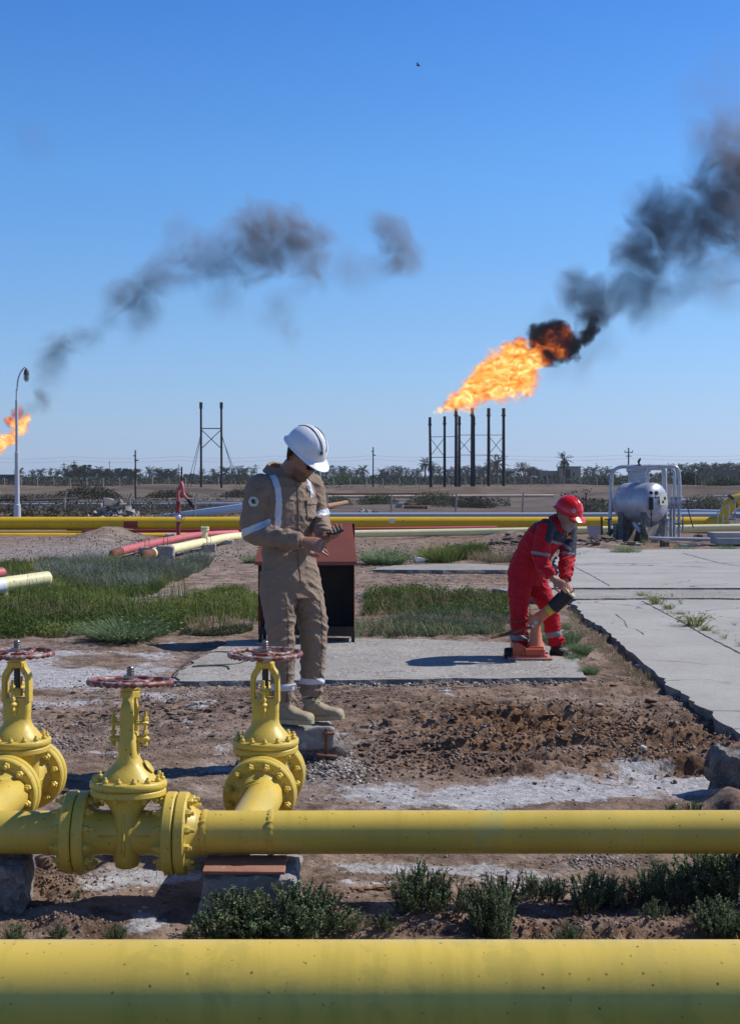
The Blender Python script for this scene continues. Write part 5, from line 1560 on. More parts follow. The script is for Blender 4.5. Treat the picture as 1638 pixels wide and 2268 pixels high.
mt(W4, 1632, 1446, 30, 'lowest weed of the slab joint at the right edge', z=.05, group=GJ)
mt(W4, 1625, 1398, 8, 'tiny weed patch at the right edge above the slab joint', 2, z=.065, group=GJ)
mt(W4, 1425, 1216, 26, 'tall thin weed stalk standing on the far pale slab', .8, z=.1)
mt(W3, 1385, 1234, 34, 'light green tuft at the edge of the far slab in front of the tank', 1.0)
mt(W3, 1510, 1226, 24, 'light green tuft in front of the low silver pipe', 1.3)
mt(W3, 1606, 1224, 24, 'small green tuft in front of the slab stack')
mt(W2, 1585, 1229, 12, 'dry low tuft left of the one by the slab stack', 1.4)
mt(W1, 1268, 1240, 24, 'reddish green weed right of the man in red')
mt(W3, 1330, 1196, 22, 'green tuft at the foot of the pinkish board', 1.2)
GE = 'tufts along the broken slab edge'
for i, (px, py, h, wd) in enumerate([(1290, 1352, 26, 1.2), (1318, 1366, 24, 1.2), (1300, 1378, 18, 1.2), (1345, 1392, 30, 1.3), (1372, 1412, 32, 1.3), (1395, 1428, 24, 1.2), (1350, 1418, 20, 1.4), (1418, 1436, 18, 1), (1330, 1400, 16, 1.2)]):
    mt(W2, px, py, h, ['dry grass tuft at the top corner of the broken slab edge', 'dry grass tuft second along the broken slab edge, by the black cylinder', 'low dry tuft beside the leg of the man in red', 'dry grass tuft midway along the broken slab edge', 'tallest dry grass tuft on the broken slab edge', 'dry grass tuft where the slab edge darkens', 'wide low dry tuft away from the slab edge', 'lowest dry tuft on the broken slab edge', 'small dry tuft right of the shoe of the man in red'][i], wd, group=GE)
GR = 'green tufts right of the man in red'
for i, (px, py, h, wd, lab) in enumerate([(1258, 1428, 40, 1.0, 'green tuft right behind the shoe of the man in red'), (1287, 1450, 34, 1.1, 'round green tuft right of the shoe of the man in red'), (1270, 1465, 24, 1, 'low green tuft just below the shoe of the man in red'), (1305, 1494, 28, 1.1, 'green tuft at the right end of the concrete pad'), (1245, 1395, 26, 1, 'green tuft between the leg of the man in red and the slab')]):
    mt(W3, px, py, h, lab, wd * .8, group=GR)
mt(W3, 850, 1248, 46, 'round olive bush between the cabinet and the man in red', 1.5)
mt(W3, 273, 1418, 62, 'round dark bush at the lower edge of the green weeds', 1.7)
mt(W3, 560, 1246, 22, 'small green bush just left of the man in beige', 1.3)
mt(W1, 990, 1228, 40, 'tall yellow-green weed beside the round olive bush, between the two men', .8)
mt(W1, 1055, 1222, 34, 'yellow-green weed left of the man in red below the pipes', .8)
for i, (px, py, h, lab) in enumerate([(170, 1424, 14, 'tiny plant on bare soil left of the round dark bush'), (1330, 1545, 18, 'small dry sprig right below the concrete pad'), (1345, 1538, 16, 'small dry sprig a little right of the other below the pad'), (1312, 1524, 14, 'tiny sprig at the lower right of the concrete pad')]):
    mt(W4, px, py, h, lab)

# ------------------------------------------------------------------ ground cover (nobody could count it)
def in_poly(px, py, poly):
    c = np.zeros(len(px), bool); n = len(poly)
    for i in range(n):
        x0, y0 = poly[i]; x1, y1 = poly[(i + 1) % n]
        k = ((y0 > py) != (y1 > py)) & (px < (x1 - x0) * (py - y0) / (y1 - y0 + 1e-9) + x0)
        c ^= k
    return c
def cover(name, poly, n, H, W, mat, label, seed, dens=.5, dscale=1.2, leaves=0, lsize=.02, flop=.4, zoff=0.0, spread=.45, cat='grass'):
    rs = np.random.default_rng(seed)
    w = [gp(x, y) for x, y in poly]; wp = [(p.x, p.y) for p in w]
    xs = [p[0] for p in wp]; ys = [p[1] for p in wp]
    X = []; Y = []
    tot = 0
    while tot < n + leaves:
        x = rs.uniform(min(xs), max(xs), 60000); y = rs.uniform(min(ys), max(ys), 60000)
        sc_ = np.clip(y / 20, .15, 1.6)
        k = in_poly(x + 1.1 * sc_ * (fbm(x * 1.1 / sc_, y * .8 / sc_, seed + 31, 4) - .5), y + 4.5 * sc_ * (fbm(x * .9 / sc_, y * .9 / sc_, seed + 37, 4) - .5), wp)
        k &= (fbm(x * dscale, y * dscale, seed, 4) * .7 + .3 * fbm(x * dscale * 4, y * dscale * 4, seed + 9, 2) + .10 * rs.normal(size=len(x))) > (1 - dens)
        X.append(x[k]); Y.append(y[k]); tot += k.sum()
    X = np.concatenate(X)[:n + leaves]; Y = np.concatenate(Y)[:n + leaves]
    Z = hmap(X, Y) + zoff
    P = np.stack([X, Y, Z], 1)
    hmod = .45 + 1.1 * fbm(X * 1.7, Y * 1.7, seed + 3, 3)
    tb = np.clip(1.6 * (fbm(X * .9, Y * .9, seed + 5, 3) - .3), 0, 1)
    D = unit(np.concatenate([rs.normal(size=(n, 2)) * spread, np.ones((n, 1))], 1))
    bv = np.concatenate([rs.normal(size=(n, 2)) * .6, -np.ones((n, 1)) * .4], 1) * flop * rs.uniform(0, 1, (n, 1))
    L = H * rs.uniform(.35, 1.1, n) * hmod[:n]
    V, Fq, T = blade_quads(P[:n], D, L, W * rs.uniform(.6, 1.3, n), bv, np.clip(tb[:n] + rs.uniform(-.35, .35, n), 0, 1))
    if leaves:
        Q = P[n:].copy(); Q[:, 2] += H * rs.uniform(0, .9, leaves) ** 1.2 * hmod[n:]
        D2 = unit(rs.normal(size=(leaves, 3)) + np.array([0, 0, .3]))
        Vl, Fl, Tl = leaf_tris(Q, D2, lsize * rs.uniform(.6, 1.5, leaves), lsize * .65, np.clip(tb[n:] + rs.uniform(-.35, .35, leaves), 0, 1), rs)
        Fq = np.concatenate([Fq, Fl + len(V)]); V = np.concatenate([V, Vl]); T = np.concatenate([T, Tl])
    o = np_mesh(name, V, Fq, mat, cols=np.repeat(T[:, None], 3, 1))
    tag(o, label, cat, kind='stuff')
    return o
cover('weeds', [(-60, 1330), (60, 1322), (250, 1334), (430, 1332), (575, 1338), (590, 1380), (520, 1386), (430, 1388), (330, 1402), (200, 1400), (100, 1410), (-60, 1416)], 9000, .17, .011, M_weed, 'dense green weeds left of the man in beige', 101, .51, 1.3, 48000, .030)
cover('weeds', [(-60, 1318), (100, 1300), (170, 1322), (300, 1330), (250, 1345), (-60, 1350)], 7000, .2, .011, M_weed, 'green weeds round the cream pipe end at left', 109, .6, .8, 12000, .026)
cover('grass', [(90, 1262), (210, 1254), (330, 1262), (400, 1258), (470, 1246), (455, 1270), (400, 1290), (330, 1318), (200, 1322), (110, 1300)], 24000, .26, .010, M_pale, 'tall silvery grass in front of the buried pipe ends', 102, .52, .9, 6000, .022)
cover('grass', [(90, 1264), (210, 1258), (330, 1268), (440, 1258), (470, 1250), (440, 1276), (330, 1322), (110, 1318)], 14000, .2, .011, M_weed, 'green growth among the silvery grass', 103, .55, .8, 9000, .024)
cover('grass', [(60, 1252), (200, 1249), (330, 1257), (300, 1266), (90, 1270), (-60, 1275), (-60, 1258)], 6000, .2, .012, M_weed, 'green growth at the edge of the gravel at left', 104, .5, 1.0, 2000, .024)
cover('weeds', [(780, 1332), (900, 1330), (1000, 1326), (1080, 1318), (1128, 1322), (1128, 1362), (1000, 1368), (900, 1372), (782, 1376)], 4500, .15, .010, M_weed, 'green weeds between the cabinet and the man in red', 105, .42, 1.5, 12000, .026)
cover('grass', [(782, 1376), (900, 1372), (1050, 1350), (1128, 1362), (1128, 1408), (1010, 1414), (860, 1408), (782, 1414)], 9000, .12, .008, M_pale, 'sparse dry tufts above the concrete pad', 106, .36, 1.9, 4000, .02)
cover('weeds', [(785, 1376), (1128, 1366), (1128, 1412), (785, 1416)], 4500, .13, .010, M_bush, 'scattered small green clumps above the concrete pad', 116, .38, 2.0, 9000, .018)
cover('grass', [(920, 1236), (1000, 1228), (1130, 1228), (1130, 1243), (1000, 1246), (920, 1245)], 8000, .26, .012, M_weed, 'yellow-green grass strip left of the man in red', 107, .62, 1.0, 5000, .025)
cover('grass', [(920, 1238), (1130, 1232), (1130, 1245), (920, 1246)], 3500, .24, .010, M_straw, 'straw among the yellow-green grass strip', 117, .5, 1.5)
cover('grass', [(460, 1334), (575, 1322), (575, 1342), (470, 1344)], 2500, .22, .010, M_weed, 'tall weeds just left of the man in beige', 118, .6, 1.0, 2500)
cover('weeds', [(420, 1388), (560, 1376), (570, 1382), (470, 1398), (400, 1408)], 1800, .07, .008, M_bushd, 'low dark creeping plants below the green weeds', 119, .5, 1.5, 5000, .018)
cover('weeds', [(1225, 1380), (1262, 1380), (1320, 1440), (1335, 1500), (1290, 1505), (1250, 1440)], 900, .08, .006, M_bush, 'low sparse green growth right of the man in red', 120, .42, 2.2, 3500, .013)
cover('grass', [(1230, 1345), (1300, 1362), (1400, 1440), (1470, 1520), (1440, 1530), (1330, 1450), (1240, 1380)], 2600, .07, .004, M_straw, 'short dry grass along the broken slab edge', 121, .5, 2.0)
cover('dry_litter', [(-60, 1900), (1700, 1900), (1700, 2090), (-60, 2090)], 2600, .045, .0022, M_straw, 'dry bits of straw on the soil between the front pipes', 122, .5, 2.0, spread=3.5, flop=.2)
cover('dry_litter', [(-60, 1420), (1640, 1500), (1640, 1790), (-60, 1790)], 2600, .05, .003, M_straw, 'dry bits of straw on the brown soil', 123, .45, 1.0, spread=3.5, flop=.2)

cover('grass', [(-60, 1335), (575, 1335), (580, 1378), (300, 1398), (-60, 1408)], 700, .42, .010, M_weed, 'tall single stalks standing out of the green weeds', 131, .6, 1.5, 900, .02, spread=.15)
cover('grass', [(-60, 1330), (575, 1330), (580, 1385), (300, 1402), (-60, 1412)], 3500, .2, .008, M_straw, 'straw-coloured stalks among the green weeds', 132, .42, 1.3, spread=.5)
cover('grass', [(785, 1332), (1120, 1322), (1128, 1410), (785, 1412)], 2600, .2, .008, M_straw, 'straw-coloured stalks among the weeds left of the man in red', 133, .42, 1.8, spread=.5)
# pebbles and stones
def pebbles(name, spots, n, s0, s1, mat, label, seed, flat=.7):
    rs = np.random.default_rng(seed)
    ico = [(0, 0, -1), (.72, -.53, -.45), (-.28, -.85, -.45), (-.89, 0, -.45), (-.28, .85, -.45), (.72, .53, -.45), (.28, -.85, .45), (-.72, -.53, .45), (-.72, .53, .45), (.28, .85, .45), (.89, 0, .45), (0, 0, 1)]
    fc = [(0, 1, 2), (1, 0, 5), (0, 2, 3), (0, 3, 4), (0, 4, 5), (1, 5, 10), (2, 1, 6), (3, 2, 7), (4, 3, 8), (5, 4, 9), (1, 10, 6), (2, 6, 7), (3, 7, 8), (4, 8, 9), (5, 9, 10), (6, 10, 11), (7, 6, 11), (8, 7, 11), (9, 8, 11), (10, 9, 11)]
    I = np.array(ico); Fb = np.array(fc)
    X = []; Y = []
    for (px, py, rx, ry, k) in spots:
        c = gp(px, py); m = int(n * k)
        ax = rs.normal(size=m) * .5 * rx; ay = rs.normal(size=m) * .5 * ry
        ay = np.clip(ay, -(py - 1110) if py > 1120 else -3, 400)
        # place on the ground plane
        yy = np.array([gp(px + a, py + b)[1] for a, b in zip(ax, ay)]); xx = (px + ax - 819) / F * yy
        X.append(xx); Y.append(yy)
    X = np.concatenate(X); Y = np.concatenate(Y); m = len(X)
    S = s0 + (s1 - s0) * rs.uniform(0, 1, m) ** 3
    Z = hmap(X, Y) + S * .3
    J = 1 + rs.uniform(-.28, .28, (m, 12, 1))
    sc = np.stack([rs.uniform(.8, 1.4, m), rs.uniform(.7, 1.1, m), rs.uniform(.5, .9, m) * flat / .7], 1)[:, None, :]
    a = rs.uniform(0, 6.28, m); c_, s_2 = np.cos(a), np.sin(a)
    Vb = I[None] * J * sc * S[:, None, None]
    Vx = Vb[:, :, 0] * c_[:, None] - Vb[:, :, 1] * s_2[:, None]; Vy = Vb[:, :, 0] * s_2[:, None] + Vb[:, :, 1] * c_[:, None]
    V = np.stack([Vx + X[:, None], Vy + Y[:, None], Vb[:, :, 2] + Z[:, None]], -1).reshape(-1, 3)
    Fq = (Fb[None] + (np.arange(m) * 12)[:, None, None]).reshape(-1, 3)
    T = np.repeat(rs.uniform(0, 1, m), 12)
    o = np_mesh(name, V, Fq, mat, cols=np.repeat(T[:, None], 3, 1))
    return tag(o, label, 'gravel', kind='stuff')
def stonemat(name, stops):
    m = bpy.data.materials.new(name); t, bs, out = nodes_of(m)
    a = t.nodes.new('ShaderNodeAttribute'); a.attribute_name = 'tint'; sp = t.nodes.new('ShaderNodeSeparateColor'); t.links.new(a.outputs['Color'], sp.inputs[0])
    c = ramp(t, sp.outputs[0], stops)
    c = mix(t, ramp(t, noise(t, coordn(t, 'World'), 60, 3, .6), [(.4, 0), (.7, .4)]), c, (.16, .13, .11))
    t.links.new(c, bs.inputs['Base Color']); bs.inputs['Roughness'].default_value = .85
    return m
M_peb = stonemat('pebbles', [(0, (.07, .06, .055)), (.45, (.20, .17, .15)), (.7, (.32, .28, .25)), (.88, (.34, .22, .17)), (.93, (.55, .53, .50)), (1, (.68, .66, .62))])
M_dirtb = stonemat('soil_crumbs', [(0, (.085, .055, .038)), (.5, (.16, .105, .078)), (1, (.26, .19, .15))])
M_rustb = stonemat('rusty_crumbs', [(0, (.075, .040, .022)), (.5, (.15, .080, .042)), (.85, (.25, .15, .085)), (1, (.35, .28, .22))])
pebbles('pebbles', [(725, 1690, 55, 26, .5), (770, 1715, 60, 20, .35), (690, 1700, 40, 30, .2)], 2600, .005, .017, M_peb, 'loose gravel piled round the concrete plinth', 1)
pebbles('pebbles', [(110, 1655, 80, 22, 1)], 900, .004, .014, M_peb, 'gravel patch behind the leftmost valve', 2)
pebbles('pebbles', [(819, 1640, 1000, 200, 1)], 3600, .002, .009, M_peb, 'small stones scattered over the open soil', 3)
pebbles('pebbles', [(819, 2000, 900, 90, .6), (1330, 1915, 120, 14, .3), (380, 1500, 200, 20, .3)], 2200, .002, .009, M_peb, 'small stones between the front pipes', 4)
pebbles('pebbles', [(1400, 1312, 300, 8, .6), (900, 1322, 300, 10, .4), (300, 1322, 300, 6, .3), (800, 1512, 500, 7, .7)], 3800, .006, .018, M_peb, 'gravel along the slab edges', 5)
pebbles('pebbles', [(200, 1225, 300, 24, 1), (640, 1250, 400, 50, .5), (1000, 1280, 300, 40, .4)], 2400, .006, .022, M_peb, 'stones on the gravel road and dirt beyond', 6)
pebbles('pebbles', [(1500, 1570, 160, 60, .6), (1340, 1420, 60, 60, .4)], 800, .003, .012, M_peb, 'stones beside the broken slab edge', 7)
pebbles('soil_crumbs', [(700, 1590, 700, 90, .6), (250, 1600, 350, 80, .4), (600, 1540, 500, 30, .3)], 5200, .0025, .010, M_dirtb, 'crumbs of brown soil', 8, .9)
pebbles('soil_crumbs', [(1200, 1625, 300, 70, .8), (1480, 1650, 180, 60, .5), (1000, 1680, 220, 40, .3)], 6000, .003, .015, M_rustb, 'churned rusty soil crumbs', 9, .9)
pebbles('soil_crumbs', [(1200, 2060, 500, 22, .6), (120, 1960, 100, 40, .3), (120, 2060, 130, 18, .2), (700, 2060, 90, 20, .2)], 3000, .002, .009, M_dirtb, 'soil crumbs behind the front pipe', 10, .9)
pebbles('soil_crumbs', [(400, 1200, 300, 10, .5), (700, 1225, 500, 24, .7), (1150, 1215, 160, 14, .4)], 2400, .010, .03, M_dirtb, 'soil crumbs near the far pipes', 12, .9)
pebbles('stones', [(1300, 1640, 300, 60, 1)], 26, .016, .03, M_peb, 'larger stones in the rusty soil', 11)

clods('dirt_clods', 1250, 1630, 330, 60, 300, 21, M_clodr, .035, .13, 'dark rusty clods of churned soil')
clods('dirt_clods', 950, 1660, 230, 50, 170, 22, M_clod, .03, .11, 'dark clods of soil right of the concrete plinth')
clods('dirt_clods', 350, 1590, 260, 50, 190, 23, M_clod, .03, .10, 'dark clods of soil behind the valves')
clods('dirt_clods', 1100, 1975, 400, 30, 120, 24, M_clod, .03, .09, 'dark clods of soil between the front pipes')
clods('dirt_clods', 700, 1560, 400, 25, 150, 25, M_clod, .025, .08, 'dark clods of soil below the concrete pad')
# litter
def litter(px, py, w_, h_, col, seed, label, nm, cat):
    rnd = random.Random(seed); c = gp(px, py); c.z = hz(c.x, c.y) + h_ * .5
    m = MB(); m.hull([c + Vector((rnd.uniform(-1, 1) * w_, rnd.uniform(-1, 1) * w_ * .5, rnd.uniform(-.6, 1) * h_)) for _ in range(11)])
    return tag(m.build(nm, col, smooth=False), label, cat)
M_lit = paint('crumpled_white', (.72, .72, .72), (.6, .6, .62), .5, 20, bump=0)
litter(1418, 1476, .055, .018, M_lit, 1, 'crushed clear plastic bottle beside the broken slab edge', 'plastic_bottle', 'litter')
litter(1252, 1492, .09, .008, M_lit, 2, 'flat white scrap right of the shoe of the man in red', 'paper_scrap', 'litter')
litter(1330, 1566, .05, .012, M_lit, 3, 'torn white scrap on the rusty soil', 'paper_scrap', 'litter')
litter(1226, 1572, .02, .012, M_lit, 4, 'small white stone-like scrap in the middle of the rusty soil', 'paper_scrap', 'litter')
litter(265, 1385, .10, .05, M_lit, 5, 'white plastic scrap in the green weeds above the round dark bush', 'plastic_scrap', 'litter')
litter(387, 1384, .12, .05, M_lit, 6, 'pale scrap in the green weeds left of the man in beige', 'plastic_scrap', 'litter')
litter(930, 1245, .16, .08, M_lit, 8, 'grey stone-like scrap at the foot of the yellow-green grass', 'plastic_scrap', 'litter')

# ------------------------------------------------------------------ distant trees
def palm_mesh(seed, H=8.0):
    rs = np.random.default_rng(seed)
    nf = 30
    Vs = []; Fs = []; Ts = []; off = 0
    for i in range(nf):
        a = rs.uniform(0, 2 * PI); el = rs.uniform(-.75, 1.45)
        L = rs.uniform(2.3, 3.0)
        t = np.linspace(0, 1, 9)
        e = el - t * (1.0 + .4 * rs.uniform())
        d = np.stack([np.cos(a) * np.cos(e), np.sin(a) * np.cos(e), np.sin(e)], 1)
        c = np.concatenate([[[0, 0, 0]], np.cumsum(d[:-1] * L / 8, 0)])
        n = 44
        u = np.linspace(.12, .99, n) * 8; k = np.minimum(u.astype(int), 7); f = (u - k)[:, None]
        P = c[k] * (1 - f) + c[k + 1] * f; T = unit(c[k + 1] - c[k])
        side = np.cross(T, np.array([[0, 0, 1.0]]) + 1e-3); side = unit(side) * np.where(np.arange(n) % 2, 1, -1)[:, None]
        D = unit(side + T * .6 + np.array([[0, 0, -.25]]))
        ll = .62 * np.sin(np.clip(u / 8, .05, .97) * PI) ** .5
        V, Fq, tt = leaf_tris(P, D, ll, .11, np.full(n, np.clip(.2 + .4 * el + rs.uniform(-.1, .2), 0, 1)), rs)
        Vs.append(V); Fs.append(Fq + off); Ts.append(tt); off += len(V)
    V = np.concatenate(Vs); V[:, 2] += H
    return V, np.concatenate(Fs), np.concatenate(Ts)
def trunk_mb(H, r0, r1, seed, lean=.05):
    m = MB(); rnd = random.Random(seed); pts = []; a = rnd.uniform(0, 6.28)
    for k in range(6):
        f = k / 5; pts.append((math.cos(a) * lean * H * (f - 1) * f * 2, math.sin(a) * lean * H * (f - 1) * f * 2, H * f - (.3 if k == 0 else 0)))
    m.tube(pts, [r0 * (1 - f / 5) + r1 * f / 5 for f in range(6)], 8)
    return m
def palm_proto(seed, H):
    t = thing('date_palm', 'x', 'palm tree', (0, -500, -50), group=None)
    V, Fq, T = palm_mesh(seed, H)
    np_mesh('crown', V, Fq, M_treep, t, cols=np.repeat(T[:, None], 3, 1))
    trunk_mb(H + .1, .32, .24, seed).build('trunk', M_bark, t, world=False)
    return t
def tree_proto(seed, H, W, n=4200, mat=None, name='leafy_tree', base=.1):
    rs = np.random.default_rng(seed)
    t = thing(name, 'x', 'tree', (0, -500, -50))
    nb = 22
    C = np.stack([rs.normal(size=nb) * W * .24, rs.normal(size=nb) * W * .24, H * (base + .2 + (.75 - base) * rs.uniform(0, 1, nb) ** .8)], 1)
    Rr = rs.uniform(.09, .2, nb) * min(H, W)
    k = rs.integers(0, nb, n); d = unit(rs.normal(size=(n, 3)))
    P = C[k] + d * (Rr[k] * rs.uniform(.35, 1.1, n))[:, None] * np.array([[1.1, 1.1, .9]])
    P[:, 2] = np.clip(P[:, 2], H * base * .5, None)
    V, Fq, T = leaf_tris(P, unit(rs.normal(size=(n, 3))), H * .045 * rs.uniform(.6, 1.4, n), H * .035, np.clip(rs.uniform(0, .8, n) + .15 * (d[:, 2]), 0, 1), rs)
    np_mesh('crown', V, Fq, mat or M_tree, t, cols=np.repeat(T[:, None], 3, 1))
    m = trunk_mb(H * .5, H * .03, H * .015, seed)
    rnd = random.Random(seed)
    for i in range(6):
        c = C[i]; m.tube([(0, 0, H * .25), tuple(c * np.array([.6, .6, .75])), tuple(c)], [H * .014, H * .009, H * .004], 5)
    m.build('trunk', M_bark, t, world=False)
    return t
PA = [palm_proto(21, 3.9), palm_proto(22, 3.2), palm_proto(23, 6.6)]
TR = [tree_proto(31, 7, 8), tree_proto(32, 9, 8), tree_proto(33, 6, 10)]
def plant_tree(pr, px, topy, Y, label, group=None, H=None, wide=1.0):
    o = pr if pr.name not in _used else copy_tree(pr)
    _used.add(pr.name)
    a = at(px, topy, Y)
    H0 = H
    s = a.z / H0
    o.location = (a.x, Y, 0); o.scale = (s * wide, s * wide, s); o.rotation_euler.z = random.Random(int(px * 3)).uniform(0, 6.28)
    o['label'] = label
    if group: o['group'] = group
    return o
HP = [5.4, 4.7, 8.1]
def where(px):
    for lim, s in ((36, 'above the dark shed at the left edge'), (110, 'just right of the lamp post'), (245, 'in the tall clump right of the lamp post'), (300, 'just left of the slim black pole'), (395, 'between the slim black pole and the fire riser'), (445, 'just left of the twin-mast tower'), (492, 'seen through the twin-mast tower'), (545, 'between the twin-mast tower and the man in beige'), (826, 'between the white helmet and the middle black pole'),
                   (948, 'between the middle black pole and the flare stacks'), (1120, 'seen between the flare stacks'), (1200, 'between the flare stacks and the tan building'), (1360, 'between the tan building and the silver tank'), (1500, 'behind the silver tank'), (1700, 'right of the silver tank')):
        if px < lim: return s
# single palms that can be told apart
special = [(1247, 1009, 330, 2, 'tall date palm standing in front of the tan ruined building'), (942, 1019, 380, 2, 'tall date palm just left of the flare stacks'), (804, 1036, 420, 0, 'broad date palm just left of the middle black pole'), (1100, 1014, 400, 0, 'tall date palm behind the rightmost flare stacks'),
           (387, 1041, 560, 1, 'date palm standing alone just left of the fire riser'), (219, 1038, 520, 0, 'date palm at the right end of the tall lush clump'), (128, 1043, 620, 0, 'date palm right of the lamp post, nearest to the lush clump'), (73, 1045, 640, 1, 'date palm just right of the lamp post')]
for px, ty, Y, k, lab in special: plant_tree(PA[k], px, ty - 3, Y, lab, 'date palms on the skyline', HP[k])
rnd = random.Random(77)
pal = [(44, 1046, 700), (90, 1047, 700), (113, 1046, 640), (332, 1044, 560), (352, 1046, 560), (448, 1046, 600), (474, 1048, 600), (500, 1043, 560), (516, 1046, 600), (530, 1042, 520), (541, 1044, 560), (562, 1046, 600),
       (705, 1040, 560), (722, 1038, 560), (738, 1046, 640), (757, 1042, 600), (762, 1043, 620), (775, 1049, 700), (790, 1046, 640), (845, 1046, 640), (858, 1049, 700), (868, 1042, 560), (885, 1043, 600), (900, 1046, 640), (913, 1049, 700), (925, 1047, 660),
       (956, 1032, 440), (972, 1042, 600), (992, 1046, 700), (1003, 1043, 620), (1022, 1047, 700), (1033, 1042, 560), (1052, 1040, 560), (1062, 1045, 640), (1070, 1041, 560), (1078, 1044, 640), (1088, 1047, 700), (1147, 1046, 640), (1175, 1044, 640),
       (1298, 1044, 620), (1312, 1042, 600), (1329, 1046, 660), (1342, 1043, 620), (1353, 1046, 660), (1484, 1037, 520), (1496, 1040, 560), (1512, 1037, 520), (1524, 1043, 620), (1532, 1040, 560), (1546, 1036, 480), (1556, 1034, 480), (1563, 1040, 560), (1572, 1038, 540), (1582, 1036, 500), (1592, 1037, 540), (1601, 1034, 500), (1610, 1038, 560), (1620, 1036, 540), (1632, 1037, 540), (1644, 1036, 540), (1660, 1038, 560), (-20, 1046, 640)]
for i, (px, ty, Y) in enumerate(pal):
    k = i % 3
    plant_tree(PA[k], px, ty - 8, Y, 'small date palm on the skyline, ' + where(px), 'date palms ' + where(px), HP[k], 1.2)
tre = [(150, 1048, 480, 0), (162, 1042, 450, 1), (173, 1034, 430, 1), (188, 1040, 450, 1), (205, 1046, 470, 0), (232, 1043, 450, 1), (245, 1046, 470, 0), (268, 1042, 450, 1), (283, 1046, 460, 0), (297, 1043, 450, 1), (362, 1046, 480, 2), (372, 1044, 460, 0), (415, 1049, 520, 2), (430, 1050, 500, 2), (462, 1052, 560, 2), (482, 1053, 560, 0), (550, 1052, 520, 2), (510, 1053, 540, 2),
       (640, 1052, 520, 2), (710, 1054, 500, 2), (748, 1056, 460, 2), (770, 1054, 430, 2), (830, 1052, 520, 2), (848, 1053, 560, 0), (862, 1055, 560, 2), (880, 1050, 520, 2), (905, 1052, 520, 2), (918, 1056, 500, 2), (934, 1056, 480, 2), (966, 1052, 520, 2), (1000, 1052, 540, 2), (1030, 1052, 540, 2), (1060, 1054, 540, 2), (1090, 1052, 500, 2), (1122, 1043, 420, 0), (1180, 1040, 500, 0), (1196, 1042, 520, 2), (1320, 1052, 500, 2), (1340, 1050, 500, 2), (1300, 1054, 460, 2),
       (1380, 1052, 500, 2), (1450, 1048, 480, 2), (1470, 1050, 480, 0), (1495, 1048, 460, 2), (1516, 1048, 460, 2), (1535, 1046, 440, 2), (1555, 1050, 460, 2), (1580, 1048, 460, 2), (1605, 1048, 460, 2), (1630, 1046, 440, 2), (1655, 1048, 460, 2), (24, 1056, 560, 2), (60, 1056, 560, 2), (100, 1055, 560, 2), (125, 1054, 520, 2), (1140, 1056, 480, 2), (1225, 1054, 520, 2), (980, 1056, 500, 2), (610, 1054, 520, 2), (580, 1054, 520, 2)]
HT = [7.0, 8.8, 5.6]
for i, (px, ty, Y, k) in enumerate(tre):
    plant_tree(TR[k], px, ty + (1 if k == 2 else -4), Y, 'dark leafy tree on the skyline, ' + where(px), 'leafy trees ' + where(px), HT[k], 1.25)
# bare brown trees near the stacks
def bare_tree(px, topy, Y, W, seed, label):
    a = at(px, topy, Y); H = a.z
    t = thing('bare_tree', label, 'tree', (a.x, Y, 0))
    rnd = random.Random(seed); m = MB()
    def rec(p, d, L, r, lv):
        q = p + d * L
        m.tube([p, p.lerp(q, .5) + Vector((rnd.uniform(-1, 1), rnd.uniform(-1, 1), rnd.uniform(-1, 1))) * L * .06, q], [r, r * .8, r * .6], 5, caps=False)
        if lv == 0: return
        for _ in range(rnd.choice((2, 3, 3))):
            nd = (d + Vector((rnd.uniform(-1, 1), rnd.uniform(-1, 1), rnd.uniform(-.25, .8))) * .75).normalized()
            rec(q, nd, L * rnd.uniform(.6, .85), r * .62, lv - 1)
    for k in range(4):
        rec(Vector((0, 0, .5)), Vector((rnd.uniform(-1, 1) * W, rnd.uniform(-.6, .6), 1)).normalized(), H * .27, H * .022, 5)
    m.cyl((0, 0, -.3), (0, 0, .6), H * .035, H * .03, 8)
    m.build('trunk', paint('dry_branch', (.10, .065, .045), (.14, .10, .075), .9, 3, bump=0), t, world=False)
    return t
bare_tree(1092, 1020, 300, .6, 3, 'bare brown branching tree behind the two rightmost flare stacks')
bare_tree(1153, 1018, 300, .9, 5, 'wide bare brown tree right of the flare stacks')
# undergrowth along the grove and brush on the flats
def brush_band(name, x0, x1, y0, y1, n, size, mat, label, seed, hh, dens=.5, dsc=.06):
    rs = np.random.default_rng(seed)
    px = rs.uniform(x0, x1, n * 3); Yv = np.exp(rs.uniform(np.log(y0), np.log(y1), n * 3))
    X = (px - 819) / F * Yv
    k = fbm(X * dsc, Yv * dsc * .5, seed, 3) > 1 - dens
    X = X[k][:n]; Yv = Yv[k][:n]; m = len(X)
    env = .35 + 1.2 * fbm(X * .22, Yv * .1, seed + 2, 3)
    Z = hmap(X, Yv, False) + hh * env * rs.uniform(0, 1, m) ** 1.5
    P = np.stack([X, Yv, Z], 1)
    V, Fq, T = leaf_tris(P, unit(rs.normal(size=(m, 3)) + np.array([0, 0, .6])), size * rs.uniform(.5, 1.4, m), size * .5, rs.uniform(0, 1, m), rs)
    o = np_mesh(name, V, Fq, mat, cols=np.repeat(T[:, None], 3, 1))
    return tag(o, label, 'undergrowth', kind='stuff')
brush_band('undergrowth', -60, 1700, 300, 460, 40000, .45, M_tree, 'dark green undergrowth at the foot of the palm grove', 1, 2.1, .62, .03)
brush_band('undergrowth', -60, 1700, 560, 900, 30000, .9, M_tree, 'far dark band of trees behind the palms', 2, 2.3, .85, .02)
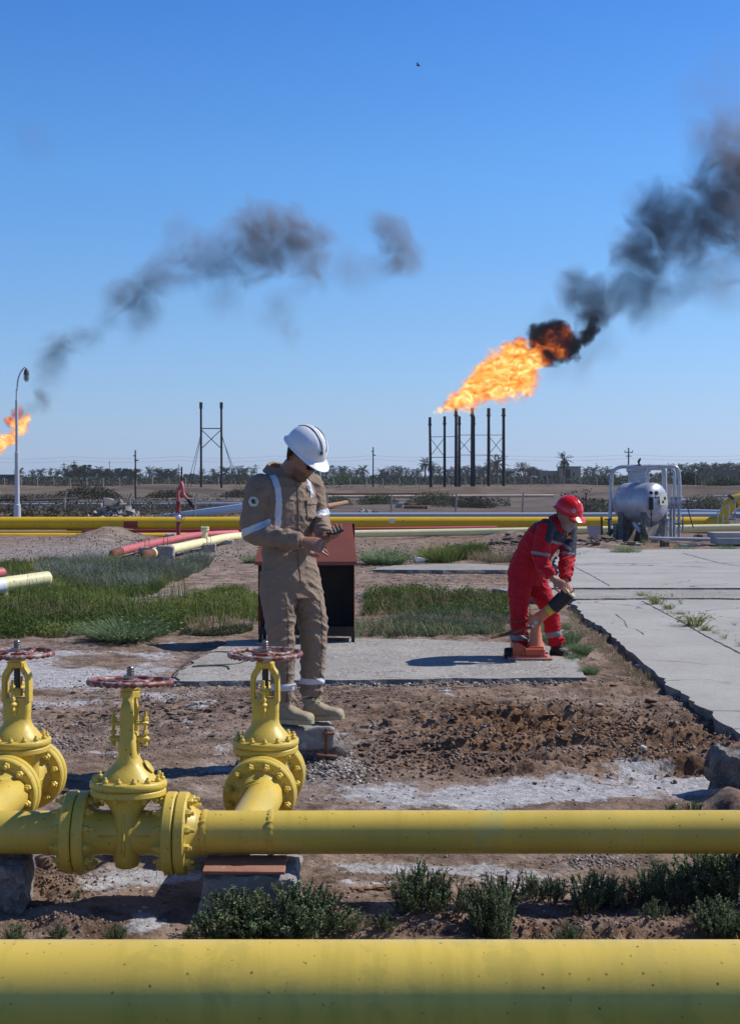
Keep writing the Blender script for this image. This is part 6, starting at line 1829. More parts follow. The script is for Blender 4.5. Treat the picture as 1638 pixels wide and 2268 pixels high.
brush_band('undergrowth', -60, 1700, 230, 300, 14000, .45, M_brush, 'grey brush in front of the palm grove', 3, 1.3, .5, .05)
brush_band('undergrowth', -60, 1700, 150, 200, 9000, .3, M_brush, 'dry brush along the earth banks', 15, .5, .4, .05)
brush_band('undergrowth', 660, 1300, 60, 112, 18000, .14, M_brush, 'grey-green brush on the flats below the flare stacks', 5, .5, .38, .12)
brush_band('undergrowth', 0, 560, 50, 120, 20000, .14, M_brush, 'dry brush on the flats behind the grey pipeline', 6, .38, .45, .12)
brush_band('undergrowth', 1240, 1700, 58, 112, 11000, .15, M_brush, 'brush on the flats behind the silver tank', 7, .5, .36, .16)
def scrub(px, py, Y, w_, h_, n, seed, mat, label, size=.12):
    rs = np.random.default_rng(seed); c = at(px, py, Y)
    d = unit(rs.normal(size=(n, 3))); rr = rs.uniform(.3, 1.05, (n, 1))
    P = d * rr * np.array([[w_, w_ * .8, h_]]); P[:, 2] = np.abs(P[:, 2])
    V, Fq, T = leaf_tris(P, unit(d + rs.normal(size=(n, 3)) * .6), size * rs.uniform(.6, 1.5, n), size * .4, rs.uniform(0, 1, n), rs)
    t = thing('scrub_bush', label, 'shrub', (c.x, Y, max(0, hz(c.x, Y))))
    np_mesh('foliage', V, Fq, mat, t, cols=np.repeat(T[:, None], 3, 1))
    m = MB(); rnd = random.Random(seed)
    for k in range(9): m.tube([(0, 0, -.05), (rnd.uniform(-.6, .6) * w_, rnd.uniform(-.5, .5) * w_, h_ * .75)], [.03 * h_, .012 * h_], 4)
    m.build('stem', M_bark, t, world=False)
scrub(195, 1098, 112, 2.6, 1.0, 4200, 1, M_brush, 'wide dark brush clump above the lamp post hose, left of the rubble heap', .22)
scrub(375, 1094, 118, 2.0, .6, 2400, 2, M_brush, 'low brush clump right of the slim black pole on the left', .2)
scrub(540, 1094, 118, 2.0, .7, 2000, 3, M_brush, 'low brush clump right of the foot of the twin-mast tower', .2)
scrub(748, 1118, 84, .9, .62, 1800, 4, M_bushd, 'dark brush clump left of the flaking orange pipe end', .12)
scrub(835, 1112, 88, 1.3, .7, 2200, 5, M_bushd, 'dark green brush left of the open concrete ring', .14)
scrub(960, 1108, 84, 1.7, .8, 3000, 6, M_bushd, 'large dark brush clump behind the pipe ends on the flats', .15)
scrub(1050, 1120, 78, 1.2, .6, 2200, 7, M_brush, 'grey brush clump left of the man in red beyond the fence', .13)
scrub(1310, 1120, 66, .9, .55, 1600, 8, M_bushd, 'dark brush clump behind the tripod marker', .12)
scrub(1560, 1112, 74, 1.5, .7, 2400, 9, M_bushd, 'dark brush clump right of the tank handwheels', .14)
scrub(1595, 1085, 160, 2.4, 1.5, 2400, 10, M_tree, 'round dark bush on the bank at the right edge', .3)
scrub(1618, 1085, 158, 1.8, 1.2, 1800, 11, M_tree, 'smaller round bush on the bank, cut by the right edge', .3)
scrub(762, 1062, 380, 6.0, 2.6, 3000, 12, leafmat('bright_scrub', (.05, .09, .02), (.10, .15, .04), .15), 'bright green bush at the left of the middle black pole', .7)
scrub(1345, 1078, 260, 3.0, 1.4, 1500, 13, M_tree, 'dark bush left of the tank on the far bank', .4)
scrub(1520, 1072, 250, 2.2, 2.6, 2400, 14, M_treep, 'spiky young palm bush right of the tank pipe frame', .6)

# ------------------------------------------------------------------ distant buildings
M_tan = paint('tan_plaster', (.36, .29, .21), (.30, .245, .185), .9, .4, bump=0)
M_navy = paint('dark_shed_wall', (.035, .045, .06), (.05, .055, .065), .8, .3, bump=0)
M_dk = paint('dark_opening', (.02, .02, .02), (.03, .03, .03), .8, 1, bump=0)
def bld(label, px0, px1, pyt, Y, mat, depth=6, name='building', wins=(), roof=None, doors=(), parap=.25):
    a, b = at(px0, pyt, Y), at(px1, pyt, Y); t = thing(name, label, 'building', ((a.x + b.x) / 2, Y, 0))
    H = a.z; m = MB(); m.box(((a.x + b.x) / 2, Y + depth / 2, H / 2 - .3), (b.x - a.x, depth, H + .6)); m.build('wall', mat, t, smooth=False)
    m = MB(); m.box(((a.x + b.x) / 2, Y + depth / 2, H + parap / 2 + .01), (b.x - a.x + .3, depth + .3, parap)); m.build('roof', roof or mat, t, smooth=False)
    for (u0, u1, v0, v1) in wins:
        m = MB(); xx0 = a.x + (b.x - a.x) * u0; xx1 = a.x + (b.x - a.x) * u1
        m.box(((xx0 + xx1) / 2, Y - .02, H * (v0 + v1) / 2), (xx1 - xx0, .1, H * (v1 - v0))); w_ = m.build('window', M_dk, t, smooth=False)
    for (u0, u1, v1) in doors:
        m = MB(); xx0 = a.x + (b.x - a.x) * u0; xx1 = a.x + (b.x - a.x) * u1
        m.box(((xx0 + xx1) / 2, Y - .02, H * v1 / 2), (xx1 - xx0, .1, H * v1)); m.build('door', M_dk, t, smooth=False)
    return t
bld('tan ruined two-storey building with a dark recess, behind the tall palm', 1239, 1285, 1035, 345, M_tan, 5, wins=((.18, .50, .38, .88), (.62, .70, .5, .7)), doors=((.2, .48, .30),))
bld('lower tan wing left of the tan ruined building', 1200, 1238.5, 1045, 347, M_tan, 5, wins=((.1, .2, .45, .7), (.35, .45, .45, .7), (.62, .72, .45, .7)))
bld('long low tan building with pale door frames behind the twin-mast tower', 446, 545, 1063, 470, M_tan, 6, wins=((.08, .12, .4, .8), (.2, .24, .4, .8), (.62, .66, .4, .8), (.75, .79, .4, .8), (.88, .92, .4, .8)), doors=((.38, .42, .8),))
t = thing('door_portal', 'pale door portal standing before the long tan building', 'gateway', at(491, 1077, 440))
m = MB(); M_off = paint('cream_plaster', (.55, .50, .38), (.48, .43, .33), .9, 1, bump=0)
for x0_, x1_ in ((483.5, 485), (488, 489.5), (499, 500.5)):
    a, b = at(x0_, 1062, 440), at(x1_, 1062, 440); m.box(((a.x + b.x) / 2, 440, a.z / 2), (b.x - a.x + .05, .4, a.z))
a, b = at(483.5, 1062, 440), at(500.5, 1062, 440); m.box(((a.x + b.x) / 2, 440, a.z), (b.x - a.x, .5, .35)); a = at(496, 1072, 440); m.box((a.x, 440.3, a.z / 2), (1.0, .3, a.z)); m.build('frame', M_off, t, smooth=False)
bld('dark flat-roofed shed at the left edge beside the lamp post', -60, 34, 1052, 320, M_navy, 8, 'shed', roof=M_grayp, parap=.12, wins=((.3, .5, .3, .6),))
bld('long dark wall behind the palms right of the lamp post', 45, 136, 1066, 520, M_navy, 4, 'building', wins=((.3, .34, .3, .6),))
bld('dark building behind the tall lush trees', 251, 317, 1061, 500, M_navy, 5, 'building', wins=((.5, .53, .4, .7),))
bld('small white hut right of the slim black pole', 318, 334, 1061, 470, paint('white_hut', (.55, .54, .50), (.48, .47, .45), .9, 1, bump=0), 4, 'hut', doors=((.55, .8, .7),))
bld('dark blue building left of the shoulder of the man in beige', 499, 548, 1052, 540, M_navy, 6, 'building', wins=((.2, .25, .4, .7),))
bld('dark block building in the palms right of the white helmet', 744, 760, 1050, 520, M_navy, 5, 'building', wins=((.3, .6, .4, .6),))
bld('dark hut in the palms between the two men', 842, 860, 1047, 560, M_navy, 5, 'building', wins=((.3, .6, .4, .6),))
bld('long dark building in the palms at the right edge', 1574, 1720, 1043, 470, M_navy, 6, 'building', wins=((.1, .14, .4, .7),))
t = thing('parked_car', 'tiny pale parked car before the long tan building, left of the tower', 'car', at(453, 1076, 430))
c = Vector((at(453, 1076, 430).x, 430, 0)); m = MB()
m.box(c + Vector((0, 0, .62)), (4.2, 1.7, .65), bev=.15); m.hull([c + Vector((x, y, z)) for x, z in ((-1.5, .95), (1.3, .95), (-.9, 1.45), (.7, 1.45)) for y in (-.75, .75)]); m.build('body', M_white, t)
for dx in (-1.3, 1.3):
    m = MB(); m.cyl(c + Vector((dx, -.87, .33)), c + Vector((dx, .87, .33)), .33, seg=14); m.build('wheel', M_black, t)
# ------------------------------------------------------------------ people
from mathutils.bvhtree import BVHTree
from mathutils import noise as MN
def remesh(mb, voxel, sm=2, name='m'):
    me = bpy.data.meshes.new(name + '_src'); me.from_pydata([tuple(p) for p in mb.v], [], mb.f)
    bm = bmesh.new(); bm.from_mesh(me); bmesh.ops.recalc_face_normals(bm, faces=bm.faces); bm.to_mesh(me); bm.free()
    o = bpy.data.objects.new(name + '_src', me); COL.objects.link(o)
    a = o.modifiers.new('r', 'REMESH'); a.mode = 'VOXEL'; a.voxel_size = voxel
    if sm:
        b = o.modifiers.new('s', 'SMOOTH'); b.factor = .5; b.iterations = sm
    dg = bpy.context.evaluated_depsgraph_get()
    out = bpy.data.meshes.new_from_object(o.evaluated_get(dg)); out.name = name
    bpy.data.objects.remove(o); bpy.data.meshes.remove(me)
    return out
def finish(me, name, mat, parent, M=None, smooth=True):
    me.materials.clear(); me.materials.append(mat)
    if smooth: me.shade_smooth()
    o = bpy.data.objects.new(name, me); COL.objects.link(o)
    if parent is not None: o.parent = parent
    return o
def wrinkle(me, fn):
    n = len(me.vertices)
    co = np.empty(n * 3, dtype=np.float32); me.vertices.foreach_get('co', co); co = co.reshape(-1, 3)
    no = np.empty(n * 3, dtype=np.float32); me.vertex_normals.foreach_get('vector', no); no = no.reshape(-1, 3)
    co = co + no * fn(co)[:, None]
    me.vertices.foreach_set('co', co.astype(np.float32).ravel()); me.update()
def n3(co, fx, fy, fz, s):
    return np.array([MN.noise((x * fx + s, y * fy, z * fz)) for x, y, z in co])
def extract(src, planes, c=None, rad=None, off=.003, keep=None, thick=0.0):
    bm = bmesh.new(); bm.from_mesh(src)
    if c is not None:
        c = Vector(c)
        dl = [v for v in bm.verts if (v.co - c).length > rad * 1.3]
        bmesh.ops.delete(bm, geom=dl, context='VERTS')
    for pt, n in planes:
        bmesh.ops.bisect_plane(bm, geom=bm.verts[:] + bm.edges[:] + bm.faces[:], plane_co=Vector(pt), plane_no=Vector(n), clear_inner=True)
    if c is not None:
        bmesh.ops.delete(bm, geom=[v for v in bm.verts if (v.co - c).length > rad], context='VERTS')
    if keep is not None:
        bmesh.ops.delete(bm, geom=[f for f in bm.faces if not keep(f.calc_center_median())], context='FACES')
        bmesh.ops.delete(bm, geom=[v for v in bm.verts if not v.link_faces], context='VERTS')
    bm.normal_update()
    nn = [v.normal.copy() for v in bm.verts]
    for v, n in zip(bm.verts, nn): v.co += n * off
    me = bpy.data.meshes.new('x'); bm.to_mesh(me); bm.free()
    return me
def strip(name, src, mat, parent, planes, **k):
    me = extract(src, planes, **k)
    return finish(me, name, mat, parent)
def band_planes(c, axis, w):
    a = Vector(axis).normalized(); c = Vector(c)
    return [(c - a * w / 2, a), (c + a * w / 2, -a)]
def ell(c, u, v, a, b, n=28, pw=2.2):
    c = Vector(c); out = []
    for j in range(n):
        t = 2 * PI * j / n; cx, sx = math.cos(t), math.sin(t)
        out.append(c + u * (a * math.copysign(abs(cx) ** (2 / pw), cx)) + v * (b * math.copysign(abs(sx) ** (2 / pw), sx)))
    return out

def fabric(name, c1, c2, rough=.85, bump=.45, sc=32):
    m = bpy.data.materials.new(name); t, bs, out = nodes_of(m)
    P = coordn(t, 'World')
    c = mix(t, ramp(t, noise(t, P, 9, 4, .6), [(.35, 0), (.65, 1)]), c1, c2)
    t.links.new(c, bs.inputs['Base Color']); bs.inputs['Roughness'].default_value = rough; bs.inputs['Specular IOR Level'].default_value = .2
    bs.inputs['Sheen Weight'].default_value = .1
    b = bumpn(t, bs, noise(t, P, sc, 4, .6), bump, .012)
    bumpn(t, bs, noise(t, P, 14, 3, .55, .8), bump, .03, b)
    return m
M_khaki = fabric('khaki_cotton', (.275, .20, .145), (.24, .172, .125))
M_redc = fabric('red_cotton', (.46, .008, .020), (.39, .007, .018))
M_navyc = fabric('navy_cotton', (.022, .026, .045), (.03, .034, .055))
M_refl = paint('reflective_tape', (.55, .57, .62), (.62, .64, .68), .35, 12, bump=.1, spec=.6)
M_reflg = paint('dull_reflective_tape', (.17, .18, .195), (.22, .235, .25), .5, 12, bump=.1)
def skinmat(name, c1, c2):
    m = paint(name, c1, c2, .5, 14, bump=.1, bscale=120, spec=.35)
    m.node_tree.nodes['Principled BSDF'].inputs['Subsurface Weight'].default_value = .08
    m.node_tree.nodes['Principled BSDF'].inputs['Subsurface Scale'].default_value = .01
    return m
M_skin = skinmat('skin', (.36, .185, .125), (.30, .150, .10))
M_skin2 = skinmat('tanned_skin', (.40, .18, .11), (.33, .15, .09))
M_hair = paint('black_hair', (.010, .008, .007), (.018, .014, .012), .6, 60, bump=.6, bscale=150)
M_stub = paint('stubble', (.15, .085, .06), (.20, .11, .08), .8, 120, bump=.3, bscale=200)
M_greyhair = paint('grey_beard', (.19, .15, .13), (.34, .29, .26), .8, 60, bump=.5, bscale=150)
M_hw = paint('white_helmet_plastic', (.80, .81, .84), (.77, .78, .82), .22, 2, bump=0, spec=.5)
M_hr = paint('red_helmet_plastic', (.72, .014, .012), (.66, .012, .010), .2, 2, bump=0, spec=.6)
M_lens = paint('dark_lens', (.006, .006, .007), (.008, .008, .008), .1, 2, bump=0, spec=.8)
M_boot = paint('tan_boot_leather', (.37, .30, .20), (.31, .25, .165), .75, 14, bump=.3, bscale=60)
M_sole = paint('yellowish_rubber', (.47, .41, .25), (.40, .34, .20), .7, 14, bump=.2)
M_green = paint('badge_green', (.02, .075, .035), (.025, .06, .03), .6, 10, bump=0)
M_bwhite = paint('badge_white', (.75, .76, .76), (.7, .7, .7), .6, 10, bump=0)

def head_parts(mb, c, f, u, s=1.0, neck=None, nr=.056):
    """head with face; c centre, f forward, u up"""
    f = Vector(f).normalized(); u = Vector(u); u = (u - f * u.dot(f)).normalized(); r = f.cross(u).normalized()
    H = lambda x, y, z: c + (r * x + f * y + u * z) * s
    rings = []
    for z, a, b, cy in ((-.118, .018, .018, .068), (-.112, .032, .032, .060), (-.098, .044, .048, .046), (-.075, .056, .070, .028), (-.045, .064, .084, .014), (-.01, .070, .092, .004), (.03, .075, .097, -.002), (.065, .074, .096, -.005), (.092, .064, .084, -.008), (.11, .046, .062, -.010), (.122, .02, .03, -.01)):
        rings.append([H(q.x, q.y, q.z) for q in ell((0, cy, z), Vector((1, 0, 0)), Vector((0, 1, 0)), a, b, 30, 2.25)])
    mb.loft(rings)
    mb.hull([H(*p) for p in ((0, .128, -.014), (-.017, .092, -.026), (.017, .092, -.026), (-.011, .112, -.024), (.011, .112, -.024), (-.008, .088, .034), (.008, .088, .034), (0, .098, .03))])
    mb.tube([H(-.052, .070, .036), H(-.025, .092, .040), H(0, .094, .036), H(.025, .092, .040), H(.052, .070, .036)], .010 * s, 8)
    mb.tube([H(-.024, .092, -.052), H(0, .102, -.050), H(.024, .092, -.052)], [.004 * s, .008 * s, .004 * s], 8)
    mb.tube([H(-.022, .090, -.064), H(0, .099, -.064), H(.022, .090, -.064)], [.004 * s, .009 * s, .004 * s], 8)
    mb.sphere(H(0, .083, -.097), .020 * s, 12, 8)
    for sx in (-1, 1):
        mb.sphere(H(sx * .034, .076, -.008), .021 * s, 12, 8)
        q = [H(sx * .072, -.004, -.030), H(sx * .083, -.016, -.018), H(sx * .088, -.026, .010), H(sx * .084, -.016, .032), H(sx * .075, .002, .026)]
        mb.tube(q, .0075 * s, 8)
        mb.hull([H(sx * .070, 0, -.028), H(sx * .070, 0, .022), H(sx * .083, -.022, .012), H(sx * .080, -.014, -.020), H(sx * .070, -.02, 0)])
    if neck is not None:
        mb.tube([H(0, -.012, -.045), (Vector(neck) + H(0, -.012, -.05)) / 2, Vector(neck)], [nr * .95, nr, nr * 1.15], 20)
    return H
def hand(mb, wr, d, n, thumb, curl=(.5, .5, .5, .5), tc=.5, s=1.0, spread=.08):
    """palm, four fingers and a thumb. d towards fingers, n out of the palm side, thumb +1/-1 picks the side"""
    d = Vector(d).normalized(); n = Vector(n); n = (n - d * n.dot(d)).normalized(); e = d.cross(n).normalized() * thumb
    wr = Vector(wr)
    P = lambda a, b, c: wr + (d * a + e * b + n * c) * s
    mb.loft([ell(P(-.03, 0, 0), e, n, .027 * s, .021 * s, 18), ell(P(0, 0, 0), e, n, .028 * s, .019 * s, 18), ell(P(.03, .002, 0), e, n, .037 * s, .017 * s, 18), ell(P(.065, .0, 0), e, n, .042 * s, .0155 * s, 18), ell(P(.09, -.001, 0), e, n, .041 * s, .0125 * s, 18), ell(P(.098, -.001, 0), e, n, .036 * s, .008 * s, 18)])
    for k, (off, L, rr) in enumerate(((.030, .072, .0095), (.0105, .080, .0097), (-.0105, .074, .0092), (-.030, .058, .0082))):
        p = P(.085, off, 0); a = 0.0
        dd = (d + e * (off / .03) * spread).normalized(); ax = n
        pts = [p - d * .012 * s]; rad = [rr * s]
        pts.append(p); rad.append(rr * s * 1.02)
        for fr, w_ in ((.46, 1.0), (.30, 1.25), (.24, .8)):
            a += curl[k] * w_
            q = p + (dd * math.cos(a) + ax * math.sin(a)) * L * fr * s
            pts.append(q); rad.append(rr * s * (1 - .10 * len(pts) * .4)); p = q
        pts.append(p + (pts[-1] - pts[-2]).normalized() * .004 * s); rad.append(rr * .5 * s)
        mb.tube(pts, rad, 10)
    p = P(.022, .024, .004); t1 = (d * .62 + e * .72 + n * (.15 + .3 * tc)).normalized(); t2 = (d * (.95 - .2 * tc) + e * (.25 - .55 * tc) + n * (.2 + .5 * tc)).normalized()
    a = p + t1 * .044 * s; b = a + t2 * .033 * s; c_ = b + (t2 + d * .1 - e * .25 * tc).normalized() * .026 * s
    mb.tube([p - t1 * .01, p, a, b, c_, c_ + (c_ - b).normalized() * .004], [.014 * s, .0145 * s, .0115 * s, .0105 * s, .0085 * s, .004 * s], 10)
    return P
def boot(mats, heel, toe, ankle, w=.05, h=.115, parent=None, name='boot', sh=.058, laces=True, up=.0):
    heel = Vector(heel); toe = Vector(toe); d = toe - heel; L = d.length; d.normalize()
    e = Vector((d.y, -d.x, 0)).normalized(); z = Vector((0, 0, 1))
    mb = MB(); rings = []
    for f, hw, ht, dz in ((-.01, .022, .04, .0), (.03, .036, .075, 0), (.12, .041, .10, 0), (.25, .041, .115, 0), (.38, .041, .105, 0), (.5, .044, .082, 0), (.64, .050, .064, 0), (.78, .052, .058, 0), (.90, .046, .052, 0), (.97, .034, .040, 0), (1.0, .018, .024, 0)):
        rings.append(ell(heel + d * (f * L) + z * (ht * .5 + .012), e, z, hw, ht * .5, 24, 2.6))
    mb.loft(rings)
    an = Vector(ankle); a0 = heel + d * (.27 * L) + z * .07
    mb.loft([ell(a0 + z * -.01, e, d, .044, .062, 24), ell(a0 + z * .03, e, d, .043, .056, 24), ell(a0 + (an - a0) * .6, e, d, .046, .054, 24), ell(an, e, d, .052, .058, 24), ell(an + z * .012, e, d, .050, .056, 24)])
    me = remesh(mb, .004, 2, name)
    bo = finish(me, name, mats[0], parent)
    sb = MB(); n = 36; top = []; bot = []; b2 = []
    for j in range(n):
        t = 2 * PI * j / n; cx, sy = math.cos(t), math.sin(t)
        x = .5 + .53 * cx; hw = .040 + .013 * sst(.3, .7, x) - .006 * (1 - sst(.0, .3, x)) 
        sx_ = math.copysign(abs(sy) ** .8, sy)
        p = heel + d * (x * L) + e * (hw * sx_)
        wv = .0 if .28 < x < .45 else 0
        top.append(p + z * .026); bot.append(p + z * .002); b2.append(p + (heel + d * L * .5 - p) * .02 + z * .0)
    sb.loft([top, bot, b2]); sl = sb.build('sole', mats[1], None); sl.parent = bo
    # toe cap rim and welt
    if laces:
        lb = MB()
        for k in range(6):
            f = .30 + .055 * k; zt = .112 - .010 * k + (.035 - .012 * k if k < 3 else 0)
            c = heel + d * (f * L) + z * (zt + .006); a = c - e * .024 + z * -.008; b = c + e * .024 + z * -.008 + d * .012
            lb.tube([a, c + z * .006, b], .0028, 6); lb.tube([a + d * .012, c + z * .007, b - d * .012], .0028, 6)
        c = heel + d * (.34 * L) + z * .135
        for sg in (-1, 1):
            lb.tube([c, c + e * .03 * sg + z * .012, c + e * .05 * sg - z * .01, c + e * .04 * sg + d * .04 - z * .03], .0028, 6)
            lb.tube([c, c + e * .018 * sg + d * .03 + z * .008, c + e * .036 * sg + d * .055 - z * .02], .0026, 6)
        q = lb.build('lace', mats[2] if len(mats) > 2 else mats[1], None); q.parent = bo
    return bo
def helmet(mat, c, f, u, s, parent, stripe=None, brim=.05, badge=True):
    f = Vector(f).normalized(); u = Vector(u); u = (u - f * u.dot(f)).normalized(); r = f.cross(u).normalized()
    H = lambda x, y, z: c + (r * x + f * y + u * z) * s
    mb = MB(); n = 56; rings = []
    def rimz(t): return -.012 * math.cos(2 * t) * 0 + .010 * (math.cos(t) < 0) * abs(math.cos(t)) * -1.2
    A, B, Z = .118, .145, .135
    for k in range(13):
        ph = PI / 2 * k / 12
        ring = []
        for j in range(n):
            t = 2 * PI * j / n
            a = A * math.cos(ph) ** .92 * math.sin(t); b = B * math.cos(ph) ** .92 * math.cos(t)
            ridge = .0085 * math.exp(-(a / .020) ** 2) * math.sin(min(1, max(0, (ph - .15) * 1.6)) * PI / 2) + .004 * math.exp(-((abs(a) - .045) / .008) ** 2) * (ph > .5)
            ring.append(H(a, b, Z * math.sin(ph) + ridge + (.0 if k else 0)))
        rings.append(ring)
    # brim: flare outwards below the dome
    outer = []; outer2 = []; inner = []
    for j in range(n):
        t = 2 * PI * j / n; cf = max(0, math.cos(t))
        ex = .010 + brim * cf ** 2.2 + .012 * max(0, -math.cos(t)) ** 3
        zz_2 = -.012 - .016 * cf ** 2 - .010 * max(0, -math.cos(t)) ** 2
        outer.append(H((A + ex * .8) * math.sin(t), (B + ex) * math.cos(t), zz_2)); outer2.append(H((A + ex * .8) * math.sin(t), (B + ex) * math.cos(t), zz_2 - .004))
        inner.append(H((A - .006) * math.sin(t), (B - .006) * math.cos(t), -.008))
    mb.loft([inner, outer2, outer] + rings, caps=False)
    top = len(mb.v)
    sh = mb.build('helmet', mat, None, angle=50); sh.parent = parent
    if stripe:
        st = MB()
        for sx in (-.030, .030):
            pts = []
            for k in range(15):
                q = -.9 + 2.0 * k / 14
                x = sx * (1 - .5 * max(0, q - .3)); y = B * math.sin(q) * .99
                pts.append((x, y))
            P_ = []
            for x, y in pts:
                zz3 = Z * math.sqrt(max(0, 1 - (x / A) ** 2 - (y / B) ** 2)) + .004 + .0085 * math.exp(-(x / .020) ** 2)
                P_.append(H(x, y, zz3))
            st.tube(P_, .0038, 6)
        q = st.build('stripe', stripe, None); q.parent = sh
    # inner headband strap at the nape
    hb = MB(); rr_ = []
    for z, ex in ((-.008, -.012), (-.030, -.018)):
        rr_.append([H((A + ex) * math.sin(2 * PI * j / 40), (B + ex) * math.cos(2 * PI * j / 40) - .008, z) for j in range(40)])
    hb.loft(rr_, caps=False); q = hb.build('headband', M_black, None); q.parent = sh
    return sh, H
def glasses(c, f, u, s, parent):
    f = Vector(f).normalized(); u = Vector(u); u = (u - f * u.dot(f)).normalized(); r = f.cross(u).normalized()
    H = lambda x, y, z: c + (r * x + f * y + u * z) * s
    mb = MB()
    for sx in (-1, 1):
        pts = []
        for (x, z) in ((.008, .026), (.035, .030), (.062, .024), (.066, .008), (.050, -.012), (.026, -.014), (.010, .0)):
            y = .114 - 5.2 * x * x
            pts += [H(sx * x, y, z), H(sx * x, y + .005, z)]
        mb.hull(pts)
        mb.tube([H(sx * .064, .092, .018), H(sx * .080, .06, .018), H(sx * .084, -.01, .012)], .003 * s, 6)
    mb.tube([H(-.012, .113, .018), H(.012, .113, .018)], .0035 * s, 6)
    o = mb.build('sunglasses', M_lens, None, angle=20); o.parent = parent
    return o
def decal(trees, px, py):
    o = Vector((0, 0, CH)); d = ray(px, py).normalized(); best = None
    for me in trees:
        bt = BVHTree.FromPolygons([v.co for v in me.vertices], [tuple(p.vertices) for p in me.polygons])
        h = bt.ray_cast(o, d)
        if h[0] is not None and (best is None or h[3] < best[2]): best = (h[0], h[1], h[3])
    return best[0], best[1]
def badge(parent, me, px, py, r, name='badge', up=(0, 0, 1)):
    c, n = decal([me], px, py)
    u = Vector(up); u = (u - n * u.dot(n)).normalized(); e = u.cross(n).normalized()
    P = lambda x, y, h: c + e * x * r + u * y * r + n * h
    mb = MB(); mb.loft([[P(math.cos(2 * PI * k / 28), math.sin(2 * PI * k / 28), h) for k in range(28)] for h in (-.004, .0035)]); b = mb.build(name, M_bwhite, None); b.parent = parent
    mb = MB()
    shp = [(-.5, .12), (-.35, .5), (-.05, .62), (.25, .5), (.42, .15), (.3, -.12), (.5, -.2), (.45, -.42), (-.3, -.45), (-.25, -.2), (-.42, -.1)]
    k = len(shp); mb.add([P(x, y, .005) for x, y in shp] + [P(x, y, .002) for x, y in shp], [tuple(range(k)), tuple(range(k, 2 * k))[::-1]] + [(i, i + k, (i + 1) % k + k, (i + 1) % k) for i in range(k)])
    mb.tube([P(.52, -.3, .005), P(.55, .42, .005)], r * .035, 5)
    for q in range(3):
        pass
    for q in range(30):
        a = 2 * PI * (q + .2) / 30
        if q % 5 != 0: mb.hull([P(.82 * math.cos(a + x) * (1 + y), .82 * math.sin(a + x) * (1 + y), h) for x in (-.055, .055) for y in (-.06, .06) for h in (.002, .005)])
    g = mb.build('emblem', M_green, None, smooth=False); g.parent = b
    return b

def pt(px, py, Y): return at(px, py, Y)

# ================================================= the man in beige coveralls
Y0 = 7.90
def A(px, py, dy=0.0):
    """point at layout pixel for a plane dy behind the man's centre"""
    return at(px, py, Y0 + dy)
Fv = Vector((.62, -.785, 0)); Lv = Vector((.785, .62, 0)); UZ = Vector((0, 0, 1))
Hf = Vector((.78 * .76, -.62 * .76, -.65)).normalized(); Hu = Vector((.78 * .65, -.62 * .65, .76))
hc = A(671, 1008, -.09)
HS = 1.06
neckb = A(626, 1056, .01)
chest = A(631, 1120, .0); waist = A(634, 1208, .0); hip = A(643, 1275, .0); crotch = A(650, 1318, 0)
shR = A(572, 1082, -.12); shL = A(692, 1076, .14)
elR = A(556, 1182, -.12); wrR = A(671, 1199, -.28)
elL = A(708, 1154, .10); wrL = A(719, 1190, -.16)
hdR = Vector((.90, -.10, -.22)); hdL = Vector((.60, -.76, .10))
body = MB()
Hh = head_parts(body, hc, Hf, Hu, HS, neckb + UZ * -.02, .060)
body.loft([ell(crotch, Lv, Fv, .12, .09), ell(hip, Lv, Fv, .15, .105), ell(waist, Lv, Fv, .135, .095), ell(chest, Lv, Fv, .17, .10), ell(A(630, 1075), Lv, Fv, .15, .085), ell(neckb, Lv, Fv, .07, .06)])
for a, b, c in ((shR, elR, wrR), (shL, elL, wrL)): body.tube(bend([a, b, c], .05, 4), [.045] * 3 + [.04] * 2 + [.030] * 2, 14)
handR = hand(body, wrR, hdR, (.25, .85, -.45), -1, (.25, .42, .5, .55), .7, 1.04)
handL = hand(body, wrL, hdL, (-.42, .05, .90), -1, (.50, .58, .6, .62), .55, 1.04)
kneR = A(621, 1400, -.10); ankR = A(627, 1548, -.06); kneL = A(696, 1396, .03); ankL = A(689, 1538, .06)
for a, b, c in ((A(618, 1290, -.05), kneR, ankR), (A(672, 1290, .06), kneL, ankL)): body.tube([a, b, c], [.07, .05, .035], 14)
me_body = remesh(body, .0042, 2, 'person')
man = finish(me_body, 'person', M_skin, None)
tag(man, 'man in beige coveralls and white helmet standing on a plinth, looking at his phone', 'person')

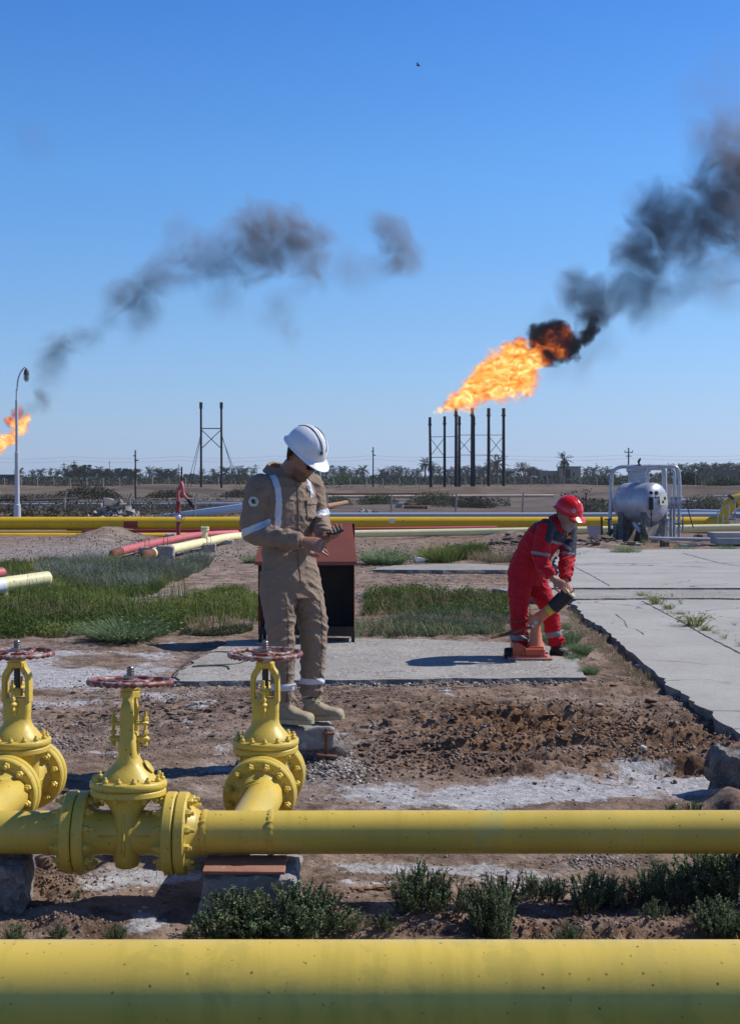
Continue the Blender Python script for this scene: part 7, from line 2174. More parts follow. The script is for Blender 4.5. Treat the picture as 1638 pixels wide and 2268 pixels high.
cv = MB()
t_rings = [(crotch + UZ * -.01, .165, .125), (hip, .174, .132), (A(640, 1240), .162, .120), (waist, .147, .112), (A(632, 1190), .156, .118), (A(631, 1160), .178, .130), (chest, .190, .132), (A(630, 1090), .190, .125), (A(629, 1072), .165, .112), (A(627, 1056), .12, .095), (A(625, 1044, .01), .080, .078), (A(624, 1036, .015), .074, .074)]
cv.loft([ell(c, Lv, Fv, a, b, 36, 2.35) for c, a, b in t_rings])
def limb(mb, pts, rad, seg=22, r=.06, k=5):
    """tapered limb through joints, radius interpolated along the bent path"""
    P = [Vector(p) for p in pts]
    cum = [0]
    for i in range(1, len(P)): cum.append(cum[-1] + (P[i] - P[i - 1]).length)
    B = bend(P, r, k); c2 = [0]
    for i in range(1, len(B)): c2.append(c2[-1] + (B[i] - B[i - 1]).length)
    tot = c2[-1] / cum[-1]
    rr = [float(np.interp(x, [q * tot for q in cum], rad)) for x in c2]
    # resample
    n = max(8, int(c2[-1] / .02)); xs = np.linspace(0, c2[-1], n); out = []; ro = []
    for x in xs:
        i = min(len(c2) - 2, max(0, int(np.searchsorted(c2, x)) - 1)); f = (x - c2[i]) / max(1e-6, c2[i + 1] - c2[i])
        out.append(B[i].lerp(B[i + 1], f)); ro.append(float(np.interp(x, c2, rr)))
    mb.tube(out, ro, seg)
limb(cv, [A(588, 1078, -.09), shR + Vector((0, 0, -.01)), elR, wrR + Vector((-.010, 0, 0))], [.068, .080, .070, .045])
cv.sphere(shR + Vector((.012, .01, .004)), .078, 20, 12, (1, 1, 1.0))
limb(cv, [A(672, 1076, .10), shL, elL, wrL + Vector((-.004, .02, .01))], [.065, .070, .058, .043])
cv.sphere(shL, .068, 20, 12)
limb(cv, [A(612, 1262, -.05), A(616, 1320, -.07), kneR, ankR + UZ * -.005], [.100, .104, .081, .066], 26)
limb(cv, [A(668, 1262, .06), A(680, 1325, .05), kneL, ankL], [.098, .101, .081, .066], 26)
# folds laid in as soft ridges before the skin is pulled over
rnd = random.Random(3)
def fold(a, b, c, r=.010): cv.tube(bend([a, b, c], .08, 5), [r * .4] + [r] * (len(bend([a, b, c], .08, 5)) - 2) + [r * .4], 8)
def onring(c, ax_u, ax_v, a, b, t): return Vector(c) + ax_u * a * math.cos(t) + ax_v * b * math.sin(t)
for (c, a, b, t0, t1, dz) in ((waist, .149, .114, -2.6, .6, 0), (waist + UZ * -.03, .152, .116, -2.7, .5, .004), (A(633, 1196), .152, .115, -2.4, .3, -.006)):
    pts = [onring(c, Lv, Fv * -1, a, b, t0 + (t1 - t0) * k / 12) + UZ * (dz * math.sin(k)) for k in range(13)]
    cv.tube(pts, .0075, 8)
me_cov = remesh(cv, .0055, 3, 'coveralls')
cents = [(elR, .10, .010), (elL, .09, .009), (crotch, .20, .009), (kneR, .13, .009), (kneL, .13, .009), (ankR + UZ * .05, .12, .012), (ankL + UZ * .05, .12, .012), (waist, .12, .009), (shR, .12, .005), (A(640, 1100), .2, .004), ((elR + wrR) / 2, .14, .010), ((elL + wrL) / 2, .12, .009)]
def wr_fn(seed, cents, base=.0035):
    def fn(co):
        w_ = np.full(len(co), base)
        for c, r_, a_ in cents:
            d2 = ((co - np.array(c)) ** 2).sum(1); w_ = np.maximum(w_, a_ * np.exp(-d2 / (r_ * r_)))
        sk = co.copy(); sk[:, 2] += .45 * np.sin(co[:, 0] * 5 + seed) * (co[:, 0] - co[:, 0].mean()) + .35 * (co[:, 1] - co[:, 1].mean())
        n1 = n3(sk, 5.5, 5.5, 13, seed); n2 = n3(sk + 3.3, 11, 11, 27, seed + 5); n0 = n3(co, 4, 4, 5, seed + 11)
        r1 = np.clip(1 - np.abs(n1) * 3.2, 0, 1) ** 1.5; r2 = np.clip(1 - np.abs(n2) * 2.8, 0, 1) ** 1.5
        return 1.25 * w_ * (1.35 * (r1 - .25) + .65 * (r2 - .25)) + .004 * n0
    return fn
wrinkle(me_cov, wr_fn(1.7, cents))
cov = finish(me_cov, 'coveralls', M_khaki, man)
# reflective tape: upper arms, shins, braces over the shoulders
mid = elR.lerp(shR, .12)
def arm_band(name, a, b, f, w_, rad, mat, par, src, off=.003):
    a = Vector(a); b = Vector(b); c = a.lerp(b, f); return strip(name, src, mat, par, band_planes(c, (b - a), w_), c=c, rad=rad, off=off)
arm_band('reflective_band', A(556, 1165, -.11), A(556, 1180, -.11) + Vector((.012, -.004, 0)), .5, .042, .115, M_refl, cov, me_cov) if False else None
strip('reflective_band', me_cov, M_refl, cov, band_planes(A(566, 1170, -.12), (.42, -.05, -1), .040), c=A(562, 1170, -.12), rad=.12)
strip('reflective_band', me_cov, M_refl, cov, band_planes(A(707, 1138, .10), (.28, 0, -1), .038), c=A(707, 1138, .10), rad=.085)
strip('reflective_band', me_cov, M_refl, cov, band_planes(A(624, 1520, -.08), (.02, 0, 1), .040), c=A(624, 1520, -.08), rad=.13, keep=lambda p: p.x < A(656, 1520).x)
strip('reflective_band', me_cov, M_refl, cov, band_planes(A(690, 1506, .05), (.02, 0, 1), .036), c=A(690, 1506, .05), rad=.13, keep=lambda p: p.x > A(659, 1506).x)
zt_ = A(0, 1062).z; zb_ = A(0, 1166).z
for sg in (-1, 1):
    pl_ = [(neckb + Lv * sg * .132, Lv), (neckb + Lv * sg * .132 + Lv * .033, -Lv)] if sg < 0 else [(neckb + Lv * .105, Lv), (neckb + Lv * .138, -Lv)]
    pl_ += [((0, 0, zb_), (0, 0, 1))]
    strip('reflective_brace', me_cov, M_refl, cov, pl_, c=chest, rad=.40, keep=lambda p, sg=sg: (sg < 0 or p.z > A(0, 1118).z) and (p - chest).dot(Fv) > -.02 and p.z < zt_ + .12 and abs((p - chest).dot(Fv)) < .17)
# collar
cb = MB(); r1 = []; r2 = []; r3 = []
for k in range(26):
    t = -PI * .86 + 2 * PI * .86 * k / 25 - PI / 2
    e = Lv * math.cos(t) + Fv * math.sin(t)
    e = Lv * math.sin(PI * .88 * (k / 12.5 - 1)) * 1.0 + Fv * -math.cos(PI * .88 * (k / 12.5 - 1))
    c0 = A(624, 1040, .01)
    fr = abs(k / 12.5 - 1)
    r1.append(c0 + e * .070 + UZ * (.040 - .045 * fr)); r2.append(c0 + e * .084 + UZ * (.050 - .050 * fr)); r3.append(c0 + e * (.106 + .02 * fr) + UZ * (.005 - .075 * fr ** 2))
vs = r1 + r2 + r3 + [p + Vector((0, 0, -.006)) - (p - c0).normalized() * .004 for p in r3] ; n = 26
fs = []
for q in range(3):
    for k in range(n - 1): fs.append((q * n + k, q * n + k + 1, (q + 1) * n + k + 1, (q + 1) * n + k))
cb.add(vs, fs); col = cb.build('collar', M_khaki, None, angle=60); col.parent = cov
# pressed seams down the front of the legs
M_seam = fabric('khaki_seam', (.13, .095, .07), (.11, .08, .06))
for kk, aa, top in ((kneR, ankR, A(617, 1320, -.07)), (kneL, ankL, A(684, 1325, .05))):
    dv = (aa - top).normalized(); sn = (dv.cross(Fv)).normalized()
    strip('seam', me_cov, M_seam, cov, band_planes(kk + sn * .0, sn, .0085), c=(top + aa) / 2, rad=.36, off=.0025, keep=lambda p, kk=kk: (p - kk).dot(Fv) > .0 and abs((p - kk).dot(Lv)) < .06 and p.z < top.z)
# centre placket, chest pocket flap, cuffs
strip('placket', me_cov, M_khaki, cov, [(chest + Lv * .0, Lv), (chest + Lv * .040, -Lv), (A(0, 1300), (0, 0, 1)), (A(0, 1068), (0, 0, -1))], c=A(645, 1180), rad=.33, off=.0045, keep=lambda p: (p - chest).dot(Fv) > .03)
strip('pocket', me_cov, M_khaki, cov, [(chest + Lv * .062, Lv), (chest + Lv * .165, -Lv), (A(0, 1148), (0, 0, 1)), (A(0, 1106), (0, 0, -1))], c=A(680, 1125, -.02), rad=.2, off=.005, keep=lambda p: (p - chest).dot(Fv) > .03)
strip('pocket_flap', me_cov, M_khaki, cov, [(chest + Lv * .058, Lv), (chest + Lv * .169, -Lv), (A(0, 1117), (-.0, 0, 1)), (A(0, 1102), (0, 0, -1))], c=A(680, 1112, -.02), rad=.2, off=.011, keep=lambda p: (p - chest).dot(Fv) > .03)
cf = (wrR - elR).normalized(); strip('cuff', me_cov, M_khaki, cov, band_planes(wrR - cf * .035, cf, .05), c=wrR - cf * .035, rad=.075, off=.004)
cf = (wrL - elL).normalized(); strip('cuff', me_cov, M_khaki, cov, band_planes(wrL - cf * .02, cf, .045), c=wrL - cf * .02, rad=.07, off=.004)
badge(cov, me_cov, 561.5, 1111, .0285, 'sleeve_badge')
badge(cov, me_cov, 683, 1080, .020, 'chest_badge')
# hair, stubble, helmet, glasses, boots
hair = extract(me_body, [], c=hc, rad=.2, off=.010, keep=lambda p: (lambda q: (q.dot(Hu) > -.055 * HS and q.dot(Hf) < .035 and not (q.dot(Hu) < .04 and q.dot(Hf) > -.012)) or (q.dot(Hu) > .05))(p - hc))
finish(hair, 'hair', M_hair, man)
stub_ = extract(me_body, [], c=hc, rad=.2, off=.002, keep=lambda p: (lambda q: q.dot(Hu) < -.050 * HS and q.dot(Hf) > .040 and q.dot(Hu) > -.128 and not (abs(q.dot(Hf.cross(Hu))) < .022 and q.dot(Hu) > -.072 and q.dot(Hu) < -.046))(p - hc))
finish(stub_, 'beard', M_stub, man)
glasses(hc, Hf, Hu, HS, man)
hel, HH = helmet(M_hw, hc + Hu * .044 * HS - Hf * .006, (Hf + Hu * .06).normalized(), Hu, .94, man, stripe=M_dsteel)
dgc = bpy.context.evaluated_depsgraph_get()
badge(hel, hel.data, 710, 1004, .017, 'helmet_badge', up=(.3, 0, 1))
boot((M_boot, M_sole, M_sole), A(612, 1601, .0) - UZ * .0, A(690, 1604, -.19), ankR + UZ * -.02, parent=man)
boot((M_boot, M_sole, M_sole), A(672, 1596, .06), A(759, 1593, -.05), ankL + UZ * -.03, parent=man)
# the phone lies in his left palm
pc_ = handL(.115, -.005, .026)
dl = hdL.normalized(); nl = Vector((-.42, .05, .90)); nl = (nl - dl * nl.dot(dl)).normalized(); el_ = dl.cross(nl).normalized()
ph = MB(); a_ = (dl * .75 + el_ * .25).normalized(); b_2 = nl.cross(a_).normalized()
def slab_pts(c, a, b, n, la, lb, th, ch=.01):
    out = []
    for sa, sb in ((1, 1), (1, -1), (-1, -1), (-1, 1)):
        for h in (-1, 1):
            out += [c + a * sa * (la - ch) + b * sb * lb + n * h * th, c + a * sa * la + b * sb * (lb - ch) + n * h * th]
    return out
pt_ = thing('mobile_phone', 'dark smartphone in the hands of the man in beige', 'phone', pc_)
ph.hull(slab_pts(pc_, a_, b_2, nl, .072, .036, .0045)); ph.build('case', M_black, pt_, smooth=False)
ph = MB(); ph.hull(slab_pts(pc_ + nl * .0052, a_, b_2, nl, .066, .032, .0008, .003)); ph.build('screen', M_lens, pt_, smooth=False)

# ================================================= the man in red coveralls
Y1 = 12.62
def B_(px, py, dy=0.0): return at(px, py, Y1 + dy)
Fr = Vector((.80, -.60, 0)); Lr = Vector((.60, .80, 0))
hip2 = B_(1163, 1268, .0); cr2 = B_(1168, 1296, .0); wa2 = B_(1180, 1226, -.02); ch2 = B_(1205, 1190, -.07); nk2 = B_(1238, 1158, -.12)
Tu = (nk2 - hip2).normalized(); Tf = (Fr - Tu * Fr.dot(Tu)).normalized(); Tl = Tu.cross(Tf).normalized()
if Tl.dot(Lr) < 0: Tl = -Tl
hc2 = B_(1254, 1141, -.18)
Hf2 = Vector((.60, -.66, -.46)).normalized(); Hu2 = Vector((.34, -.28, .90)); HS2 = 1.08
sR = B_(1206, 1170, -.26); sL = B_(1258, 1170, .06)
eR = B_(1194, 1242, -.27); wR = B_(1226, 1284, -.36)
eL = B_(1254, 1238, -.06); wL = B_(1251, 1288, -.24)
kR = B_(1148, 1358, -.12); aR = B_(1150, 1428, -.10); kL = B_(1214, 1345, -.0); aL = B_(1232, 1428, .02)
body = MB()
head_parts(body, hc2, Hf2, Hu2, HS2, nk2 - Tu * .03, .060)
body.loft([ell(cr2, Lr, Fr, .12, .09), ell(hip2, Lr, Fr, .15, .11), ell(wa2, Tl, Tf, .15, .11), ell(ch2, Tl, Tf, .17, .11), ell(nk2 - Tu * .05, Tl, Tf, .14, .08), ell(nk2, Tl, Tf, .07, .06)])
for a, b, c in ((sR, eR, wR), (sL, eL, wL)): body.tube([a, b, c], [.045, .04, .029], 14)
for a, b, c in ((B_(1150, 1285, -.06), kR, aR), (B_(1184, 1285, .06), kL, aL)): body.tube([a, b, c], [.075, .05, .035], 14)
hand(body, wR, (.85, -.25, -.55), (.45, .55, -.5), -1, (.30, .36, .42, .5), .4, 1.05)
hand(body, wL, (.25, -.45, -.85), (.2, -.75, .3), 1, (.45, .5, .55, .6), .4, 1.05)
me_b2 = remesh(body, .0050, 2, 'person')
man2 = finish(me_b2, 'person', M_skin2, None)
tag(man2, 'man in red coveralls and red helmet bending over the orange stand', 'person')
cv = MB()
cv.loft([ell(cr2 + UZ * .0, Lr, Fr, .165, .135, 32), ell(hip2, Lr, Fr, .185, .155, 32), ell(hip2.lerp(wa2, .6), (Lr + Tl).normalized(), (Fr + Tf).normalized(), .182, .155, 32), ell(wa2, Tl, Tf, .180, .150, 32), ell(ch2, Tl, Tf, .195, .150, 32), ell(ch2.lerp(nk2, .5), Tl, Tf, .185, .130, 32), ell(nk2 - Tu * .055, Tl, Tf, .14, .105, 32), ell(nk2 - Tu * .015, Tl, Tf, .085, .080, 32), ell(nk2 + Tu * .01, Tl, Tf, .070, .070, 32)])
limb(cv, [sR + Tl * .08, sR, eR, wR - Vector((.03, -.01, -.035))], [.07, .082, .074, .050])
cv.sphere(sR + Vector((.0, 0, .0)), .083, 18, 12)
limb(cv, [sL - Tl * .08, sL, eL, wL + UZ * .02], [.07, .078, .072, .055]); cv.sphere(sL, .076, 18, 12)
limb(cv, [B_(1152, 1262, -.05), B_(1150, 1305, -.08), kR, aR], [.108, .108, .083, .078], 24)
limb(cv, [B_(1178, 1262, .06), B_(1192, 1305, .05), kL, aL], [.108, .104, .082, .074], 24)
me_c2 = remesh(cv, .0065, 3, 'coveralls')
cents = [(eR, .13, .013), (eL, .12, .013), (cr2, .2, .012), (kR, .14, .010), (kL, .14, .012), (aR + UZ * .08, .14, .014), (aL + UZ * .08, .14, .015), (wa2, .18, .012), (sR, .12, .007), ((eR + wR) / 2, .14, .013), ((eL + wL) / 2, .14, .013)]
wrinkle(me_c2, wr_fn(7.1, cents, .005))
cov2 = finish(me_c2, 'coveralls', M_redc, man2)
ck = ch2.lerp(nk2, .26)
strip('navy_yoke', me_c2, M_navyc, cov2, [(ck - Tf * .05, (Tu * .95 + Tf * .12))], c=nk2, rad=.40, off=.004, keep=lambda p: abs((p - nk2).dot(Tl)) < .25 and (p - nk2).length > .02)
strip('reflective_band', me_c2, M_reflg, cov2, band_planes(ck - Tu * .012, Tu, .026), c=ck + Tf * .12, rad=.17, off=.006, keep=lambda p: (p - ck).dot(Tf) > .02)
for (c, ax_, rd, wd) in ((B_(1194, 1226, -.27), eR - sR, .10, .028), (B_(1252, 1232, -.03), eL - sL, .10, .028), (B_(1150, 1411, -.11), Vector((0, 0, 1)), .12, .05), (B_(1227, 1402, .01), aL - kL, .12, .05)):
    strip('reflective_band', me_c2, M_reflg, cov2, band_planes(c, ax_, wd), c=c, rad=rd, off=.004)
cf = (wR - eR).normalized(); strip('cuff', me_c2, M_redc, cov2, band_planes(wR - cf * .075, cf, .05), c=wR - cf * .07, rad=.09, off=.004)
# collar
cb = MB(); r1 = []; r2 = []; r3 = []
for k in range(22):
    q = PI * .88 * (k / 10.5 - 1); e = Tl * math.sin(q) - Tf * math.cos(q); fr = abs(k / 10.5 - 1); c0 = nk2
    r1.append(c0 + e * .068 + Tu * (.045 - .02 * fr)); r2.append(c0 + e * .084 + Tu * (.050 - .03 * fr)); r3.append(c0 + e * (.11 + .02 * fr) + Tu * (-.005 - .06 * fr ** 2))
cb.add(r1 + r2 + r3, [(q * 22 + k, q * 22 + k + 1, (q + 1) * 22 + k + 1, (q + 1) * 22 + k) for q in range(2) for k in range(21)]); q = cb.build('collar', M_redc, None, angle=60); q.parent = cov2
# letters on the chest: BOC
try:
    c, n = decal([me_c2], 1254.5, 1190)
    n = (n + Vector((0, -1.2, 0))).normalized()
    fc_ = bpy.data.curves.new('t', 'FONT'); fc_.body = 'BOC'; fc_.size = .036; fc_.extrude = .002; fc_.align_x = 'CENTER'; fc_.align_y = 'CENTER'
    fo_ = bpy.data.objects.new('t', fc_); COL.objects.link(fo_)
    lm = bpy.data.meshes.new_from_object(fo_.evaluated_get(bpy.context.evaluated_depsgraph_get())); bpy.data.objects.remove(fo_)
    uu_ = (UZ - n * UZ.dot(n)).normalized(); ee_ = uu_.cross(n).normalized()
    Mx = Matrix((ee_, uu_, n)).transposed().to_4x4(); Mx.translation = c + n * .018
    lm.transform(Mx)
    finish(lm, 'chest_lettering', paint('yellow_letters', (.75, .60, .03), (.7, .55, .03), .6, 5, bump=0), cov2, smooth=False)
except Exception as ex: print('letters', ex)
beard = extract(me_b2, [], c=hc2, rad=.2, off=.004, keep=lambda p: (lambda q: q.dot(Hu2.normalized()) < -.052 and q.dot(Hf2) > .035 and q.dot(Hu2.normalized()) > -.135)(p - hc2))
finish(beard, 'beard', M_greyhair, man2)
hr2 = extract(me_b2, [], c=hc2, rad=.2, off=.006, keep=lambda p: (lambda q: q.dot(Hu2.normalized()) > -.055 and q.dot(Hf2) < .01 and not (q.dot(Hu2.normalized()) < .03 and q.dot(Hf2) > -.03))(p - hc2))
finish(hr2, 'hair', paint('dark_grey_hair', (.045, .038, .034), (.10, .09, .08), .8, 60, bump=.5, bscale=150), man2)
glasses(hc2, Hf2, Hu2, HS2, man2)
hel2, _ = helmet(M_hr, hc2 + Hu2.normalized() * .042 * HS2, (Hf2 + Hu2 * .05).normalized(), Hu2, 1.0, man2, brim=.045)
try: badge(hel2, hel2.data, 1270, 1132, .016, 'helmet_badge')
except Exception: pass
boot((M_black, M_black, M_black), B_(1219, 1457.5, .06), B_(1266, 1459, -.10), aL + UZ * -.02, parent=man2, laces=False)
boot((M_black, M_black, M_black), B_(1143, 1455, -.02), B_(1180, 1459, -.22), aR + UZ * -.04, parent=man2, laces=False)

# ================================================= orange swivel stand
SY_ = 12.32
def C_(px, py, dy=0.0): return at(px, py, SY_ + dy)
M_or = paint('orange_red_enamel', (.55, .10, .045), (.48, .085, .04), .45, 6, spots=(.25, .10, .07), spot_scale=30, spot_amt=.7, bump=.1)
M_or2 = paint('faded_orange_enamel', (.60, .20, .095), (.50, .16, .08), .5, 6, spots=(.25, .12, .07), spot_scale=30, spot_amt=.7, bump=.1)
M_pinkp = paint('faded_red_plate', (.50, .22, .18), (.42, .18, .15), .7, 8, bump=.2)
t = thing('swivel_stand', 'orange-red cast stand with angled arm and black cylinder on the concrete pad', 'stand', (C_(1172, 1465).x, SY_, .03))
zp = .045
m = MB(); a, b = C_(1124, 1466), C_(1221, 1466); cx_ = (a.x + b.x) / 2; m.box((cx_, SY_ + .12, zp), (b.x - a.x, .42, .018), rot=(0, 0, -.02), bev=.003); m.build('base_plate', M_pinkp, t)
m = MB(); x0, x1 = C_(1135, 1440).x, C_(1206, 1440).x; z0 = .055; zt = C_(0, 1432).z; zl = C_(0, 1424).z
prof = [(x0, z0), (x0, zl), (x0 + .05, zl), (x0 + .13, zt - .02), (x0 + .16, zt), (x1 - .02, zt), (x1, zt - .03), (x1, z0)]
k = len(prof); y0, y1 = SY_ - .02, SY_ + .22
m.loft([[Vector((x, y, z)) for x, z in prof] for y in (y0, y1)])
m.box(((x0 + x1) / 2 + .05, y0 - .012, z0 + .045), (.19, .03, .075), bev=.012)
m.box(((x0 + x1) / 2, SY_ + .1, z0 + .006), (x1 - x0 + .03, .30, .016), bev=.003)
for xx in (x0 + .09, x1 - .04): m.cyl((xx, y0 - .03, z0), (xx, y0 - .03, z0 + .05), .007, seg=6)
m.build('housing', M_or, t, angle=30)
m = MB(); c = C_(1126, 1448, .08); m.lathe([(.05, -.02), (.058, 0), (.058, .07), (.045, .09)], 20, c + Vector((-.02, 0, 0)), (1, 0, 0)); m.build('motor', M_black, t)
px_ = C_(1186, 1400, .08).x
m = MB(); yy = SY_ + .09
m.lathe([(.085, zt - .01), (.078, zt + .01), (.056, zt + .05), (.054, C_(0, 1408).z), (.052, C_(0, 1407).z), (.047, C_(0, 1400).z), (.044, C_(0, 1388).z), (.047, C_(0, 1384).z)], 28, (px_, yy, 0), (0, 0, 1)); m.build('column', M_or2, t)
m = MB(); jc = C_(1184, 1374, .09); m.sphere(jc, .068, 22, 14, (1.0, .72, 1.0)); m.cyl(jc + Vector((0, -.065, -.01)), jc + Vector((0, .05, -.01)), .05, seg=22); m.tube([jc + Vector((.0, 0, -.05)), jc + Vector((0, 0, 0))], .046, 18)
m.build('joint', M_or2, t)
m = MB()
for dx, dz in ((-.002, -.012), (-.028, -.045)): m.cyl(jc + Vector((dx, -.08, dz)), jc + Vector((dx, -.06, dz)), .017, seg=12)
m.build('bolt_cover', M_grayp, t)
e = C_(1228, 1342, .05)
dd = (C_(1260, 1312, .0) - jc).normalized()
m = MB(); m.tube([jc, jc.lerp(e, .35), jc.lerp(e, .8), e], [.060, .050, .042, .044], 20); m.build('arm', M_or2, t)
m = MB(); q = jc.lerp(e, .62); m.lathe([(.049, 0), (.0475, .05)], 22, q, e - jc); m.build('yellow_sleeve', paint('yellow_tape', (.60, .45, .05), (.5, .38, .05), .5, 5, bump=0), t)
d_ = (C_(1262, 1311, .0) - C_(1226, 1345, .05)).normalized(); s0 = C_(1223, 1346, .05)
m = MB(); m.lathe([(.040, 0), (.066, .002), (.066, .215), (.058, .216), (.058, .20)], 32, s0, d_); m.build('black_cylinder', M_black, t)
m = MB(); m.lathe([(.0, .205), (.067, .206), (.068, .222), (.060, .224), (.02, .224)], 32, s0, d_, caps=False); m.build('end_cover', paint('pale_cover', (.40, .38, .24), (.35, .33, .22), .6, 8, bump=0), t)
m = MB(); a = C_(1180, 1388, .08); m.tube([a, C_(1150, 1396, .0), C_(1131, 1402, -.03)], [.012, .014, .018], 10); m.tube([C_(1133, 1401, -.03), C_(1120, 1405, -.05), C_(1087, 1413, -.1)], [.028, .027, .016], 12, flat=(1, .6)); m.build('counter_lever', M_rust, t)
m = MB(); m.cyl(C_(1172, 1372, .08), C_(1141, 1377, .05), .008, seg=8); m.build('thin_rod', M_rust, t)
# ------------------------------------------------------------------ flames and smoke: real volumes over the stacks
def sphere_mesh():
    bm = bmesh.new(); bmesh.ops.create_icosphere(bm, subdivisions=2, radius=1.0)
    me = bpy.data.meshes.new('puff'); bm.to_mesh(me); bm.free(); return me
def vol_shape(t, nscale, amp, distort, detail=5, stretch=None, edge=1.0):
    """0..1 shape value: falls off from the puff's middle, torn up by noise fixed in the world"""
    tc = t.nodes.new('ShaderNodeTexCoord')
    ln = t.nodes.new('ShaderNodeVectorMath'); ln.operation = 'LENGTH'; t.links.new(tc.outputs['Object'], ln.inputs[0])
    P = coordn(t, 'World')
    if stretch:
        mp = t.nodes.new('ShaderNodeMapping'); mp.inputs['Rotation'].default_value = stretch[0]; mp.inputs['Scale'].default_value = stretch[1]
        t.links.new(P, mp.inputs['Vector']); P = mp.outputs[0]
    n = noise(t, P, nscale, detail, .62, distort)
    fall = math_(t, 'SUBTRACT', edge, ln.outputs['Value'])
    v = math_(t, 'ADD', fall, math_(t, 'MULTIPLY', math_(t, 'SUBTRACT', n, .5), amp))
    return v, n, P
def smoke_mat(name, dens, nscale, amp, col, soft=.5, rate=.3, distort=.6, edge=.9):
    m = bpy.data.materials.new(name); m.use_nodes = True; t = m.node_tree; t.nodes.clear()
    out = t.nodes.new('ShaderNodeOutputMaterial')
    v, n, P = vol_shape(t, nscale, amp, distort, 5, edge=edge)
    d = ramp(t, v, [(.16, 0), (.16 + soft, 1)])
    oi = t.nodes.new('ShaderNodeObjectInfo')
    d = math_(t, 'MULTIPLY', math_(t, 'MULTIPLY', d, dens), oi.outputs['Alpha'])
    pv = t.nodes.new('ShaderNodeVolumePrincipled')
    pv.inputs['Color'].default_value = (*col, 1); pv.inputs['Anisotropy'].default_value = .25
    pv.inputs['Density Attribute'].default_value = ''; pv.inputs['Color Attribute'].default_value = ''; pv.inputs['Temperature Attribute'].default_value = ''
    t.links.new(d, pv.inputs['Density']); t.links.new(pv.outputs[0], out.inputs['Volume'])
    m.cycles.volume_step_rate = rate
    m.cycles.volume_sampling = 'DISTANCE' if False else 'MULTIPLE_IMPORTANCE'
    return m
def fire_mat(name, red=0.0, rate=.22):
    m = bpy.data.materials.new(name); m.use_nodes = True; t = m.node_tree; t.nodes.clear()
    out = t.nodes.new('ShaderNodeOutputMaterial')
    v, n, P = vol_shape(t, .42, 1.5, 1.3, 6, stretch=((0, R(38), 0), (.78, 1, 1.1)), edge=.80)
    d = ramp(t, v, [(.10, 0), (.30, .35), (.55, 1)])
    oi = t.nodes.new('ShaderNodeObjectInfo')
    d = math_(t, 'MULTIPLY', d, oi.outputs['Alpha'])
    n2 = noise(t, P, .85, 6, .65, 1.0)
    k = math_(t, 'ADD', math_(t, 'MULTIPLY', math_(t, 'SUBTRACT', n2, .5), 3.2), math_(t, 'ADD', math_(t, 'MULTIPLY', v, .62), .42 - red * .55))
    col = ramp(t, k, [(0, (.16, .015, .003)), (.22, (.62, .07, .006)), (.42, (1.0, .22, .012)), (.62, (1.2, .46, .045)), (.82, (1.35, .82, .20)), (1, (1.5, 1.2, .55))])
    ab = t.nodes.new('ShaderNodeVolumeAbsorption'); ab.inputs['Color'].default_value = (.0, .0, .0, 1)
    t.links.new(math_(t, 'MULTIPLY', d, 1.5), ab.inputs['Density'])
    em = t.nodes.new('ShaderNodeEmission'); t.links.new(col, em.inputs['Color'])
    t.links.new(math_(t, 'MULTIPLY', d, 1.6), em.inputs['Strength'])
    ad = t.nodes.new('ShaderNodeAddShader'); t.links.new(ab.outputs[0], ad.inputs[0]); t.links.new(em.outputs[0], ad.inputs[1])
    t.links.new(ad.outputs[0], out.inputs['Volume'])
    m.cycles.volume_step_rate = rate
    return m
M_fire = fire_mat('gas_flame')
M_fire_r = fire_mat('sooty_flame', .85)
SMC = (.17, .16, .19)
M_smoke_d = smoke_mat('black_smoke', 1.9, .42, 1.5, (.10, .085, .085), .4, .22, 1.1, .95)
M_smoke = smoke_mat('grey_smoke', .25, .22, 1.9, (.36, .33, .36), .85, .28, .9, 1.0)
def puffs(name, label, Y, lst, mat, cat, nm='puff'):
    t = thing(name, label, cat, at(lst[0][0], lst[0][1], Y))
    t['kind'] = 'stuff'
    rnd = random.Random(len(lst))
    for i, q in enumerate(lst):
        px, py, r = q[:3]; a = q[3] if len(q) > 3 else 1.0
        dy = q[4] if len(q) > 4 else rnd.uniform(-.6, .6) * r * Y / F
        me = bpy.data.meshes.get('puff_' + mat.name)
        if me is None:
            me = sphere_mesh(); me.name = 'puff_' + mat.name; me.materials.append(mat)
        o = bpy.data.objects.new(nm, me); COL.objects.link(o); o.parent = t
        o.location = at(px, py, Y + dy) - _M[t.name].translation
        s = r * Y / F * (1.42 if mat is M_fire else (1.48 if mat is M_smoke else 1.3)); o.scale = (s, s, s); o.color = (1, 1, 1, a)
    return t
puffs('flame', 'big orange gas flame blowing to the right above the flare stacks', 188,
      [(962, 914, 6, .5), (975, 908, 11, .8), (993, 900, 16), (1010, 890, 22), (1030, 878, 29), (1050, 865, 36), (1072, 845, 42), (1095, 838, 50), (1120, 815, 52), (1140, 830, 52), (1152, 798, 44), (1130, 785, 34), (1172, 800, 34, 1), (1160, 855, 30, .6), (1110, 872, 26, .5), (1040, 892, 24, .4), (1060, 818, 12, .7)], M_fire, 'flame')
puffs('flame', 'dark red fire glowing inside the black smoke ball right of the big flame', 187.3, [(1150, 765, 24, .8), (1188, 775, 26, .7), (1220, 756, 32, .45), (1248, 740, 28, .6), (1240, 778, 26, .3), (1208, 800, 18, .5)], M_fire_r, 'flame')
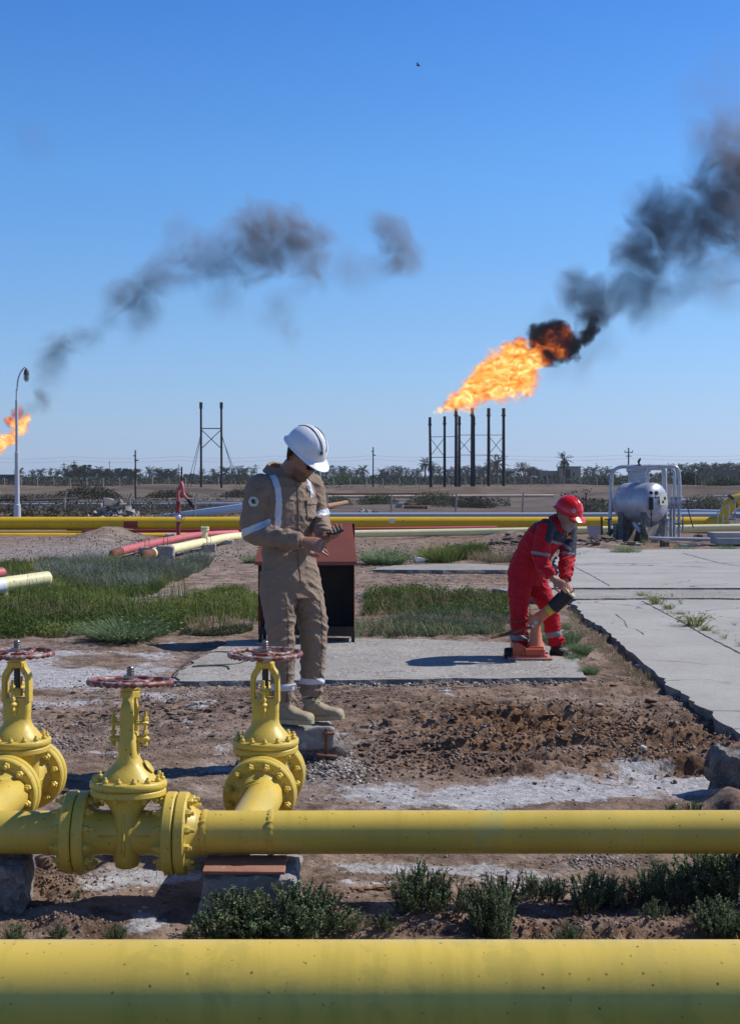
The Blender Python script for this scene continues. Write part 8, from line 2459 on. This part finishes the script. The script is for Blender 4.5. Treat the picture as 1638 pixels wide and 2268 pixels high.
puffs('black_smoke', 'thick black smoke ball at the end of the big flame', 188.5, [(1200, 745, 32), (1225, 735, 28), (1222, 765, 42), (1250, 775, 34), (1240, 750, 34), (1272, 762, 22), (1288, 752, 20), (1298, 742, 18), (1308, 728, 18), (1314, 712, 16, .7), (1208, 790, 22), (1190, 765, 22)], M_smoke_d, 'smoke')
puffs('smoke_plume', 'dark grey smoke plume rising from the big flame to the upper right', 190,
      [(1308, 712, 32, 1.8), (1318, 690, 34, 1.5), (1295, 650, 46, 1.2), (1250, 640, 36, .9), (1335, 665, 50, 1.3), (1385, 650, 52, 1.1), (1275, 615, 32, .7), (1420, 605, 62, 1), (1400, 560, 50, .9), (1440, 520, 62, 1.2), (1450, 470, 60, 1), (1490, 560, 62, 1), (1500, 490, 66, 1.2), (1545, 530, 62, 1), (1545, 440, 60, .9), (1585, 480, 68, 1.1), (1610, 410, 66, 1), (1630, 500, 70, 1.0), (1665, 430, 80, 1.0), (1655, 350, 75, 1.0), (1600, 350, 58, .55), (1550, 375, 44, .35), (1640, 290, 60, .40), (1570, 300, 50, .22),
       (1460, 660, 50, .7), (1420, 700, 34, .5), (1530, 640, 46, .6), (1590, 590, 52, .6), (1650, 570, 50, .5), (1580, 310, 60, .30), (1640, 260, 70, .22), (1540, 220, 60, .12), (1600, 160, 70, .10), (1405, 440, 34, .4), (1280, 800, 46, .35), (1230, 700, 44, .3), (1600, 650, 50, .3), (1330, 760, 40, .35), (1230, 820, 36, .2), (1180, 735, 26, .25)], M_smoke, 'smoke')
puffs('flame', 'smaller orange gas flame at the left edge behind the lamp post', 215,
      [(-34, 984, 30), (-8, 985, 24), (12, 978, 20), (30, 968, 19), (44, 952, 18), (52, 938, 16), (60, 926, 13, .8), (34, 940, 15, .8)], M_fire, 'flame')
puffs('flame', 'red sooty top of the left flame', 215.5, [(24, 934, 17, .9), (38, 918, 18, .9), (45, 908, 14, .5), (20, 930, 10, .6)], M_fire_r, 'flame')
puffs('smoke_plume', 'thin broken grey smoke trail from the left flame to the upper middle', 222,
      [(92, 888, 20, 1.5), (98, 905, 18, .8), (70, 905, 22, .6), (86, 870, 14, .9), (100, 845, 38, .22), (108, 815, 40, .25), (118, 785, 38, .4), (130, 765, 36, .75), (165, 756, 32, .7), (205, 748, 26, .5), (235, 715, 30, .4), (262, 665, 38, .7), (300, 650, 44, .8), (325, 690, 40, .75), (335, 620, 46, .6), (380, 590, 46, .6), (400, 520, 46, .35), (430, 600, 44, .5), (460, 560, 50, .5), (505, 580, 52, .6), (540, 520, 52, .8), (575, 490, 48, .9), (600, 545, 58, 1.0), (640, 510, 50, .9), (670, 560, 50, .9), (705, 535, 40, .7), (560, 600, 46, .5), (500, 660, 50, .22), (620, 690, 46, .28), (645, 740, 30, .25), (690, 620, 36, .45),
       (840, 500, 30, .6), (870, 520, 42, .9), (885, 560, 44, .8), (905, 585, 30, .6), (850, 575, 40, .35), (800, 600, 50, .25), (760, 580, 50, .2), (70, 310, 50, .12), (300, 720, 40, .25)], M_smoke, 'smoke')
# a small bird in the sky
bp = at(926, 145, 60); t = thing('bird', 'tiny dark bird high in the sky', 'bird', bp)
m = MB(); m.sphere(bp, .05, 10, 6, (1.8, .7, .7)); m.hull([bp + Vector(p) for p in ((.02, 0, .02), (-.04, 0, .02), (-.10, .12, .10), (-.05, .13, .11), (-.01, 0, 0))]); m.hull([bp + Vector(p) for p in ((.02, 0, .02), (-.04, 0, .02), (-.08, -.12, .09), (-.03, -.13, .10), (-.01, 0, 0))]); m.build('body', M_black, t)
# overhead wires on the skyline
for k, (z0_, z1_, lab) in enumerate(((1012, 1006, 'upper'), (1020, 1014, 'lower'))):
    m = MB(); pts = []
    xs = [-60, 165, 396, 610, 826, 1100, 1391, 1700]
    for a, b in zip(xs[:-1], xs[1:]):
        for q in range(8):
            f = q / 8; px_2 = a + (b - a) * f; sag = 5 * 4 * f * (1 - f)
            pts.append(at(px_2, z0_ + (z1_ - z0_) * (px_2 / 1700) + sag, 300))
    m.tube(pts, .022, 4); tag(m.build('overhead_wire', M_grayp), lab + ' thin power line sagging across the sky above the palms', 'wire')

# the dusty air between here and the palm groves
m = bpy.data.materials.new('haze_air'); m.use_nodes = True; t = m.node_tree; t.nodes.clear()
out = t.nodes.new('ShaderNodeOutputMaterial'); pv = t.nodes.new('ShaderNodeVolumePrincipled')
pv.inputs['Color'].default_value = (.80, .86, .97, 1); pv.inputs['Density'].default_value = .00018; pv.inputs['Density Attribute'].default_value = ''; pv.inputs['Anisotropy'].default_value = .2
t.links.new(pv.outputs[0], out.inputs['Volume'])
mb_ = MB(); mb_.box((0, 1230, 46), (6600, 2680, 95)); hz_o = mb_.build('haze', m, smooth=False); tag(hz_o, kind='stuff')
